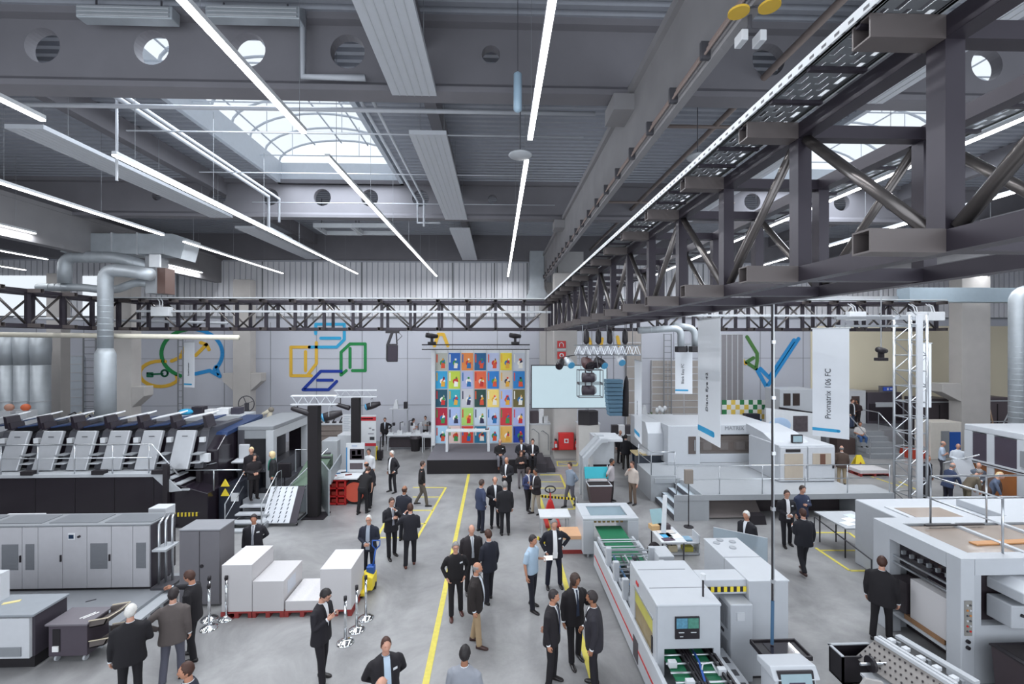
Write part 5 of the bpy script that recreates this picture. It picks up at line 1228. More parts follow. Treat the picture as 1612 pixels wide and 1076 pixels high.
board('white poster with a machine photograph and blue edge strip', 545, 574, 697, 742, 19.4, ((.0, .06, .0, .85, '#2a7fb5'), (.2, .98, .42, .8, '#3a3238'), (.3, .5, .58, .74, '#c9c5c5'), (.6, .8, .6, .76, '#b9b5b5'), (.3, .85, .46, .56, '#d9d6d6'), (.2, .9, .08, .3, '#5b5358'), (.3, .6, .88, .93, '#aab4c8')))
MBX = MB().box(D(531, 700, 23).x, D(553, 700, 23).x, 23, 23.9, 0, 1.95).build('white_block', OFFW, bevel=.02); tag(MBX, 'white box shaped unit below the plain text board', 'unit')
MBX = MB().box(D(505, 700, 22.5).x, D(530, 700, 22.5).x, 22.6, 23.6, 0, 1.75).build('grey_block', LG, bevel=.02); tag(MBX, 'pale grey box shaped unit beside the nearer black column', 'unit')
a = G(598, 724); t = thing('power_jack', 'yellow and black pallet lifter standing behind the white shirted man', 'pallet truck', a)
MB().box(a.x-.15, a.x+.15, a.y-.1, a.y+.2, .08, .55).build('motor', BLK, t, bevel=.03); MB().box(a.x-.28, a.x-.16, a.y-.1, a.y+.2, .05, .75).build('mast', YEL, t); MB().tube([(a.x, a.y, .5), (a.x+.05, a.y, 1.3), (a.x+.2, a.y, 1.35)], .03).build('tiller', BLK, t); MB().cyl((a.x-.1, a.y, .08), (a.x+.1, a.y, .08), .08).build('wheel', RUB, t)
# benches and small machines by the back wall, left
def bench(label, px0, px1, py, Y, h, c, things_=()):
    a, b = D(px0, py, Y), D(px1, py, Y); t = thing('work_bench', label, 'bench', ((a.x+b.x)/2, Y, 0))
    MB().box(a.x, b.x, Y, Y+.8, h-.05, h).build('top', cm(c, .5), t)
    for x in (a.x+.05, b.x-.11):
        for y in (Y+.04, Y+.7): MB().box(x, x+.06, y, y+.06, 0, h-.05).build('leg', LG, t)
    MB().box(a.x+.1, b.x-.1, Y+.3, Y+.7, .15, h-.25).build('drawer_unit', cm('#3b3338', .6), t)
    return a, b, t
a, b, t = bench('white work bench with black fittings by the back wall', 608, 682, 680, 27.8, .95, '#d5d7da')
for i in range(5):
    x = a.x+.2+.55*i; q = thing('assembly_jig', 'small white and black assembly jig number %s on the wall bench' % ('one', 'two', 'three', 'four', 'five')[i], 'tool', (x, 28.2, .95))
    MB().box(x-.15, x+.15, 28.05, 28.35, .95, 1.05+.12*(i % 2)).build('base', WHITE, q); MB().tube([(x, 28.2, 1.05), (x, 28.2, 1.55+.1*(i % 3)), (x+.2, 28.1, 1.6+.1*(i % 3))], .025).build('arm', BLK, q); MB().box(x+.12, x+.26, 28.02, 28.18, 1.48, 1.66).build('head', (BLK, OFFW)[i % 2], q)
    q['label'] = ('white jig with a black arm at the window end of the wall bench', 'second small jig from the window end of the wall bench', 'middle small jig on the wall bench', 'second small jig from the poster end of the wall bench', 'white jig with a black arm at the poster end of the wall bench')[i]
a = D(613, 643, 28.4); t = thing('wall_shelf', 'white wall shelf with a small white machine and a black speaker', 'shelf', (a.x, 28.4, a.z))
MB().box(a.x, a.x+1.15, 28.3, 28.8, a.z-.05, a.z).build('board', OFFW, t); MB().box(a.x+.1, a.x+.14, 28.75, 28.8, 0, a.z).box(a.x+1, a.x+1.04, 28.75, 28.8, 0, a.z).build('upright', LG, t)
q = MB().prism([(a.x+.2, a.z), (a.x+.55, a.z), (a.x+.45, a.z+.55), (a.x+.35, a.z+.55)], 'y', 28.4, 28.6).build('white_machine', WHITE, bevel=.02); tag(q, 'little white cone shaped device on the wall shelf', 'device')
q = MB().box(a.x+.88, a.x+1.1, 28.35, 28.6, a.z, a.z+.42).build('speaker_box', BLK, bevel=.02); tag(q, 'small black speaker on the wall shelf', 'speaker')
p_ = G(654, 709); t = thing('waste_bin', 'black waste bin with liner beside the stage', 'bin', p_)
MB().path([p_+Vector((0, 0, 0)), p_+Vector((0, 0, .8))], [.26, .33], 8).build('tub', RUB, t); MB().path([p_+Vector((0, 0, .76)), p_+Vector((0, 0, .9))], [.35, .30], 12).build('liner', mat('bin_liner', '#3a3338', .4), t)
a = G(664, 712); t = thing('side_table', 'white framed table between waste bin and stage', 'table', a)
MB().box(a.x, a.x+.62, a.y, a.y+.7, .88, .94).build('top', OFFW, t)
for x in (a.x+.02, a.x+.55):
    for y in (a.y+.02, a.y+.62): MB().box(x, x+.05, y, y+.05, 0, .88).build('leg', WHITE, t)
# long feeder bench row behind the press, with rails and tools
t = thing('workshop_counter', 'long brownish counter with white top behind the black lighting columns', 'counter', (D(500, 680, 28.2).x, 28.2, 0))
a, b = D(462, 660, 28.0), D(545, 660, 28.0)
MB().box(a.x, b.x, 28, 28.9, 0, 1.55).build('front', mat('counter_brown', '#8c817b', .6, var=.15), t)
m = MB()
for z in (.3, .6, .9, 1.2): m.box(a.x, b.x, 27.985, 28, z-.015, z+.015)
m.build('drawer_gap', cm('#5c524e', .7), t); MB().box(a.x-.1, b.x+.1, 27.95, 28.95, 1.55, 1.62).build('top', OFFW, t)
for i in range(7):
    x = a.x+.2+.42*i; q = thing('clamp_tool', '', 'tool', (x, 28.4, 1.62), group='small black tools on the workshop counter')
    q['label'] = 'small black clamp tool in the row on the workshop counter'
    MB().box(x-.1, x+.1, 28.3, 28.5, 1.62, 1.7).build('foot', BLK, q); MB().bar((x-.06, 28.4, 1.7), (x+.08, 28.4, 1.98), .05).build('lever', BLK, q)
# platemaking gear behind the press top
t = thing('plate_processor', 'white and dark platemaking unit behind the end of the press', 'machine', (D(375, 655, 23.5).x, 23.5, 0))
a, b = D(345, 650, 23.4), D(392, 650, 23.4)
MB().box(a.x, b.x, 23.4, 24.6, 0, 2.55).build('cabinet', OFFW, t); MB().slab([(a.x+.2, 23.3, 2.6), (b.x-.2, 23.3, 2.75), (b.x-.2, 24, 2.85), (a.x+.2, 24, 2.7)], .12).build('dark_tray', cm('#3d3a46', .5), t)
m = MB()
for k in range(5): m.bar((a.x+.15+.25*k, 23.35, 2.55), (a.x+.3+.25*k, 23.35, 2.9), .05)
m.build('linkage', STEEL, t)
t = thing('robot_arm', 'cream robot arm on a stand at the back wall', 'robot', (D(424, 650, 26.5).x, 26.5, 0))
a = D(424, 650, 26.5); CRM = cm('#d3cbb8', .5)
MB().box(a.x-.3, a.x+.3, 26.3, 26.9, 0, 1.7).build('stand', cm('#5a5552', .6), t); MB().path([(a.x, 26.5, 1.7), (a.x-.05, 26.5, 2.2), (a.x+.1, 26.5, 2.7)], [.2, .15, .1], 12).build('lower_arm', CRM, t, smooth=True); MB().path([(a.x+.1, 26.5, 2.7), (a.x-.3, 26.4, 2.5), (a.x-.45, 26.4, 2.2)], [.12, .09, .06], 10).build('upper_arm', CRM, t, smooth=True); MB().ell((a.x+.1, 26.5, 2.72), .16, .16, .16).build('joint', cm('#8a8378', .5), t, smooth=True)
t = thing('wheel_press', 'old press with a large open wheel before the far column', 'machine', (D(393, 640, 27).x, 27, 0))
a = D(393, 634, 27); MB().box(a.x-.5, a.x+.5, 26.7, 27.4, 0, 1.9).build('body', cm('#77746f', .6), t); MB().tube([(a.x+.45*math.cos(2*PI*k/24), 26.65, a.z+.45*math.sin(2*PI*k/24)) for k in range(25)], .03, 6).build('wheel_rim', DG, t)
m = MB()
for k in range(4): m.bar((a.x, 26.65, a.z), (a.x+.45*math.cos(PI/2*k+.4), 26.65, a.z+.45*math.sin(PI/2*k+.4)), .03)
m.build('spoke', DG, t); MB().box(a.x-.08, a.x+.08, 26.6, 26.8, 1.9, a.z+.05).build('bearing', DG, t)
# silos and ladders at the far left
for i, (px, r) in enumerate(((12, .39), (38, .39), (64, .39))):
    a = D(px, 600, 24.5); t = thing('grey_silo', ('pale grey upright cylinder at the picture edge', 'pale grey upright cylinder, middle of three behind the press', 'pale grey upright cylinder next to the dark column')[i], 'silo', (a.x, 24.5, 0))
    MB().cyl((a.x, 24.5, 0), (a.x, 24.5, 5.4), r, n=24).build('shell', GALV, t, smooth=True); MB().lathe([(r, 5.4), (r*1.1, 6.2), (r*1.1, 6.9)], (a.x, 24.5, 0), 24).build('upper_shell', GALV, t, smooth=True); MB().cyl((a.x, 24.5, 3.5), (a.x, 24.5, 3.56), r+.02, n=24).build('hoop', LG, t)
def ladder(label, px, pyt, pyb, Y, w):
    a, b = D(px, pyt, Y), D(px, pyb, Y); zb = max(0, b.z) if pyb < 690 else 0; t = thing('wall_ladder', label, 'ladder', (a.x, Y, zb))
    for s in (-1, 1): MB().box(a.x+s*w/2-.03, a.x+s*w/2+.03, Y-.03, Y+.03, zb, a.z).build('stile', MG, t)
    z = zb+.3; m = MB()
    while z < a.z: m.cyl((a.x-w/2, Y, z), (a.x+w/2, Y, z), .02, n=6); z += .4
    m.build('rung', MG, t)
ladder('grey wall ladder beside the spiral duct', 141, 530, 700, 27.5, .7); ladder('narrow grey ladder crossing the speech bubble mural', 284, 532, 700, 29.6, .3); ladder('thin grey ladder on the wall behind the small banner', 1051, 525, 700, 30.1, .5)
for i, (px, py) in enumerate(((5, 628), (16, 628))):
    pass
for i, (px, c, lab) in enumerate(((11, '#b98b78', 'brown'), (37, '#d0683f', 'orange'))):
    a = D(px, 638, 22); t = thing('pump_unit', '%s capped pump on a white box behind the press' % lab, 'pump', (a.x, 22, 0))
    MB().box(a.x-.25, a.x+.25, 21.9, 22.4, 0, a.z-.25).build('box', OFFW, t); MB().ell((a.x, 22.1, a.z-.1), .2, .16, .17).build('cap', cm(c, .5), t, smooth=True)
a = D(110, 645, 21); t = thing('cable_linkage', 'tangle of dark hoses on cream rods above the press units', 'machine part', (a.x, 21, 2.6))
for k in range(4): MB().tube([(a.x-.3+.25*k, 21, 2.5), (a.x-.1+.28*k, 21, 3.3), (a.x+.2+.26*k, 21, 3.45), (a.x+.5+.2*k, 21.1, 3.15)], .03).build('rod', (BLK, CRM)[k % 2], t, smooth=True)
MB().box(a.x-.4, a.x+1.2, 20.8, 21.3, 0, 2.55).build('stand', DG, t)
q = MB().ell((D(293, 645, 21.2).x, 21.2, 3.42), .32, .2, .14).build('blue_cover', mat('bag_blue', '#31a0cc', .5)); tag(q, 'bright blue bag lying on the unit behind the press', 'bag')
q = MB().box(D(283, 645, 21).x, D(383, 645, 21).x, 20.9, 22.1, 0, 3.29).build('ink_cabinet', LG, bevel=.02); tag(q, 'light cabinet row behind the last press units', 'cabinet')
for i, (px, w_, h_, c) in enumerate(((312, .5, .35, '#2b2730'), (330, .35, .22, '#d8d8da'), (352, .55, .28, '#e0e1e3'), (372, .4, .3, '#3d3a46'))):
    a = D(px, 650, 21.3); q = MB().box(a.x-w_/2, a.x+w_/2, 21.2, 21.6, 3.29, 3.29+h_).build('equipment_box', cm(c, .5), bevel=.02); tag(q, ('black', 'small pale', 'white', 'slate coloured')[i]+' equipment box on the light cabinet row behind the press', 'box')
# ------------------------------------------------------------------ stage and poster wall
YS = 22.85; sx0, sx1 = D(672, 745, YS).x, D(842, 745, YS).x; ZS = .72
t = thing('stage', 'black skirted stage platform with a grey carpet top and two steps', 'stage', ((sx0+sx1)/2, 24.5, 0))
MB().box(sx0, sx1, YS, 26.42, .0, ZS-.03).build('skirt', CLOTHB, t); MB().box(sx0-.01, sx1+.01, YS-.01, 26.42, ZS-.03, ZS-.002).build('carpet', cm('#67656b', .9), t)
MB().box(sx1+.02, sx1+.6, YS+.05, 25.2, .0, .46).build('step', cm('#39353b', .8), t); MB().box(sx1+.6, sx1+1.05, YS+.1, 25.2, .0, .22).build('step', cm('#39353b', .8), t)
YW = 26.3; wx0, wx1 = D(681, 600, YW).x, D(832, 600, YW).x; wzt = D(700, 549, YW).z
t = thing('poster_wall', 'white display wall covered with five rows of seven colourful posters', 'display wall', ((wx0+wx1)/2, YW, ZS))
MB().box(wx0, wx1, YW+.03, YW+.1, ZS, wzt).build('panel', WHITE, t)
MB().box(wx0-.03, wx0+.18, YW-.35, YW+.1, ZS, wzt).build('side_fin', WHITE, t); MB().box(wx1-.1, wx1+.03, YW-.1, YW+.1, ZS, wzt).build('side_fin', WHITE, t)
COLS = ['#b7b9b0 #2a66b8 #e58a46 #1f5f8f #b9c2e0 #e8cf3e #c3c8d2', '#35a6d8 #c3d64a #b3b9dd #ea6a44 #2b7fcb #cfc4b2 #2a7fc4', '#1f5468 #37a8b4 #c9c8cf #24473f #f2d574 #a9b8e6 #6a6238',
        '#b01e3c #a9bbe4 #a8cf6a #c9d6e2 #b3c6e8 #c9373f #aab0dc', '#aed5ee #e6c8c2 #d8412f #1f6f92 #bcdcf2 #e9b85f #1f3f9f']
ACC = ['#c9302e', '#f2efe8', '#2b2a4a', '#e3a93a', '#1f6fae', '#e8e4da', '#d84f2f', '#3b8f4a']
rnd = random.Random(11)
pcx = [686+20.33*i for i in range(7)]; pry = [555.3+28.85*i for i in range(5)]
for r in range(5):
    for c in range(7):
        a, b = D(pcx[c], pry[r], YW), D(pcx[c]+18, pry[r]+27.3, YW)
        x0_, x1_, z1_, z0_ = a.x, b.x, a.z, max(b.z, ZS+.06)
        m = MB(); m.box(x0_, x1_, YW-.005, YW+.03, z0_, z1_)
        w, h = x1_-x0_, z1_-z0_
        cols = [COLS[r].split()[c]]+rnd.sample(ACC, 4)
        m.mi(1).cyl((x0_+w*.6, YW-.012, z0_+h*.42), (x0_+w*.6, YW-.004, z0_+h*.42), w*.24, n=16)
        m.mi(2).prism([(x0_+w*.45, z0_+h*.12), (x0_+w*(.75+.1*rnd.random()), z0_+h*.12), (x0_+w*.8, z0_+h*.38), (x0_+w*.5, z0_+h*.45)], 'y', YW-.018, YW-.010)
        m.mi(3).prism([(x0_+w*.55, z0_+h*.4), (x0_+w*.82, z0_+h*(.4+.15*rnd.random())), (x0_+w*.68, z0_+h*.72)], 'y', YW-.020, YW-.010)
        m.mi(4).cyl((x0_+w*(.5+.3*rnd.random()), YW-.022, z0_+h*.62), (x0_+w*.7, YW-.010, z0_+h*.62), w*.09, n=12)
        m.mi(2).box(x0_+w*.06, x0_+w*.16, YW-.008, YW-.004, z0_+h*.45, z0_+h*.92)
        m.build('poster', [mat('poster_'+x.strip('#'), x, .6, var=.03) for x in cols], t)
gr = MB()
for c in range(8): x = D(pcx[0]-1.2+20.33*c, 600, YW).x; gr.box(x-.012, x+.012, YW-.01, YW+.03, ZS, wzt)
gr.build('joint_strip', LG, t)
t = thing('stage_table', 'white high table with panel legs standing on the stage', 'table', (D(737, 690, 24.6).x, 24.6, ZS))
a, b = D(702, 678, 24.6), D(771, 676, 24.6)
MB().box(a.x, b.x, 24.4, 25.0, 1.78, 1.86).build('top', WHITE, t, bevel=.01)
for x in (a.x, b.x-.13): MB().box(x, x+.13, 24.42, 24.98, ZS, 1.78).build('panel_leg', WHITE, t, bevel=.01)
q = MB().box(b.x-.25, b.x-.05, 24.6, 24.75, 1.86, 1.9).build('remote_box', BLK); tag(q, 'small black device on the end of the white stage table', 'device')
# truss bar with moving heads over the poster wall
YTb = 25.6; a, b = D(664, 546, YTb), D(834, 546, YTb)
t = thing('lighting_bar', 'thin black lattice lighting bar above the poster wall', 'truss', ((a.x+b.x)/2, YTb, a.z))
for z in (a.z-.13, a.z+.13): MB().cyl((a.x, YTb, z), (b.x, YTb, z), .03, n=8).build('rail', BLK, t)
m = MB(); n = 34
for k in range(n): m.bar((a.x+(b.x-a.x)*k/n, YTb, a.z-.13+.26*(k % 2)), (a.x+(b.x-a.x)*(k+1)/n, YTb, a.z+.13-.26*(k % 2)), .02)
m.build('lattice', LG, t)
for k in (.1, .9): x = a.x+(b.x-a.x)*k; MB().cyl((x, YTb, a.z+.1), (x, 23.9, 7.2), .01, n=5).build('cable', BLK, t)
def movhead(label, px, py, Y, s=1.):
    p_ = D(px, py, Y); t = thing('moving_head_light', label, 'stage light', p_)
    MB().box(p_.x-.22*s, p_.x+.22*s, Y-.15, Y+.15, p_.z-.16*s, p_.z-.02).build('base', BLK, t, bevel=.02); MB().box(p_.x-.07*s, p_.x+.07*s, Y-.1, Y+.1, p_.z-.02, p_.z+.2*s).build('yoke', BLK, t); MB().path([(p_.x-.3*s, Y-.2, p_.z+.35*s), (p_.x, Y-.05, p_.z+.3*s), (p_.x+.3*s, Y+.1, p_.z+.28*s)], [.13*s, .15*s, .1*s], 12).build('lamp_head', BLK, t, smooth=True)
movhead('black moving head light standing on the lighting bar, window end', 680, 537, YTb); movhead('black moving head light standing on the lighting bar, screen end', 811, 537, YTb)
# hanging line speaker
p_ = D(617, 555, 22.7); t = thing('hanging_speaker', 'black loudspeaker hanging under the crossing truss', 'speaker', p_)
MB(Matrix.Translation(p_) @ Matrix.Rotation(.35, 4, 'Z') @ Matrix.Rotation(.12, 4, 'X')).box(-.26, .26, -.25, .25, -.42, .42).build('cabinet', BLK, t, bevel=.03)
MB(Matrix.Translation(p_) @ Matrix.Rotation(.35, 4, 'Z') @ Matrix.Rotation(.12, 4, 'X')).box(-.22, .22, -.27, -.25, -.38, .38).build('grille', cm('#37303a', .7), t)
MB().bar((p_.x-.2, p_.y, p_.z+.42), (p_.x+.05, p_.y, 7.17), .12).bar((p_.x+.25, p_.y, p_.z+.42), (p_.x+.2, p_.y, 7.17), .06).bar((p_.x-.3, p_.y, 7.1), (p_.x+.35, p_.y, 7.1), .14).build('bracket', BLK, t)
MB().tube([(p_.x+.3, p_.y, 7.1), (p_.x+.5, p_.y, 6.9), (p_.x+.2, p_.y, 6.6)], .015).build('cable', BLK, t)
# projection screen
YP = 21.6; a, b = D(836, 643, YP), D(956, 574, YP)
t = thing('video_screen', 'large pale blue video screen hanging beside the poster wall', 'screen', ((a.x+b.x)/2, YP, a.z))
MB().box(a.x, b.x, YP, YP+.12, a.z, b.z).build('frame', BLK, t); MB().box(a.x+.04, b.x-.04, YP-.006, YP, a.z+.04, b.z-.04).build('display', SCREENM, t)
for k in (.2, .8): x = a.x+(b.x-a.x)*k; MB().cyl((x, YP+.06, b.z), (x, YP+.06, 10.5), .012, n=5).build('cable', BLK, t)
p_ = D(926, 657, 22.3); t = thing('hanging_speaker', 'wide black loudspeaker pair under the video screen', 'speaker', p_)
MB().prism([(p_.x-.5, 22.3), (p_.x, 22.1), (p_.x+.5, 22.3), (p_.x+.42, 22.7), (p_.x-.42, 22.7)], 'z', p_.z-.36, p_.z+.33).build('cabinet', BLK, t, bevel=.02)
MB().cyl((p_.x, 22.4, p_.z+.33), (p_.x, 22.4, 5.6), .015, n=6).build('cable', BLK, t)
# counters behind the screen
def crate(label, px0, px1, pyt, Y, d, m_, name='counter', lip=True):
    a, b = D(px0, pyt, Y), D(px1, pyt, Y); t = thing(name, label, 'counter', ((a.x+b.x)/2, Y, 0))
    MB().box(a.x, b.x, Y, Y+d, 0, a.z).build('body', m_, t, bevel=.01)
    if lip: MB().box(a.x-.04, b.x+.04, Y-.04, Y+d, a.z, a.z+.06).build('top', OFFW, t)
    return a, b, t
a, b, t = crate('pale plywood counter with two curved cable guides left of the fire cabinet', 834, 866, 668, 26.5, .8, mat('counter_pale', '#c9c6c2', .6))
for k in range(2): x = a.x+.1+.55*k; MB().tube([(x, 26.38, 1.5-.1*k), (x+.1, 26.38, 1.55-.1*k), (x+.42, 26.38, 1.3-.1*k), (x+.42, 26.38, .3)], .02).build('cable_guide', MG, t)
a2, b2, t = crate('pale plywood counter right of the fire cabinet', 911, 944, 668, 24.3, .8, mat('counter_pale', '#c9c6c2', .6))
crate('grey counter with white top behind the men in suits', 944, 1000, 686, 26.8, .8, cm('#98928f', .6))
for i, (px, w_, h_, c) in enumerate(((841, .5, .7, '#4a3f44'), (852, .3, .8, '#e6e6e8'), (858, .35, .4, '#c9c9cb'))):
    p_ = D(px, 668, 26.7); z = a.z+.06; q = MB().box(p_.x-w_/2, p_.x+w_/2, 26.6, 26.9, z, z+h_).build('equipment_box', cm(c, .5), bevel=.02); tag(q, ('dark', 'tall white', 'low pale')[i]+' device standing on the pale counter left of the fire cabinet', 'device')
for i, (px, c) in enumerate(((968, '#3b3538'), (978, '#e2e2e4'), (988, '#4c464a'))):
    p_ = D(px, 684, 27.1); q = MB().box(p_.x-.2, p_.x+.2, 27, 27.3, 1.2, 1.75).build('equipment_box', cm(c, .5), bevel=.02); tag(q, ('black', 'white', 'charcoal')[i]+' device on the grey counter behind the men in suits', 'device')
    q.location.z = D(px, 686, 26.8).z+.06-1.2
# fire cabinet with extinguishers on the pillar
YC = 25.5; a, b = D(880, 706, YC), D(901, 680, YC)
t = thing('fire_cabinet', 'red fire hose cabinet on the concrete pillar', 'fire cabinet', ((a.x+b.x)/2, YC, a.z))
MB().box(a.x-.05, b.x+.05, YC-.25, YC+.05, a.z-.02, b.z).build('box', RED, t, bevel=.015); MB().box(a.x, b.x, YC-.265, YC-.25, a.z+.02, b.z-.04).build('door', cm('#d03030', .4), t, bevel=.008)
MB().box((a.x+b.x)/2-.12, (a.x+b.x)/2+.12, YC-.272, YC-.265, a.z+.38, a.z+.62).build('sign', WHITE, t); MB().cyl(((a.x+b.x)/2, YC-.278, a.z+.5), ((a.x+b.x)/2, YC-.272, a.z+.5), .07, n=16).build('hose_symbol', RED, t)
MB().box(a.x-.4, b.x+.4, YC-.1, YC+.05, a.z-.06, a.z+.02).build('shelf', cm('#a22828', .5), t)
for i, (x, lab) in enumerate(((a.x-.2, 'red fire extinguisher on the pillar, poster wall side'), (b.x+.2, 'red fire extinguisher on the pillar, machine side'))):
    t = thing('fire_extinguisher', lab, 'fire extinguisher', (x, YC-.12, a.z))
    MB().lathe([(.09, .0), (.1, .02), (.1, .36), (.06, .44), (.03, .46), (.03, .5)], (x, YC-.12, a.z+.02), 16).build('cylinder', RED, t, smooth=True); MB().box(x-.06, x+.06, YC-.2, YC-.05, a.z+.5, a.z+.58).build('valve', BLK, t); MB().box(x-.06, x+.06, YC-.228, YC-.215, a.z+.12, a.z+.32).build('label', OFFW, t)
for lab, py, kind in (('red square fire hose sign high on the pillar', 542, 0), ('red square fire alarm sign lower on the pillar', 559, 1)):
    p_ = D(884, py, 25.5); t = thing('safety_sign', lab, 'sign', p_)
    MB().box(p_.x-.24, p_.x+.24, 25.47, 25.5, p_.z-.2, p_.z+.2).build('plate', RED, t); 
    if kind == 0: MB().tube([(p_.x-.12, 25.46, p_.z-.12), (p_.x-.12, 25.46, p_.z+.05), (p_.x, 25.46, p_.z+.12), (p_.x+.1, 25.46, p_.z+.02), (p_.x+.1, 25.46, p_.z-.12)], .025).build('symbol', WHITE, t)
    else: MB().cyl((p_.x, 25.465, p_.z), (p_.x, 25.47, p_.z), .13, n=18).build('symbol_ring', WHITE, t); MB().cyl((p_.x, 25.46, p_.z), (p_.x, 25.465, p_.z), .07, n=14).build('symbol_dot', RED, t)
p_ = D(884, 550, 25.48); q = MB().box(p_.x-.24, p_.x+.24, 25.47, 25.5, p_.z-.05, p_.z+.05).build('safety_sign', OFFW); tag(q, 'narrow white strip sign between the two red signs', 'sign')
# hanging stage light rig in front of the screen
YR = 15.; a, b = D(905, 551, YR), D(1006, 551, YR)
t = thing('lighting_truss', 'short silver lattice truss carrying stage lights beside the video screen', 'truss', ((a.x+b.x)/2, YR, a.z))
for y in (YR-.14, YR+.14):
    for z in (a.z-.16, a.z+.16): MB().cyl((a.x, y, z), (b.x, y, z), .022, n=8).build('rail', STEEL, t)
m = MB(); n = 18
for k in range(n):
    for y in (YR-.14, YR+.14): m.bar((a.x+(b.x-a.x)*k/n, y, a.z-.16+.32*(k % 2)), (a.x+(b.x-a.x)*(k+1)/n, y, a.z+.16-.32*(k % 2)), .016)
m.build('lattice', STEEL, t)
for k in (.12, .5, .9): x = a.x+(b.x-a.x)*k; MB().cyl((x, YR, a.z+.16), (x, YR, 7.17), .014, n=6).build('hoist_cable', MG, t)
LENS = mat('lens_blue', '#4d92b8', .3); BRN = cm('#4a2f30', .45)
for i, (px, py, dx, lens, lab) in enumerate(((882, 572, -.3, 0, 'round dark stage lamp at the screen corner'), (896, 570, .2, 1, 'stage lamp with blue lens above the screen edge'), (925, 572, .25, 0, 'large brown shaded stage lamp in the middle of the rig'), (940, 570, -.2, 0, 'small dark stage lamp right of the brown shaded lamp'), (947, 571, .3, 1, 'stage lamp with blue lens right of the screen'), (976, 566, .1, 1, 'pale stage lamp with blue lens at the outer rig end'))):
    Y = YR-.05; p_ = D(px, py, Y); t = thing('stage_lamp', lab, 'stage light', (p_.x, Y, p_.z))
    d = Vector((dx, -.8, -.4)).normalized(); r = .13 if i != 2 else .2
    MB().path([p_-d*.3, p_-d*.1, p_, p_+d*.2], [r*.5, r*.9, r, r*.95], 14).build('body', (BLK, GALV, BRN, BLK, BLK, OFFW)[i], t, smooth=True)
    MB().cyl(p_+d*.2, p_+d*.22, r*.9, n=14).build('lens', LENS if lens else DGLASS, t)
    tx = min(max(p_.x, a.x), b.x); MB().tube([p_+Vector((0, .1, .05)), (p_.x, YR, p_.z+.2), (tx, YR, a.z-.16)], .016).build('yoke', BLK, t)
for i, px in enumerate((923, 942, 960, 984)):
    Y = YR; p_ = D(px, 532, Y); t = thing('chain_hoist', ('dark chain hoist above the light rig, nearest the screen', 'second dark chain hoist above the light rig', 'third dark chain hoist above the light rig', 'tall dark chain hoist at the outer rig end')[i], 'hoist', p_)
    MB().path([p_+Vector((0, 0, .3)), p_+Vector((0, 0, .2)), p_+Vector((0, 0, -.12)), p_+Vector((0, 0, -.2))], [.03, .09, .1, .05], 10).build('motor', BLK, t, smooth=True); MB().cyl(p_+Vector((0, 0, .3)), (p_.x, Y, 7.17), .012, n=5).cyl(p_+Vector((0, 0, -.2)), (p_.x, Y, a.z+.1), .012, n=5).build('chain', DG, t)
for i, (py, ) in enumerate(((594,), (614,))):
    Y = YR-.5; p_ = D(926.5, py, Y); t = thing('blinder_lamp', ('upper', 'lower')[i]+' black spotlight in an open square frame before the screen', 'stage light', p_)
    c0, c1 = D(910, py-12, Y), D(947, py+10, Y)
    m = MB()
    for y in (Y-.2, Y+.2):
        for z in (c1.z, c0.z): m.bar((c0.x, y, z), (c1.x, y, z), .02)
        for x in (c0.x, c1.x): m.bar((x, y, c1.z), (x, y, c0.z), .02)
    for x in (c0.x, c1.x):
        for z in (c1.z, c0.z): m.bar((x, Y-.2, z), (x, Y+.2, z), .02)
    m.build('frame', DG, t)
    MB().cyl((p_.x-.2, Y, p_.z), (p_.x+.17, Y, p_.z), .16, n=16).build('body', cm('#332a33', .5), t, smooth=True); MB().cyl((p_.x+.17, Y, p_.z), (p_.x+.24, Y, p_.z), .14, .1, n=16).build('rear_cap', MG, t); MB().bar((p_.x-.1, Y, p_.z+.15), (p_.x-.1, Y, c0.z), .04).bar((p_.x+.1, Y, p_.z+.15), (p_.x+.1, Y, c0.z), .04).build('clamp', BLK, t)
    if i == 0: 
        for x in (c0.x+.1, c1.x-.1): MB().cyl((x, Y, c0.z), (x, YR-.1, a.z-.1), .01, n=5).build('cable', DG, t)
# line array cover and blue slatted element beside the screen
a, b = D(955, 655, 18), D(981, 597, 18); t = thing('line_array', 'blue grey slatted loudspeaker array right of the video screen', 'speaker', ((a.x+b.x)/2, 18, a.z))
n = 9
for k in range(n): z0_ = a.z+(b.z-a.z)*k/n; sh_ = .12*(1-k/n)**2; MB().box(a.x+sh_, b.x-sh_*.3, 18, 18.5, z0_+.01, z0_+(b.z-a.z)/n-.01).build('speaker_module', mat('array_blue', '#4d6d82', .5), t, bevel=.01)
MB().cyl(((a.x+b.x)/2, 18.2, b.z), ((a.x+b.x)/2, 18.2, 10.5), .012, n=5).build('cable', BLK, t)
a, b = D(981, 655, 18.1), D(992, 600, 18.1); t = thing('cloth_cover', 'black cloth drop hanging beside the slatted loudspeaker', 'cloth', ((a.x+b.x)/2, 18.1, a.z))
MB().path([(a.x+.08, 18.2, a.z), (a.x+.12, 18.2, (a.z+b.z)/2), (a.x+.16, 18.2, b.z), (a.x+.16, 18.2, b.z+.2)], [.17, .14, .09, .03], 10).build('drape', CLOTHB, t, smooth=True); MB().cyl((a.x+.16, 18.2, b.z+.2), (a.x+.16, 18.2, 10.5), .012, n=5).build('cable', BLK, t)
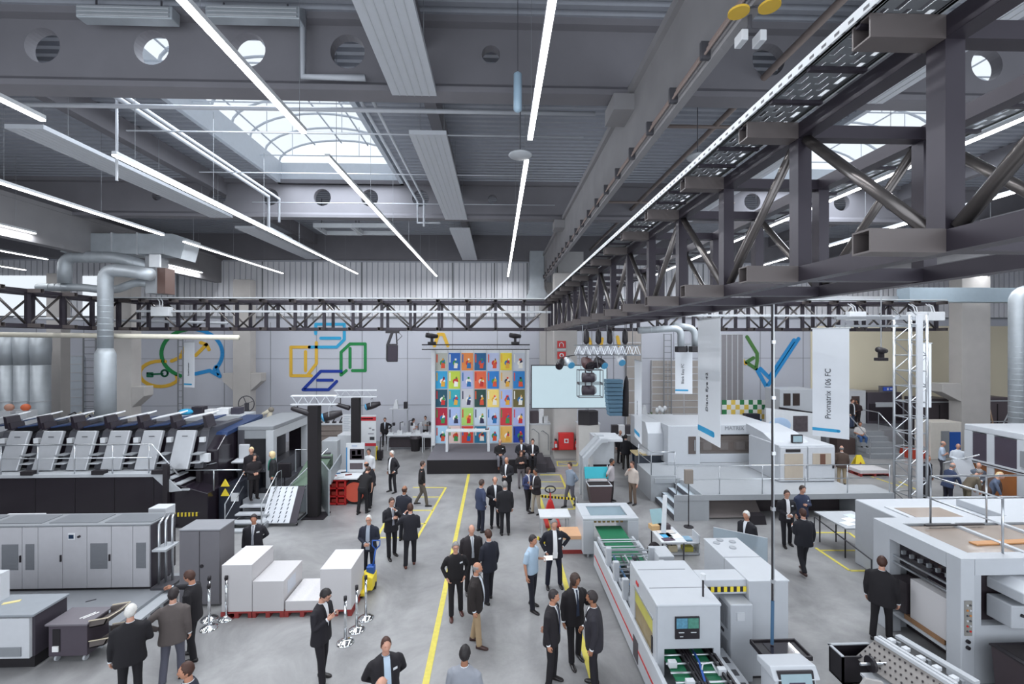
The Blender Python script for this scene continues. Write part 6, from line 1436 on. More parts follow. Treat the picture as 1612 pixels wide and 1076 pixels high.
# pallet truck warning triangle, tables and hazard barrier near the white line
p_ = G(868, 822); t = thing('pallet_truck', 'red hand pallet truck folded upright with a black loop handle', 'pallet truck', p_)
MB().prism([(p_.x-.28, .04), (p_.x+.28, .04), (p_.x+.07, .72), (p_.x-.07, .72)], 'y', p_.y+.25, p_.y+.4).build('body', RED, t, bevel=.03)
MB().cyl((p_.x, p_.y+.3, .7), (p_.x, p_.y+.35, .98), .03).build('tiller', RED, t); MB().tube([(p_.x+.19*math.cos(2*PI*k/20), p_.y+.35, 1.1+.12*math.sin(2*PI*k/20)) for k in range(21)], .025, 8).tube([(p_.x-.04, p_.y+.35, 1.14), (p_.x, p_.y+.35, .95)], .02).build('loop_handle', BLK, t, smooth=True)
for s in (-1, 1): MB().box(p_.x+s*.2-.07, p_.x+s*.2+.07, p_.y-.6, p_.y+.3, .05, .11).build('fork', cm('#b0302c', .5), t)
MB().cyl((p_.x-.08, p_.y+.3, .09), (p_.x+.08, p_.y+.3, .09), .09).build('wheel', RUB, t)
hz = thing('hazard_barrier', 'yellow and black striped barrier tape between two posts near the red pallet truck', 'barrier', G(878, 797))
a, b = G(850, 797), G(907, 802)
hazard('tape', None, (a.x, a.y, .42), (b.x, b.y, .42), .09, 22, parent=hz)
for p_ in (a, b): MB().cyl((p_.x, p_.y, 0), (p_.x, p_.y, .5), .02).build('post', OFFW, hz)
t = thing('low_table', 'white low table beside the green conveyor feeder', 'table', G(875, 843))
a, b = G(850, 845), G(899, 845)
MB().box(a.x, b.x, a.y, a.y+.75, .62, .68).build('top', WHITE, t, bevel=.008)
for x in (a.x+.05, b.x-.1):
    for y in (a.y+.05, a.y+.65): MB().box(x, x+.05, y, y+.05, 0, .62).build('leg', LG, t)
p_ = G(905, 869); t = thing('board_stack', 'light brown cardboard sheet stack on a red pallet at the feeder', 'cardboard', p_)
MB().box(p_.x-.42, p_.x+.25, p_.y-.1, p_.y+.6, .45, .56).build('cardboard', cm('#d9ab86', .8), t); MB().box(p_.x-.4, p_.x+.2, p_.y-.08, p_.y+.58, .12, .45).build('paper_block', OFFW, t); MB().box(p_.x-.42, p_.x+.25, p_.y-.1, p_.y+.6, 0, .12).build('base', PRED, t)
hazard('hazard_bar', 'short yellow and black striped bar at the end of the white low table', G(846, 846, .55), G(862, 856, .1), .1, 7)
# ------------------------------------------------------------------ folder gluer line
MW = mat('machine_white', '#bcbfc4', .38, var=.03); MWG = mat('machine_white_grey', '#b3b6bb', .4, var=.04)
AMB = mat('amber_guard', '#b9b24a', .3, var=.25, scale=3)
t = thing('carton_gluer', 'long white carton gluing machine with a red stripe, green belts and a boxy white hood', 'machine', (3.4, 10, 0))
xl = 2.79
MB().box(xl, xl+.08, 6.6, 13.2, .14, .84).build('side_skirt', MW, t, bevel=.01)
MB().box(xl-.006, xl, 6.6, 13.1, .44, .49).build('red_stripe', RED, t)
MB().box(xl-.012, xl, 9.05, 9.35, .2, .62).build('dark_vent', cm('#3b343a', .4), t)
MB().box(xl+.12, 3.95, 6.8, 13.2, .0, .5).build('base_frame', cm('#8b8e93', .5), t)
MB().box(4.03, 4.1, 6.6, 13.2, .14, .84).build('side_skirt', MW, t)
# hood
hx0, hx1, hy0, hy1, hz = 2.85, 4.03, 8.16, 9.80, 1.9
MB().box(hx0, hx1, hy0, hy1, hz-.05, hz).build('hood_top', MW, t, bevel=.015)
MB().box(hx0+.02, hx1-.02, hy0+.01, hy0+.05, 1.1, hz-.05).box(hx0+.02, hx0+.14, hy0+.01, hy0+.05, .62, 1.1).box(hx1-.14, hx1-.02, hy0+.01, hy0+.05, .62, 1.1).build('hood_front', MWG, t)
MB().box(hx0, hx0+.04, hy0+.05, hy0+.22, .62, hz-.05).box(hx0, hx0+.04, 9.48, hy1, .62, hz-.05).box(hx0, hx0+.04, hy0+.22, 9.48, 1.52, hz-.05).box(hx0, hx0+.04, hy0+.22, 9.48, .62, .84).build('hood_side', MWG, t)
MB().box(hx1-.04, hx1, hy0+.05, hy1, .62, hz-.05).build('hood_side', MWG, t); MB().box(hx0+.04, hx1-.04, hy1-.05, hy1, 1.25, hz-.05).build('hood_back', MWG, t)
MB().box(hx0+.015, hx0+.025, hy0+.22, 9.48, 1.22, 1.52).build('side_window', AMB, t); MB().box(hx0+.02, hx0+.03, hy0+.22, 9.48, .84, 1.22).build('lower_window', mat('gold_brown', '#8d7a52', .3, var=.4, scale=5), t)
MB().box(hx0-.012, hx0+.0, hy0+.2, 9.5, 1.5, 1.54).box(hx0-.012, hx0, hy0+.2, 9.5, .82, .86).build('window_trim', STEEL, t)
MB().box(hx0-.02, hx0-.005, 9.2, 9.34, 1.66, 1.72).build('red_handle', RED, t)
MB().box(hx0-.02, hx0, hy0+.2, hy0+.25, .9, 1.2).build('handle', BLK, t)
MB().box(hx0+.05, hx1-.05, 8.7, 8.72, hz, hz+.004).box(hx0+.05, hx1-.15, 9.4, 9.42, hz, hz+.004).build('top_seam', MG, t)
sc_ = MB().box(3.18, 3.62, hy0-.02, hy0+.01, 1.29, 1.68).build('monitor', BLK, t)
MB().box(3.2, 3.4, hy0-.026, hy0-.02, 1.48, 1.66).build('screen_picture', mat('screen_blue', '#5fa3c8', .3, emit=.6, var=.5, scale=25), sc_); MB().box(3.41, 3.6, hy0-.026, hy0-.02, 1.48, 1.66).build('screen_picture', mat('screen_green', '#4f9a8c', .3, emit=.6, var=.5, scale=22), sc_)
MB().box(3.24, 3.34, hy0-.026, hy0-.02, 1.4, 1.415).box(3.46, 3.56, hy0-.026, hy0-.02, 1.4, 1.415).box(3.26, 3.32, hy0-.026, hy0-.02, 1.33, 1.34).build('screen_text', OFFW, sc_)
MB().cyl((3.8, 8.4, hz), (3.8, 8.4, hz+.32), .018).build('lamp_stem', BLK, t); MB().cyl((3.8, 8.4, hz+.32), (3.8, 8.4, hz+.42), .045, n=14).build('signal_lamp', WHITE, t)
# interior and outfeed
MB().box(hx0+.14, hx1-.14, hy0+.06, hy1, .80, .86).build('dark_bed', RUB, t)
for k, x in enumerate((3.0, 3.5)):
    MB().box(x, x+.27, 7.0, 9.6, .90, .93).build('green_belt', GREENB, t)
for x in (3.31, 3.37, 3.42, 3.47, 3.82, 3.9): MB().bar((x, 6.9, .98), (x, 9.3, .98), .035, .06).build('guide_bar', BLK, t)
m = MB()
for k in range(7): m.cyl((2.95, 7.1+.22*k, .97), (3.95, 7.1+.22*k, .97), .018, n=8)
m.build('roller', STEEL, t)
MB().tube([(3.45, 7.7, 1.0), (3.5, 7.75, 1.12), (3.65, 7.75, 1.14), (3.72, 7.7, 1.0)], .014).build('hose', OFFW, t, smooth=True)
MB().tube([(3.42, 7.5, 1.0), (3.5, 7.9, 1.06), (3.55, 8.3, 1.0)], .02).build('blue_hose', BLUE, t, smooth=True)
for x, y in ((2.98, 7.9), (3.75, 7.7), (3.1, 7.45)): MB().box(x, x+.14, y, y+.09, .94, 1.05).build('sensor_block', OFFW, t, bevel=.008)
MB().box(4.1, 4.42, 6.9, 8.9, .55, .6).build('side_shelf', MW, t); m = MB()
for k in range(5): m.box(4.16, 4.36, 7.2+.32*k, 7.34+.32*k, .6, .612)
m.build('shelf_slot', DG, t)
# open conveyor section
for x in (2.92, 3.92): MB().box(x, x+.06, 9.8, 13.3, .78, .92).build('conveyor_rail', MWG, t)
MB().box(3.05, 3.85, 11.7, 14.2, .84, .87).build('green_belt', GREENB, t)
m = MB()
for k in range(15): m.cyl((2.92, 9.95+.22*k, .95+.03*(k % 2)), (3.95, 9.95+.22*k, .95+.03*(k % 2)), .02, n=8)
m.build('cross_shaft', STEEL, t)
for k in range(6): x = 3.05+.15*k; MB().bar((x, 9.8, 1.0), (x+.04*(k % 2), 12.0, .98), .03, .05).build('folding_belt', (cm('#4a6a8a', .5), DG, LG)[k % 3], t)
for y in (10.2, 11.0, 11.75):
    for x in (2.86, 3.98): MB().box(x-.05, x+.09, y, y+.12, .8, 1.28).build('white_post', MW, t, bevel=.012)
    MB().cyl((2.86, y+.06, 1.2), (4.05, y+.06, 1.2), .025).cyl((2.86, y+.06, 1.1), (4.05, y+.06, 1.1), .018).build('cross_shaft', STEEL, t)
for k in range(9): 
    y = 9.95+.2*k; MB().box(3.2+.12*(k % 3), 3.3+.12*(k % 3), y, y+.1, 1.0, 1.13).build('pressing_wheel', (WHITE, STEEL, DG)[k % 3], t, bevel=.01)
MB().box(4.05, 4.45, 11.4, 12.0, .5, 1.22).build('drive_box', MW, t, bevel=.02)
# feeder portal
fy0, fy1 = 13.95, 15.3
for x in (2.62, 4.0):
    MB().box(x, x+.34, fy0, fy1, .1, 1.12).build('feeder_side', MW, t, bevel=.02)
for s in (0, 1): MB().box(2.62, 4.34, fy0+(fy1-fy0-.25)*s, fy0+.25+(fy1-fy0-.25)*s, 1.12, 1.2).build('feeder_top', MW, t, bevel=.015)
MB().box(2.62, 2.9, fy0+.25, fy1-.25, 1.12, 1.2).box(4.06, 4.34, fy0+.25, fy1-.25, 1.12, 1.2).build('feeder_top', MW, t)
MB().box(2.9, 4.06, fy0+.25, fy1-.25, 1.14, 1.16).build('guard_glass', mat('guard_glass', '#bcd0da', .1, trans=.7, var=.05), t)
m = MB()
for k in range(7): m.box(3.02+.14*k, 3.10+.14*k, fy0+.3, fy0+.36, .95, 1.12)
m.build('sucker_bar', cm('#a98a55', .4, .4), t); MB().cyl((2.9, fy0+.4, 1.05), (4.06, fy0+.4, 1.05), .03).build('cross_shaft', STEEL, t)
for x in (2.8, 4.2): MB().cyl((x, fy0+.1, 0), (x, fy0+.1, .1), .05).build('foot', STEEL, t)
# tall control cabinets to the right of it
t = thing('control_cabinet', 'tall long white control cabinet with vents on top beside the gluing machine', 'cabinet', (5.3, 9.9, 0))
MB().box(4.93, 5.72, 8.93, 10.87, .05, 1.9).build('body', MWG, t, bevel=.012); MB().box(4.92, 5.73, 8.92, 10.88, 1.9, 1.92).build('top_plate', MW, t)
for x, y in ((5.1, 10.6), (5.35, 10.35), (5.5, 10.65), (5.25, 10.75)): MB().lathe([(.075, 1.92), (.075, 1.94), (.05, 1.945), (.01, 1.935)], (x, y, 0), 16).build('top_vent', cm('#9a9da2', .5), t)
MB().box(4.928, 5.722, 9.9, 9.915, .1, 1.925).build('panel_joint', MG, t); MB().box(4.95, 5.7, 8.95, 10.85, 0, .05).build('plinth', BLK, t)
MB().box(4.9, 4.93, 9.5, 10.2, .5, .55).build('floor_rail', DG, t)
t = thing('cable_bridge', 'white bridge box joining hood and tall cabinet, striped with hazard tape', 'machine part', (4.5, 9.2, 1.6))
MB().box(4.03, 4.93, 9.0, 9.42, 1.62, 1.9).build('box', MW, t, bevel=.01); hazard('hazard_tape', None, (4.08, 8.985, 1.72), (4.92, 8.985, 1.72), .1, 13, parent=t, th=.01)
t = thing('filter_unit', 'grey filter unit with two vent grilles beside the tall cabinet', 'machine', (4.65, 9.1, 0))
MB().box(4.48, 4.92, 8.75, 9.6, .05, 1.55).build('body', MWG, t, bevel=.02)
for z0_, z1_ in ((1.02, 1.45), (.45, .8)):
    v = MB(); v.box(4.47, 4.48, 8.85, 9.2, z0_, z1_)
    for k in range(8): v.box(4.462, 4.47, 8.86+.042*k, 8.885+.042*k, z0_+.01, z1_-.01)
    v.build('vent_grille', cm('#7f8186', .5), t)
MB().box(4.46, 4.48, 9.0, 9.1, .88, .93).build('handle', BLK, t); MB().box(4.6, 4.75, 8.73, 8.75, 1.25, 1.4).build('label', OFFW, t)
t = thing('acrylic_screen', 'upright clear acrylic screen behind the tall white cabinet', 'screen', (6.4, 12, 0))
MB().slab([(5.95, 12.35, .05), (7.02, 11.6, .05), (7.02, 11.6, 1.5), (5.95, 12.35, 1.5)], .012).build('sheet', mat('acrylic', '#c6d2da', .15, trans=.55, var=.03), t); MB().bar((5.95, 12.35, 1.5), (7.02, 11.6, 1.5), .02).build('edge', OFFW, t)
for x, y in ((6.0, 12.3), (6.97, 11.64)): MB().box(x-.04, x+.04, y-.2, y+.2, 0, .05).build('foot', DG, t)
q = MB().ell((6.75, 11.25, .62), .16, .22, .3, 14, 10).build('black_bag', cm('#2a2529', .7), smooth=True); tag(q, 'black bag standing beside the tall white cabinet and acrylic screen', 'bag'); q.location.z = -.32
# operator console with black tray
t = thing('operator_console', 'white pedestal console with a black tray and a tilted touch screen', 'console', (4.95, 7.8, 0))
MB().prism([(4.45, 7.3), (5.12, 7.3), (5.2, 7.75), (4.5, 7.8)], 'z', .0, 1.2).build('pedestal', MW, t, bevel=.02)
MB().prism([(7.28, 1.18), (7.4, 1.34), (7.78, 1.28), (7.78, 1.18)], 'x', 4.42, 5.18).build('screen_housing', MW, t, bevel=.015)
MB().prism([(7.2, .8), (7.24, .8), (7.36, 1.30), (7.32, 1.31)], 'x', 4.5, 5.08).build('screen_bezel', BLK, t)
MB().prism([(7.192, .84), (7.2, .84), (7.315, 1.27), (7.307, 1.27)], 'x', 4.54, 5.04).build('screen_display', mat('screen_cyan', '#b5d8ea', .3, emit=.6, var=.1), t)
MB().prism([(7.225, .98), (7.23, .98), (7.277, 1.16), (7.272, 1.16)], 'x', 4.66, 4.92).build('screen_picture', cm('#3a2f45', .4), t)
MB().box(4.62, 5.42, 7.85, 8.3, 1.1, 1.14).build('tray_base', BLK, t, bevel=.02)
m = MB(); m.box(4.6, 5.44, 7.83, 7.86, 1.1, 1.18).box(4.6, 5.44, 8.29, 8.32, 1.1, 1.18).box(4.6, 4.63, 7.83, 8.32, 1.1, 1.18).box(5.41, 5.44, 7.83, 8.32, 1.1, 1.18); m.build('tray_rim', BLK, t, bevel=.008)
MB().box(4.8, 5.3, 7.92, 8.25, 1.14, 1.15).build('touch_panel', DGLASS, t); MB().box(4.75, 5.15, 7.85, 8.2, 0, 1.1).build('column', MWG, t)
# ------------------------------------------------------------------ work table in the middle
t = thing('work_table', 'long white folding table covered with prints and samples', 'table', G(1050, 880))
a, b = G(1022, 829, .8), G(1056, 853, .8); c = G(1086, 857, .8)
yb_, yf_ = a.y, b.y; xa_, xb_ = a.x+.0, c.x
MB().box(xa_, xb_, yf_, yb_, .76, .80).build('top', WHITE, t, bevel=.006)
for x in (xa_+.04, xb_-.08):
    for y in (yf_+.05, yb_-.1): MB().cyl((x, y, 0), (x, y, .76), .022).build('leg', DG, t)
rnd2 = random.Random(3)
for i, (u, v, w, d, c_, lab) in enumerate(((.2, .85, .35, .25, '#caa676', 'cardboard tray at the far end of the print table'), (.55, .85, .35, .2, '#4a4046', 'dark box at the far end of the print table'), (.5, .6, .5, .3, '#d9d2cc', 'beige print sheet lying on the print table'), (.4, .4, .3, .3, '#4aa3cf', 'blue print lying on the print table'), (.7, .35, .4, .35, '#e6e8ea', 'white sheet lying on the print table'), (.35, .15, .35, .2, '#4c3a4a', 'purple print folder on the front of the print table'))):
    x, y = xa_+(xb_-xa_)*u, yf_+(yb_-yf_)*v; hh = .14 if i < 2 else .012
    q = MB().bar((x-w/2, y, .80+hh/2), (x+w/2, y+.05, .80+hh/2), d, hh).build('sample_box' if i < 2 else 'print_sheet', cm(c_, .6)); tag(q, lab, 'box' if i < 2 else 'print')
a = G(1062, 872); t = thing('low_shelf', 'low shelf unit crowded with bags, folders and samples in front of the print table', 'shelf', a)
MB().box(a.x-.3, a.x+.75, a.y-.1, a.y+.4, .35, .39).box(a.x-.3, a.x+.75, a.y-.1, a.y+.4, .02, .06).build('board', OFFW, t)
for x in (a.x-.3, a.x+.72): MB().box(x, x+.03, a.y-.1, a.y+.4, 0, .62).build('side', OFFW, t)
for i, (dx, z, w, h_, c_, lab) in enumerate(((0, .39, .3, .16, '#2b2528', 'black bag on the crowded low shelf'), (.35, .39, .35, .06, '#7f9fb5', 'blue grey folder on the crowded low shelf'), (-.1, .06, .3, .2, '#d8c9a8', 'cream box at the bottom of the crowded low shelf'), (.4, .06, .3, .16, '#b9b04a', 'yellow green box at the bottom of the crowded low shelf'))):
    q = MB().box(a.x+dx-w/2+.05, a.x+dx+w/2+.05, a.y, a.y+.3, z, z+h_).build('sample_box', cm(c_, .6), bevel=.02); tag(q, lab, 'box')
a = G(1030, 884); q = MB().ell((a.x, a.y, .3), .22, .16, .3, 14, 10).build('backpack', cm('#2a2428', .8), smooth=True); tag(q, 'black backpack on the floor beside the slim white panel', 'bag')
a, b = G(1038, 882), G(1046, 882)
t = thing('roll_up_display', 'slim white upright panel seen edge on beside the print table', 'panel', a)
MB().slab([(a.x, a.y, .0), (b.x, a.y-.05, 0), (b.x+.16, a.y+.2, 1.9), (a.x+.2, a.y+.25, 1.9)], .05).build('panel', WHITE, t)
a = G(1031, 832, .8); q = MB().slab([(a.x-.05, a.y, .8), (a.x+.35, a.y+.1, .8), (a.x+.28, a.y+.25, 1.35), (a.x-.12, a.y+.15, 1.35)], .02).build('picture_board', cm('#9fc0c6', .5)); tag(q, 'small blue green picture board leaning on the print table', 'picture')
a = G(1084, 829); t = thing('label_stand', 'brown box shaped sign on a thin black pole with round foot', 'stand', a)
MB().lathe([(.17, 0), (.17, .02), (.03, .03)], a, 20).build('foot', BLK, t); MB().cyl((a.x, a.y, .02), (a.x, a.y, 1.55), .018).build('pole', BLK, t); MB().box(a.x-.15, a.x+.15, a.y-.06, a.y+.06, 1.55, 2.05).build('sign_box', cm('#8f857c', .5), t, bevel=.01)
# ------------------------------------------------------------------ platform with the big die cutter
PF = 16.55; px0, px1 = D(1062, 825, PF).x, D(1408, 822, PF).x; ZP = .95
t = thing('machine_platform', 'broad pale grey steel platform with side stairs and a dark open front', 'platform', ((px0+px1)/2, 18.5, 0))
LGP = mat('platform_grey', '#a9acb0', .4, .1)
MB().prism([(px0, PF), (px1, PF), (px1, 17.6), (13.75, 17.6), (13.75, 21), (px0, 21), (px0, 18.65), (px0+1.05, 18.65), (px0+1.05, PF+.06), (px0, PF+.06)], 'z', ZP-.2, ZP).build('deck', LGP, t)
MB().box(px0, px0+1.3, PF+.02, PF+.06, 0, ZP-.2).build('front_panel', LGP, t); MB().box(px1-1.4, px1, PF+.02, 17.55, 0, ZP-.2).build('front_panel', LGP, t)
MB().box(px0+1.3, px1-1.42, PF+.9, 17.6, 0, ZP-.2).build('recess', cm('#40383b', .6), t)
MB().slab([(px0+1.35, PF+.2, .02), (px0+3.4, PF+.2, .02), (px0+3.4, PF+.85, .7), (px0+1.35, PF+.85, .7)], .03).build('slanted_plate', cm('#7c7370', .5), t)
for k in range(4): MB().box(px0+.02+.26*k, px0+.28+.26*k, PF+.07, 18.6, .15+.19*k, .2+.19*k).build('step', cm('#b9c4cc', .4), t); MB().box(px0+.0+.26*k, px0+.02+.26*k, PF+.07, 18.6, .0 if k == 0 else .2+.19*(k-1), .2+.19*k).build('riser', DG, t)
# platform guard rail
def railing(parent, pts, h=1.05, n=None, m_=STEEL):
    P = [Vector(p) for p in pts]
    MB().tube([p+Vector((0, 0, h)) for p in P], .022).build('handrail', m_, parent, smooth=True); MB().tube([p+Vector((0, 0, h*.52)) for p in P], .016).build('midrail', m_, parent, smooth=True)
    for a, b in zip(P, P[1:]):
        k = max(1, round((b-a).length/1.5))
        for i in range(k+1):
            q = a+(b-a)*i/k; MB().cyl(q, q+Vector((0, 0, h)), .02).build('rail_post', m_, parent, smooth=True)
railing(t, [(px0+.1, PF+.1, ZP), (px1-.1, PF+.1, ZP)])
# left block with stairs to the feeder
a = D(1047, 760, 19.2)
MB().box(px0-.15, px0+.95, 18.7, 20.6, 0, 1.05).build('feeder_block', LGP, t, bevel=.01)
railing(t, [(px0-.1, 20.5, 1.05), (px0-.1, 18.8, 1.05), (px0+.9, 18.8, 1.05)], .95)
t = thing('die_cutter', 'wide white cutting machine on the pale platform behind the hanging banners', 'machine', (10, 22.5, ZP))
YD = 21.0; dx0, dx1 = D(1047, 735, YD).x, D(1214, 735, YD).x
MB().box(dx0, dx0+1.5, YD-.35, 24.0, ZP, 2.75).build('end_housing', MW, t, bevel=.03)
MB().prism([(YD+.6, 2.75), (YD+.2, 2.3), (YD+.2, ZP+.3), (24, ZP+.3), (24, 2.75)], 'x', dx0-.75, dx0).build('slanted_end', MW, t, bevel=.02)
MB().box(dx0+1.5, dx1+.1, YD, 24.0, 2.25, 2.72).build('upper_body', MW, t, bevel=.03); MB().box(dx0+1.5, dx1+.1, YD, 24, ZP, 1.35).build('lower_body', MW, t, bevel=.02)
MB().box(dx0+1.5, dx1+.1, YD+.5, 24, 1.35, 2.25).build('dark_interior', cm('#453a38', .4), t); MB().box(dx0+1.55, dx1+.25, YD+.02, YD+.06, 1.38, 2.2).build('window_glass', mat('smoked_glass', '#7d736e', .12, alpha=.45), t)
m = MB()
for k in range(4): m.box(dx0+1.9+.8*k, dx0+2.3+.8*k, YD+.2, YD+.45, 1.5, 1.85)
m.build('tool_carriage', LG, t); MB().bar((dx0+1.6, YD+.3, 1.9), (dx1, YD+.3, 1.9), .06).build('guide_rod', STEEL, t)
MB().box(dx0+.95, dx0+1.3, YD-.37, YD-.35, 1.45, 2.25).build('door_window', cm('#5b514e', .3), t); MB().box(dx0+1.22, dx0+1.25, YD-.40, YD-.37, 1.6, 2.1).build('handle', STEEL, t)
MB().box(dx1-.55, dx1-.35, YD-.01, YD, 2.5, 2.56).build('red_badge', RED, t)
text('lettering', 'MATRIX', .26, MG, t, (D(1156, 683, YD).x, YD-.01, 2.55), (PI/2, 0, 0))
# delivery units to its right, with glazed doors
t = thing('delivery_unit', 'white machine section with two beige glazed doors beside the service pole', 'machine', (12.4, 19, ZP))
UY = 18.0; ux0, ux1 = D(1226, 760, UY).x, D(1314, 760, UY).x
MB().box(ux0, ux1, UY, 20.2, ZP, 2.42).build('body', MW, t, bevel=.02)
MB().prism([(UY+.5, 2.42), (20.6, 2.42), (20.6, 2.85), (UY+1.3, 2.7)], 'x', ux0+.1, ux1-.7).build('upper_hood', MW, t)
w = (ux1-ux0)/2
for k in range(2):
    x = ux0+w*k; d = MB().box(x+.03, x+w-.03, UY-.05, UY, ZP+.04, 2.36).build('door', OFFW, t, bevel=.01)
    MB().box(x+.2, x+w-.2, UY-.07, UY-.05, (1.05, 1.62)[k], 2.1).build('door_pane', mat('beige_pane', '#b7aa9a', .25, var=.12, scale=1.5), d); MB().box(x+w-.14, x+w-.08, UY-.09, UY-.05, 1.5, 1.66).build('handle', BLK, d)
    if k == 1: MB().box(x+.5, x+.72, UY-.075, UY-.07, 1.64, 2.08).build('brown_bar', cm('#6b4a3c', .5), d)
MB().box(ux0+.25, ux0+.85, UY-.065, UY-.05, 2.16, 2.28).build('dark_label', cm('#2a2528', .5), t)
MB().box(ux0+.75, ux0+1.2, UY+.3, UY+.4, 2.45, 2.78).build('small_monitor', BLK, t); MB().box(ux0+.79, ux0+1.16, UY+.29, UY+.3, 2.49, 2.74).build('monitor_picture', mat('screen_cyan', '#b5d8ea', .3, emit=.6), t)
# feeder left of the platform
t = thing('sheet_feeder', 'grey angled sheet feeder frame beside the blue lidded bin', 'machine', G(945, 780))
YFd = 18.85; a, b = D(918, 795, YFd), D(928, 795, YFd)
GRW = mat('feeder_grey', '#b3b6ba', .4, .1)
MB().prism([(a.x, 0), (a.x, 1.75), (a.x+.75, 2.55), (a.x+1.05, 2.55), (a.x+1.05, 2.4), (a.x+.8, 2.38), (a.x+.22, 1.72), (a.x+.22, 0)], 'y', YFd, YFd+.25).build('front_frame', GRW, t, bevel=.015)
MB().prism([(a.x, 0), (a.x, 1.75), (a.x+.75, 2.55), (a.x+1.05, 2.55), (a.x+1.05, 2.4), (a.x+.8, 2.38), (a.x+.22, 1.72), (a.x+.22, 0)], 'y', YFd+.75, YFd+.95).build('back_frame', GRW, t, bevel=.015)
MB().slab([(a.x, YFd+.25, 1.75), (a.x, YFd+.75, 1.75), (a.x+.75, YFd+.75, 2.55), (a.x+.75, YFd+.25, 2.55)], -.06).build('slanted_cover', GRW, t)
MB().box(a.x+.8, a.x+1.75, YFd+.3, 20.4, 2.36, 2.5).build('top_tray', OFFW, t, bevel=.02); MB().box(a.x+.75, a.x+1.7, 20.4, 21.2, .0, 2.36).build('body', LG, t); MB().box(a.x+.75, a.x+1.7, 20.36, 20.4, 1.0, 1.08).build('dark_gap', BLK, t)
q = thing('sheet_pile', 'pink white paper pile behind the blue lidded bin', 'paper stack', G(935, 778)); MB().box(3.95, 4.75, 18.95, 19.6, .0, .72).build('pile', cm('#dccfcd', .8), q)
p_ = G(947, 799); t = thing('waste_bin', 'wheeled dark bin with a turquoise lid standing open by the grey feeder', 'bin', p_)
x0_, x1_ = p_.x-.5, p_.x+.42
MB().prism([(x0_+.12, .08), (x1_-.06, .08), (x1_, .85), (x0_, .85)], 'y', p_.y, p_.y+.65).build('tub', cm('#4b3b3d', .5), t); m = MB(); m.tube([(x0_, p_.y, .87), (x1_, p_.y, .87), (x1_, p_.y+.65, .87), (x0_, p_.y+.65, .87), (x0_, p_.y, .87)], .025); m.build('rim', OFFW, t)
MB().box(x0_+.05, x1_-.05, p_.y+.05, p_.y+.6, .82, .855).build('dark_inside', cm('#241a1c', .8), t)
MB().slab([(x0_-.05, p_.y+.62, .98), (x1_, p_.y+.62, .98), (x1_, p_.y+.78, 1.42), (x0_-.05, p_.y+.78, 1.42)], .04).build('lid', TEAL, t, bevel=.01); MB().bar((x0_, p_.y+.6, .85), (x0_, p_.y+.8, 1.5), .03).bar((x1_, p_.y+.6, .85), (x1_, p_.y+.8, 1.5), .03).build('lid_frame', OFFW, t)
for x in (x0_+.2, x1_-.15): MB().cyl((x-.03, p_.y+.3, .05), (x+.03, p_.y+.3, .05), .05).build('wheel', RUB, t)
# wooden tray table between the suits and the die cutter
t = thing('sheet_table', 'light wooden tray table piled with sheets next to the white cutting machine', 'table', D(1015, 712, 21.5))
a = G(1000, 712, 1.25); MB().box(a.x-.1, a.x+1.4, a.y-.4, a.y+.5, 1.2, 1.27).build('top', cm('#d6c193', .6), t); MB().box(a.x+.25, a.x+1.35, a.y-.3, a.y+.45, 1.27, 1.33).build('sheet_pile', PAPER, t)
MB().box(a.x+.1, a.x+1.3, a.y-.3, a.y+.4, 0, 1.2).build('base_box', cm('#4b515d', .5), t); MB().bar((a.x+.02, a.y-.41, 1.24), (a.x+.2, a.y-.41, 1.24), .02, .05).build('hand_slot', BLK, t)
# small workplace behind
t = thing('work_bench', 'grey bench with a white lamp stand behind the hanging narrow banner', 'bench', D(1025, 680, 26))
a, b = D(1008, 668, 26), D(1048, 668, 26); MB().box(a.x, b.x+.3, 26, 26.9, 1.75, 1.82).build('top', LG, t)
for x in (a.x+.05, b.x+.2): MB().box(x, x+.06, 26.1, 26.8, 0, 1.75).build('leg', MG, t)
MB().box(a.x+.2, b.x, 26.2, 26.8, .2, 1.2).build('drawers', cm('#a9a39f', .5), t); q = MB().prism([(a.x+.1, 1.82), (a.x+.6, 1.82), (a.x+.42, 2.9), (a.x+.28, 2.9)], 'y', 26.3, 26.5).build('white_lamp', WHITE); tag(q, 'white tapering device standing on the grey bench behind the banner', 'device')
a = D(1042, 650, 27); t = thing('potted_shrub', 'dark green shrub trough with white blossoms behind the white cutting machine', 'plant', (a.x, 27, 0))
MB().box(a.x-.7, a.x+.7, 26.85, 27.25, 0, 1.75).build('trough', cm('#8a8580', .6), t)
m = MB(); rr = random.Random(4)
for k in range(160):
    u = rr.random(); c = Vector((a.x-.75+1.5*u, 27.05+rr.uniform(-.2, .2), 1.75+rr.uniform(0, .55)*(1-.4*u))); d = Vector((rr.uniform(-1, 1), rr.uniform(-1, 1), rr.uniform(.1, 1))).normalized(); s_ = d.cross(Vector((0, 0, 1))).normalized()*.04
    m.add([c, c+d*.09+s_, c+d*.2, c+d*.09-s_], [(0, 1, 2, 3)])
m.build('leaves', cm('#4c5f3c', .6, var=.3), t); m = MB()
for k in range(4): m.ell((a.x-.3+.16*k, 27, 2.5+.12*(k % 2)), .12, .08, .16, 8, 6)
m.build('blossom', WHITE, t, smooth=True)
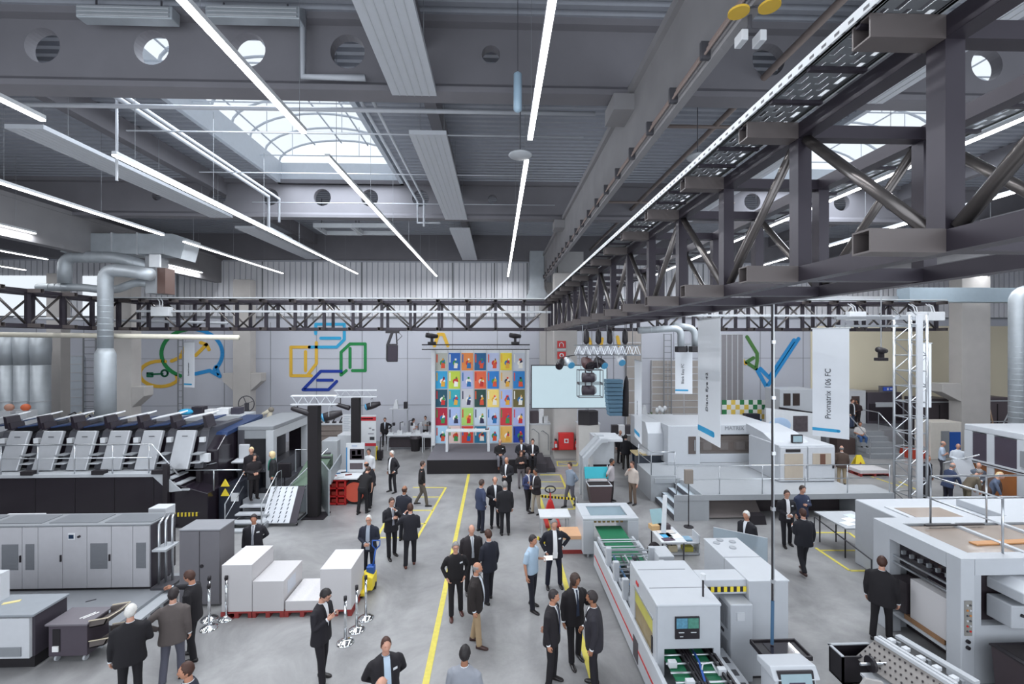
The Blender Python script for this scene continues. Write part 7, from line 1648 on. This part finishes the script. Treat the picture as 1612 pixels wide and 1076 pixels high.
# ------------------------------------------------------------------ banners
def banner(label, p0, p1, zt_, zb_, txt, tsize, stripe=True, cord_top=7.17, mirrored=False):
    a, b = Vector((p0[0], p0[1], 0)), Vector((p1[0], p1[1], 0)); d = (b-a); L = d.length; ang = math.atan2(d.y, d.x)
    t = thing('hanging_banner', label, 'banner', ((a.x+b.x)/2, (a.y+b.y)/2, zb_), local=True, rz=ang)
    h = zt_-zb_
    MB().box(-L/2, L/2, -.006, .006, 0, h).build('cloth', mat('banner_white', '#dcdfe4', .7, var=.02), t)
    MB().cyl((-L/2-.03, 0, h), (L/2+.03, 0, h), .02).build('rod', LG, t)
    MB().cyl((-L/2+.1, 0, h), (-L/2+.1, 0, cord_top-zb_), .006, n=5).cyl((L/2-.1, 0, h), (L/2-.1, 0, cord_top-zb_), .006, n=5).build('cord', MG, t)
    if stripe: m = MB(); m.box(-L/2, L*.22, -.012, -.006, h*.052, h*.052+L*.10).cyl((L*.22, -.012, h*.052+L*.05), (L*.22, -.006, h*.052+L*.05), L*.05, n=16).build('blue_bar', cm('#2b9bcc', .6), t)
    if txt: text('lettering', txt, tsize, cm('#3a3c44', .6), t, (-L*.06, -.012, h*.40), (PI/2, -PI/2, 0))
    return t
def bn(label, pxa, pxb, pyt, pyb, Ya, Yb, *k, **kw):
    a, b = D(pxa, pyt, Ya), D(pxb, pyt, Yb); return banner(label, (a.x, a.y), (b.x, b.y), a.z, D(pxa, pyb, Ya).z, *k, **kw)
bn('big white hanging banner lettered with Promatrix 106 FC', 1279, 1337, 517, 685, 13.2, 12.6, 'Promatrix 106 FC', .2)
bn('white hanging banner turned sideways, lettered with Diana Eye 42', 1099, 1134, 504, 685, 13.4, 11.8, 'Diana Eye 42', .21)
bn('small white hanging banner in front of the pale roller door', 1063, 1090, 541, 619, 21.5, 21.3, 'Blank Easy FC', .17)
bn('narrow edge-on white hanging banner beside the slatted loudspeaker', 999, 1010, 566, 686, 17.6, 16.2, 'Promatrix', .13)
bn('small white hanging banner in front of the speech bubble mural', 290, 306, 538, 609, 23.9, 23.6, 'Speedmaster', .13)
p_ = D(1455, 566, 18); banner('tall narrow white banner hanging beside the aluminium lattice tower', (p_.x-.3, 18), (p_.x+.1, 17.8), D(1455, 540, 18).z, D(1455, 640, 18).z, '', .1, stripe=False)
# chequered wall board
t = thing('pattern_board', 'board with a yellow, green, blue and white square pattern at the back wall', 'picture', D(1171, 648, 28.5))
a, b = D(1137, 667, 28.5), D(1206, 629, 28.5); n, mrow = 10, 5; rr = random.Random(8); pal = ['#e3c257', '#2f7d4a', '#3a8fc4', '#e8e8e4', '#d8dbe0', '#e3c257']
m = MB(); mats_ = [cm(c, .6) for c in ('#e3c257', '#2f7d4a', '#3a8fc4', '#e8e8e4')]
for i in range(n):
    for j in range(mrow):
        m.mi(3 if (i+j) % 2 else rr.randrange(3)).box(a.x+(b.x-a.x)*i/n, a.x+(b.x-a.x)*(i+1)/n, 28.5, 28.54, a.z+(b.z-a.z)*j/mrow, a.z+(b.z-a.z)*(j+1)/mrow)
m.build('squares', mats_, t); MB().box(a.x+.2, a.x+.3, 28.54, 28.65, 0, a.z+.3).box(b.x-.3, b.x-.2, 28.54, 28.65, 0, a.z+.3).build('stand', LG, t)
q = MB().box(D(1173, 665, 28).x, D(1195, 665, 28).x, 27.9, 28.3, 0, D(1180, 651, 28).z).build('dark_cabinet', cm('#2f2e3c', .5)); tag(q, 'dark blue cabinet in front of the square pattern board', 'cabinet')
# white printed machine poster wall between pole and banner
t = thing('display_wall', 'slanted white display wall with machine photographs near the square pattern board', 'poster', D(1250, 665, 24.5))
a, b = D(1206, 682, 24.3), D(1292, 682, 24.3); zt_ = D(1220, 642, 24.3).z
MB().prism([(a.x, 0), (b.x, 0), (b.x, zt_-.35), (a.x, zt_)], 'y', 24.3, 24.45).build('panel', WHITE, t)
MB().ell((a.x+.75, 24.28, a.z+.45), .62, .03, .42, 20, 8).build('blue_print', cm('#a9c0dc', .6), t); MB().box(a.x+1.5, a.x+2.3, 24.27, 24.3, a.z+.1, a.z+.95).build('photo_print', cm('#4a4246', .6, var=.5, scale=6), t)
t = thing('press_unit', 'white machine with two dark windows behind the slanted display wall', 'machine', D(1255, 630, 26))
a, b = D(1228, 642, 26), D(1284, 612, 26); MB().box(a.x, b.x, 26, 27.5, 0, b.z).build('body', MW, t, bevel=.03)
for k in range(2): MB().box(a.x+.2+.55*k, a.x+.6+.55*k, 25.96, 26, a.z+.15, b.z-.25).build('dark_window', cm('#3d3330', .3), t)
MB().bar((a.x-.1, 25.9, a.z+.02), (b.x+.2, 25.9, a.z-.35), .12).build('dark_rail', BLK, t)
# ------------------------------------------------------------------ back right: stairs, dark machines, press
t = thing('wide_stairs', 'wide grey stairs with steel rails leading up to the dark entrance', 'stairs', D(1392, 705, 25.5))
sx0_, sx1_ = D(1366, 716, 25.2).x, D(1417, 716, 25.2).x
for k in range(5): MB().box(sx0_, sx1_, 25.0+.32*k, 26.7, .0 if k == 0 else .26*k-.02, .26*(k+1)).build('step', cm('#8d9094', .5), t)
MB().box(D(1300, 690, 26.7).x, sx1_+1.6, 26.65, 30.3, 0, 1.3).build('landing', cm('#85868a', .5), t)
for x in (sx0_-.03, sx1_+.03): MB().tube([(x, 25.0, .0), (x, 25.0, 1.1), (x, 26.7, 2.35), (x, 28, 2.35)], .03).cyl((x, 26.7, 1.3), (x, 26.7, 2.35), .025).build('handrail', STEEL, t)
MB().box(D(1306, 720, 26.6).x, sx0_-.08, 26.0, 26.6, 0, .95).build('dark_side', cm('#4a3b38', .6), t)
t = thing('dark_machine', 'dark grey machine front with a pale name strip at the top of the stairs', 'machine', D(1390, 650, 28.6))
a, b = D(1366, 680, 28.8), D(1420, 617, 28.8); MB().box(a.x, b.x, 28.8, 30.2, 1.3, b.z).build('body', cm('#48424a', .4), t, bevel=.02); MB().box(a.x+.1, b.x, 28.76, 28.8, 1.5, 2.6).build('dark_front', cm('#2a242a', .3), t); MB().box(a.x+.5, a.x+1.7, 28.74, 28.8, b.z-.95, b.z-.65).build('name_strip', LG, t)
MB().box(a.x-1.15, a.x-.05, 28.9, 30.2, 1.3, b.z+.1).build('pale_frame', OFFW, t); MB().box(a.x-1.0, a.x-.5, 28.85, 28.9, 1.4, b.z-.25).build('doorway', cm('#4c3e3c', .5), t)
p_ = D(1400, 612, 28.7); t = thing('exit_sign', 'small blue sign above the dark machine', 'sign', p_); MB().box(p_.x-.35, p_.x+.35, 28.7, 28.8, p_.z-.12, p_.z+.12).build('plate', cm('#3f5fc4', .4), t); MB().box(p_.x-.55, p_.x+.6, 28.81, 28.9, p_.z-.3, p_.z+.2).build('housing', cm('#6d6a6c', .5), t); MB().box(p_.x-.15, p_.x-.05, 28.69, 28.7, p_.z-.07, p_.z+.07).box(p_.x+.05, p_.x+.2, 28.69, 28.7, p_.z-.04, p_.z+.04).build('symbol', WHITE, t)
for k, (px0_, px1_, pyt, c, lab) in enumerate(((1457, 1500, 627, '#4d464a', 'dark panelled machine before the concrete column'), (1552, 1588, 625, '#5a5054', 'dark brown machine right of the concrete column'))):
    a, b = D(px0_, 690, 27.5), D(px1_, pyt, 27.5); t = thing('dark_machine', lab, 'machine', ((a.x+b.x)/2, 27.5, 0))
    MB().box(a.x, b.x, 27.5, 29, 0, b.z).build('body', cm(c, .45), t, bevel=.03); MB().box(a.x, b.x, 27.46, 27.5, b.z-.25, b.z-.18).build('rail', LG, t)
    m = MB(); m.box((a.x+b.x)/2-.02, (a.x+b.x)/2+.02, 27.47, 27.5, .2, b.z-.4); m.build('panel_joint', RUB, t)
t = thing('beige_cabinet', 'beige control cabinet with a grey and a blue door behind the blue shirted man', 'cabinet', D(1490, 690, 25))
a, b = D(1465, 720, 24.8), D(1514, 664, 24.8); MB().box(a.x, b.x, 24.8, 25.8, 0, b.z).build('body', cm('#cfc9c0', .5), t, bevel=.02); MB().box(a.x+.6, a.x+1.05, 24.76, 24.8, .1, b.z-.5).build('grey_door', MG, t); MB().box(a.x+1.08, b.x-.1, 24.76, 24.8, .1, b.z-.55).build('blue_door', BLUE, t)
t = thing('step_ladder', 'wooden step ladder frame on top of the machines beside the column', 'ladder', D(1557, 655, 27.4)); 
a = D(1557, 640, 27.3); zb_ = D(1557, 663, 27.3).z
MB().bar((a.x-.25, 27.3, zb_-.2), (a.x, 27.3, a.z), .06).bar((a.x+.25, 27.3, zb_-.2), (a.x, 27.3, a.z), .06).build('leg', cm('#c7a78a', .6), t); MB().bar((a.x-.2, 27.3, zb_), (a.x+1.2, 27.3, zb_), .05).bar((a.x+.9, 27.3, zb_-.2), (a.x+1.25, 27.3, zb_+.5), .05).build('rail', LG, t)
# aluminium lattice tower
p_ = G(1433, 813); t = thing('lattice_tower', 'tall aluminium lattice tower standing behind the pale platform', 'tower', p_)
ALU = mat('aluminium', '#b9bcc0', .3, .8); q = .33
for dx in (-q, q):
    for dy in (-q, q): MB().cyl((p_.x+dx, p_.y+dy, .06), (p_.x+dx, p_.y+dy, 7.6), .045, n=10).build('chord', ALU, t, smooth=True)
z = .3; k = 0
while z < 7.4:
    m = MB()
    for s in (-q, q):
        m.cyl((p_.x-q, p_.y+s, z), (p_.x+q, p_.y+s, z), .022, n=6).cyl((p_.x+s, p_.y-q, z), (p_.x+s, p_.y+q, z), .022, n=6)
        m.cyl((p_.x-q, p_.y+s, z), (p_.x+q, p_.y+s, z+.55), .018, n=6) if k % 2 else m.cyl((p_.x+q, p_.y+s, z), (p_.x-q, p_.y+s, z+.55), .018, n=6)
    m.build('brace', ALU, t); z += .58; k += 1
MB().box(p_.x-.1, p_.x+.12, p_.y-q-.06, p_.y-q+.0, .1, 7.6).build('cable_strip', OFFW, t); MB().box(p_.x-.4, p_.x+.4, p_.y-.4, p_.y+.4, 0, .06).build('base', MG, t)
MB().bar((p_.x-2.9, p_.y, 7.5), (p_.x+.4, p_.y, 7.5), .12).bar((p_.x-2.9, p_.y, 7.2), (p_.x+.4, p_.y, 7.2), .08).build('top_arm', ALU, t)
p2 = D(1387, 562, 20); movhead('dark moving head light hanging before the cream wall', 1387, 562, 20)
tag(MB().cyl((p2.x, 20, p2.z+.15), (p2.x, 20, 10.5), .02, n=6).build('drop_rod', MG), 'thin rod carrying the moving head light before the cream wall', 'rod')
# spiral duct right
a = D(1602, 460, 20.6); t_ = ductpipe('spiral silver duct dropping at the picture edge beside the white press', [(a.x+2.4, 20.6, a.z+.1), (a.x, 20.6, a.z), (a.x, 20.6, 0)], .32)
a, b = D(1448, 470, 23.5), D(1590, 452, 23.5); q = MB().box(a.x, b.x+2, 24.1, 24.9, a.z-.1, b.z+.05).build('air_duct', mat('duct_blue_grey', '#a9b9c4', .4, .5)); tag(q, 'pale blue grey flat duct above the right truss end', 'air duct')
a, b = D(1250, 478, 24.8), D(1440, 466, 24.8); q = MB().box(a.x, b.x, 24.8, 25.5, a.z, b.z).build('air_duct', LG); tag(q, 'long pale duct behind the banners above the cross truss', 'air duct')
ductpipe('cream double pipe bending down behind the small banner, screen side', [D(1005, 520, 20.5), D(1072, 516, 20.5), D(1072, 545, 20.5)], .15); ductpipe('cream double pipe bending down behind the small banner, machine side', [D(1060, 512, 20.9), D(1094, 516, 20.9), D(1094, 545, 20.9)], .15)
for px in (1072, 1094): a = D(px, 549, 20.6); t = thing('pipe_valve', 'dark valve block at the lower end of the cream pipe, '+('screen side' if px == 1072 else 'machine side'), 'valve', a); MB().box(a.x-.2, a.x+.2, 20.45, 20.85, a.z-.15, a.z+.12).build('block', BLK, t, bevel=.02); MB().cyl((a.x+.25, 20.6, a.z), (a.x+.28, 20.6, a.z), .15, n=14).build('wheel', DG, t)
# white press with dark windows, right edge
t = thing('white_press', 'white press with large dark windows and an orange brown lower side at the picture edge', 'machine', (21, 17, 0))
xf = 19.75
MB().box(xf, 22.5, 13.2, 19.3, 2.9, 3.15).build('roof', MW, t, bevel=.03); MB().box(xf, 22.5, 19.1, 19.3, 0, 2.9).build('end_wall', MW, t)
ys = [19.3, 18.95, 18.4, 18.15, 17.3, 17.0, 15.5, 13.4]
for y0_, y1_ in ((19.1, 18.98), (18.42, 18.15), (17.35, 16.9), (15.6, 13.2)): MB().box(xf, xf+.15, y1_, y0_, .2, 2.9).build('white_post', MW, t)
for y0_, y1_ in ((18.98, 18.42), (18.15, 17.35), (16.9, 15.6)): MB().box(xf+.03, xf+.06, y1_, y0_, 1.75, 2.85).build('dark_window', cm('#4a434d', .15), t)
MB().box(xf+.04, xf+.1, 13.4, 19.1, .5, 1.6).build('brown_panel', mat('orange_brown', '#9a5f33', .35, var=.35, scale=1.5), t); MB().box(xf-.03, xf+.05, 13.2, 19.2, 1.6, 1.75).build('ledge', MW, t); MB().box(xf-.05, xf, 13.2, 19.2, 1.66, 1.69).build('dark_slot', BLK, t)
MB().box(xf, 22.4, 13.3, 19.1, 0, .5).build('base', DG, t); MB().box(xf-.06, xf, 17.05, 17.2, 1.9, 2.5).build('handle', MG, t)
MB().tube([(xf-.9, 19.3, 0), (xf-.9, 19.3, 1.5), (xf-.1, 18.6, 2.0)], .03).build('handrail', STEEL, t)
MB().slab([(xf-.9, 18.2, .1), (xf-.1, 18.2, .1), (xf-.1, 19.0, 1.7), (xf-.9, 19.0, 1.7)], .08).build('white_ramp', MW, t)
q = thing('white_table', 'white inspection table where people lean near the orange brown press', 'table', (17.2, 16.4, 0)); MB().box(15.6, 19.0, 15.2, 16.6, .9, .98).build('top', MW, q, bevel=.01)
for x in (15.8, 18.7):
    for y in (15.4, 16.4): MB().box(x, x+.08, y, y+.08, 0, .9).build('leg', LG, q)
# yellow wet floor A-frame and paper pallet
p_ = G(1356, 739); t = thing('warning_sign', 'yellow folding warning sign standing beside the low paper pallet', 'sign', p_)
MB().slab([(p_.x-.35, p_.y, 0), (p_.x+.35, p_.y, 0), (p_.x+.12, p_.y+.18, .72), (p_.x-.12, p_.y+.18, .72)], .02).build('front_board', YEL, t); MB().slab([(p_.x-.35, p_.y+.4, 0), (p_.x+.35, p_.y+.4, 0), (p_.x+.12, p_.y+.2, .72), (p_.x-.12, p_.y+.2, .72)], .02).build('back_board', YEL, t); MB().cyl((p_.x, p_.y+.06, .3), (p_.x, p_.y+.04, .3), .09, n=3).build('symbol', cm('#9a4a2a', .6), t)
a = G(1352, 749); pallet('red pallet under the low white paper pile on the far floor', a.x, a.x+1.5, a.y-.1, a.y+1.0)
q = MB().box(a.x+.02, a.x+1.48, a.y-.08, a.y+.98, .14, .3).build('paper_stack', [PEDGE]); tag(q, 'low white paper pile on the far floor beside the yellow sign', 'paper stack')
p_ = G(1440, 722); q = MB().prism([(p_.x-.2, 0), (p_.x+1.4, 0), (p_.x+.5, .45), (p_.x-.1, .5)], 'y', p_.y, p_.y+.8).build('red_cover', cm('#b0402f', .6)); tag(q, 'red covered low load behind the lattice tower', 'cover')
q = MB().prism([(17.0, 0), (17.5, 0), (17.42, .3), (17.1, .3)], 'x', 12.2, 12.75).build('floor_monitor', BLK); tag(q, 'black wedge loudspeaker on the floor before the platform, tower side', 'speaker'); q.location = (G(1332, 826).x-12.4, G(1332, 826).y-17, 0)
q2 = q.copy(); COL.objects.link(q2); q2['label'] = 'black wedge loudspeaker on the floor before the platform, stairs side'; q2.location = (G(1192, 826).x-12.4, G(1192, 826).y-17, 0)
# folding table with papers in front of the die cutter
t = thing('folding_table', 'black legged folding table with papers beside the big white machine', 'table', G(1350, 880))
a = G(1332, 880)
MB().box(a.x, a.x+1.3, a.y, a.y+1.4, .9, .94).build('top', LG, t)
for x in (a.x+.05, a.x+.6): MB().cyl((x, a.y+.1, 0), (x, a.y+.1, .9), .02).cyl((x, a.y+1.2, 0), (x, a.y+1.2, .9), .02).build('leg', BLK, t)
for i in range(3): q = MB().bar((a.x+.15+.3*i, a.y+.3+.3*i, .945), (a.x+.5+.3*i, a.y+.4+.3*i, .945), .3, .008).build('print_sheet', cm(('#dfe3ea', '#e9e9e9', '#c9d3df')[i], .7)); tag(q, ('bluish', 'white', 'pale blue')[i]+' sheet lying on the black legged folding table', 'print')
a, b = G(1282, 838), G(1372, 912); q = MB().tube([(a.x, a.y, .55), (b.x, b.y, .55)], .02).cyl((a.x, a.y, 0), (a.x, a.y, .56), .02).cyl((b.x, b.y, 0), (b.x, b.y, .56), .02).build('barrier_rail', DG); tag(q, 'low dark barrier rail along the yellow floor marks near the folding table', 'rail')
# ------------------------------------------------------------------ big die cutter right
t = thing('die_cutter', 'huge white cutting machine with glazed roof panels and a dark feeding bay', 'machine', (11, 9.8, 0))
x0_, yf_, yb_, zt_ = 8.93, 8.79, 10.85, 2.4
MB().box(x0_, x0_+.28, yf_, yf_+.3, 0, zt_).build('corner_post', MW, t, bevel=.015); MB().box(x0_, x0_+.28, yb_-.45, yb_, 0, zt_).build('corner_post', MW, t, bevel=.015)
MB().box(x0_, x0_+.28, yf_+.3, yb_-.45, 2.12, zt_).build('side_lintel', MW, t); MB().box(x0_+.28, 14, yf_, yf_+.3, 2.1, zt_).build('front_lintel', MW, t)
MB().box(x0_+.28, 14, yb_-.3, yb_, 0, zt_-.02).build('back_wall', MW, t)
MB().box(x0_, 14, yb_-.35, yb_, zt_, zt_+.02).build('roof_edge', MW, t); MB().box(x0_, x0_+.4, yf_+.2, yb_-.35, zt_, zt_+.02).build('roof_edge', MW, t); MB().box(x0_, 14, yf_, yf_+.2, zt_, zt_+.02).build('roof_edge', MW, t)
for k in range(4):
    xa_ = x0_+.48+1.15*k; MB().box(xa_, xa_+1.05, yf_+.24, yb_-.4, zt_-.06, zt_-.03).build('roof_pane', mat('roof_pane', '#a3958a', .12, var=.2, scale=1.2), t); MB().box(xa_+1.05, xa_+1.15, yf_+.2, yb_-.35, zt_-.05, zt_+.02).build('roof_bar', MW, t)
MB().bar((x0_+1.0, 9.5, zt_-.01), (14, 9.75, zt_-.01), .16, .03).build('wood_strip', cm('#c08a58', .5), t)
MB().bar((x0_+.8, 10.35, zt_+.03), (x0_+2.2, 10.38, zt_+.03), .06, .03).build('dark_channel', BLK, t)
MB().box(x0_+.25, x0_+.3, yf_+.3, yb_-.45, 1.56, 2.12).build('feed_window', DGLASS, t)
for z in (1.6, 1.75): MB().bar((x0_+.1, yf_+.3, z), (x0_+.1, yb_-.45, z), .04).build('feed_rail', STEEL, t)
for k in range(6): MB().box(x0_+.14, x0_+.22, yf_+.42+.2*k, yf_+.46+.2*k, 1.84, 1.92).build('sucker_head', MG, t)
MB().box(x0_+.5, 14, yf_+.35, yb_-.35, .05, 1.5).build('dark_interior', cm('#2a2225', .7), t)
MB().box(x0_+.05, x0_+.48, 9.12, 9.92, .62, 1.46).build('sheet_pile', [PEDGE], t); MB().box(x0_+.03, x0_+.5, 9.15, 10.05, .52, .62).build('pile_pallet', WOODB, t); MB().box(x0_, x0_+.5, yf_+.3, 10.3, .46, .52).build('lift_table', LG, t); MB().box(x0_+.05, x0_+.45, 10.02, 10.4, .6, 1.3).build('dark_box', cm('#3a3338', .6), t)
MB().box(x0_+.28, 14, yf_+.02, yf_+.25, 0, 1.12).build('front_lower', MWG, t); MB().box(x0_+.28, x0_+.42, yf_+.02, yf_+.25, 1.12, 2.1).build('front_stile', MWG, t); MB().box(x0_+.42, 14, yf_+.2, yf_+.28, 1.12, 2.1).build('dark_front', cm('#2c2429', .4), t)
sp = MB().box(x0_+.06, x0_+.2, yf_-.02, yf_, .95, 1.62).build('control_strip', cm('#8a8782', .4), t)
for k in range(6):
    for j in range(2): MB().cyl((x0_+.1+.06*j, yf_-.035, 1.04+.1*k), (x0_+.1+.06*j, yf_-.02, 1.04+.1*k), .018, n=10).build('button', (DG, RED, OFFW, DG, cm('#c07a3a', .5), OFFW)[(k+j) % 6], sp)
for z in (.72, .84): MB().cyl((x0_+.12, yf_-.04, z), (x0_+.12, yf_, z), .035, n=12).build('rotary_switch', BLK, t)
MB().prism([(x0_+.72, 1.78), (x0_+.72, 1.98), (x0_+1.0, 2.08), (14, 1.88), (14, 1.5)], 'y', yf_-.45, yf_+.2).build('swing_panel', MW, t, bevel=.02); MB().prism([(x0_+.66, 1.25), (x0_+.66, 1.68), (14, 1.45), (14, 1.05)], 'y', yf_-.3, yf_+.15).build('swing_panel', MWG, t, bevel=.02)
MB().cyl((x0_+.85, yf_-.33, 1.5), (x0_+.85, yf_-.3, 1.5), .03).build('knob', BLK, t)
railing(t, [(14, 10.5, zt_+.02), (10.0, 10.5, zt_+.02), (10.0, 9.0, zt_+.02)], 1.08)
t = thing('die_cutter', 'white rear section with a glazed hatch behind the huge cutting machine', 'machine', (13, 12.4, 0))
MB().box(10.7, 16.5, 10.95, 13.6, 0, 1.9).build('body', MW, t, bevel=.03)
MB().box(11.0, 12.6, 11.3, 12.9, 1.9, 1.93).build('hatch_frame', OFFW, t); MB().box(11.15, 12.45, 11.45, 12.75, 1.93, 1.94).build('hatch_pane', mat('roof_pane', '#a3958a', .12, var=.2, scale=1.2), t); MB().box(13.2, 15.6, 11.2, 13.0, 1.9, 2.1).build('top_box', MW, t, bevel=.02)
p_ = G(1575, 1076, .0); t = thing('waste_bin', 'dark plastic bin standing in front of the huge cutting machine', 'bin', (9.7, 8.25, 0))
MB().prism([(9.3, .05), (10.5, .05), (10.6, .95), (9.2, .95)], 'y', 7.9, 8.5).build('tub', cm('#3d3338', .5), t); MB().box(9.18, 10.62, 7.88, 8.52, .95, .98).build('rim', BLK, t); MB().box(9.28, 10.5, 7.95, 8.45, .98, .985).build('dark_inside', cm('#1d171a', .9), t)
q = MB().box(9.7, 9.9, 8.1, 8.3, .985, .995).build('paper_scrap', PAPER); tag(q, 'white paper scrap lying on the dark plastic bin', 'paper')
# stripping tool frame, bottom
t = thing('black_tub', 'open black tub with a pale rim on the floor before the stripping tool', 'tub', (5.7, 8.3, 0))
a, b = G(1305, 1014, .8), G(1372, 1018, .8); c = G(1318, 1034, .8)
m = MB(); m.box(a.x, b.x, c.y, a.y, .3, .33).box(a.x, a.x+.03, c.y, a.y, .3, .8).box(b.x-.03, b.x, c.y, a.y, .3, .8).box(a.x, b.x, a.y-.03, a.y, .3, .8).box(a.x, b.x, c.y, c.y+.03, .3, .8); m.build('tub', BLK, t)
MB().box(a.x-.02, b.x+.02, a.y-.03, a.y+.02, .8, .82).box(a.x-.02, a.x+.03, c.y, a.y, .8, .82).build('rim', LG, t)
for x in (a.x+.1, b.x-.1): MB().cyl((x-.03, c.y+.1, .1), (x+.03, c.y+.1, .1), .1).bar((x, c.y+.1, .1), (x, c.y+.1, .3), .04).build('caster', RUB, t)
t = thing('stripping_tool', 'long perforated steel stripping tool with white rails lying on a low stand', 'tool', (7.3, 8, .7))
zA = 1.0; A = G(1378, 1006, zA); B = G(1500, 1082, zA); d = (B-A); n_ = Vector((-d.y, d.x, 0)).normalized()
u = d.normalized(); sd = Vector((u.y, -u.x, 0))
if sd.x > 0: sd = -sd
PLT = MB().slab([A, B, B+sd*.5+Vector((0, 0, -.25)), A+sd*.5+Vector((0, 0, -.25))], .02)
m = PLT
for i in range(14):
    for j in range(4): c = A+d*((i+.5)/14)+sd*(.08+.11*j)+Vector((0, 0, -.25*(.08+.11*j)/.5)); m.mi(1).cyl(c-Vector((0, 0, .024)), c+Vector((0, 0, .024)), .014, n=8)
m.build('perforated_plate', [cm('#a7a19d', .35, .4), cm('#3a3436', .6)], t)
for o_ in (0.0, .09): MB().bar(A-sd*o_+Vector((0, 0, .03)), B-sd*o_+Vector((0, 0, .03)), .06, .06).build('white_rail', OFFW, t)
for k in range(5): c = A+d*((k+.4)/5)-sd*.2; MB().bar(c, c-sd*.12, .09, .07).build('clamp_block', WHITE, t, bevel=.01)
MB().bar(A-sd*.42+Vector((.1, 0, .0)), B-sd*.42+Vector((.1, 0, 0)), .12, .05).build('channel', LG, t)
for k in (.1, .5, .9): c = A+d*k; MB().bar((c+sd*.25).to_3d()-Vector((0, 0, .2)), (c.x+sd.x*.25, c.y+sd.y*.25, 0), .06).bar(c-sd*.4-Vector((0, 0, .03)), (c.x-sd.x*.4, c.y-sd.y*.4, 0), .06).build('stand_leg', MG, t)
t = thing('tool_box_unit', 'grey sheet metal unit with a small hand wheel beside the perforated tool', 'machine', G(1330, 1060))
a = G(1315, 1035, .9); GY = cm('#aaa6a4', .5)
MB().prism([(a.x, 0), (a.x, .75), (a.x+.12, .92), (a.x+.42, .85), (a.x+.42, 0)], 'y', a.y-.55, a.y-.5).build('side_plate', GY, t); MB().box(a.x+.02, a.x+.42, a.y-.5, a.y-.05, .0, .45).build('body', GY, t); MB().box(a.x+.42, a.x+.95, a.y-.45, a.y-.05, .62, .66).build('shelf', OFFW, t); MB().box(a.x+.42, a.x+.9, a.y-.9, a.y-.45, .5, .54).build('wooden_board', WOOD, t)
MB().cyl((a.x+.38, a.y-.1, .85), (a.x+1.0, a.y-.1, .85), .025).build('shaft', STEEL, t); MB().cyl((a.x+.55, a.y-.1, .85), (a.x+.6, a.y-.1, .85), .13, n=20).build('hand_wheel', BLK, t); MB().box(a.x+.15, a.x+.17, a.y-.56, a.y-.55, .1, .5).build('dark_slot', BLK, t); MB().bar((a.x+.1, a.y-.56, .78), (a.x+.3, a.y-.56, .72), .012, .02).build('label', WHITE, t)
m = MB()
for x in (a.x+.45, a.x+.9): m.box(x-.02, x+.02, a.y-.9, a.y-.86, 0, .5).box(x-.02, x+.02, a.y-.12, a.y-.08, 0, .62)
m.build('stand_leg', MG, t)

for o in [o for o in COL.objects if o.parent is None and o.type == 'EMPTY' and o.name.split('.')[0] in ('printing_press', 'stair_platform', 'supply_cabinet_row', 'pipe_bundle', 'floor_platform', 'machine_cabinet', 'tool_cart', 'carton_gluer', 'control_cabinet', 'cable_bridge', 'filter_unit', 'operator_console', 'white_press', 'white_table')]: shift(o)
for o in [o for o in COL.objects if o.parent is None and o.get('label') in ('huge white cutting machine with glazed roof panels and a dark feeding bay', 'white rear section with a glazed hatch behind the huge cutting machine', 'dark plastic bin standing in front of the huge cutting machine', 'white paper scrap lying on the dark plastic bin')]: o.location.y -= .31
for o in [o for o in COL.objects if o.parent is None and (o.get('label') or '').startswith(('wide white cutting machine on', 'white machine section with two beige', 'white display wall covered'))]: o.location.z += .004
# ------------------------------------------------------------------ light and camera
W = bpy.data.worlds.new('overcast_sky'); S.world = W; W.use_nodes = True
bg = W.node_tree.nodes['Background']; bg.inputs[0].default_value = (.86, .93, 1., 1); bg.inputs[1].default_value = 1.25
def area(name, loc, rot, sx, sy, e, col=(1, 1, 1)):
    l = bpy.data.lights.new(name, 'AREA'); l.shape = 'RECTANGLE'; l.size = sx; l.size_y = sy; l.energy = e; l.color = col
    o = bpy.data.objects.new(name, l); COL.objects.link(o); o.location = loc; o.rotation_euler = rot
    return o
for x, a, b in ROWS:
    area('strip_light_lamp', (x, (a+b)/2, ZL-.02), (0, 0, 0), .1, b-a, 23*(b-a), (.92, .955, 1.))
for xa, xb in SKY: area('skylight_daylight', ((xa+xb)/2, 15.2, ZD-.2), (0, 0, 0), xb-xa-.4, 9.2, 1100, (.84, .92, 1.))
area('window_daylight', (0, YF+.1, 6.3), (PI/2, 0, 0), 46, 9.5, 1900, (.84, .91, 1.))
cam = bpy.data.cameras.new('camera'); co = bpy.data.objects.new('camera', cam); COL.objects.link(co)
cam.sensor_fit = 'HORIZONTAL'; cam.sensor_width = 36; cam.lens = 716/1612*36; cam.clip_start = .05; cam.clip_end = 300
co.location = (0, 0, CH); co.rotation_euler = (PI/2, 0, -TH); S.camera = co
v = S.view_settings; v.view_transform = 'Standard'; v.look = 'None'; v.exposure = 0.; v.gamma = 1.; v.use_curve_mapping = False
S.cycles.max_bounces = 8; S.cycles.diffuse_bounces = 4; S.cycles.transparent_max_bounces = 12; S.cycles.sample_clamp_indirect = 6
S.cycles.use_denoising = True
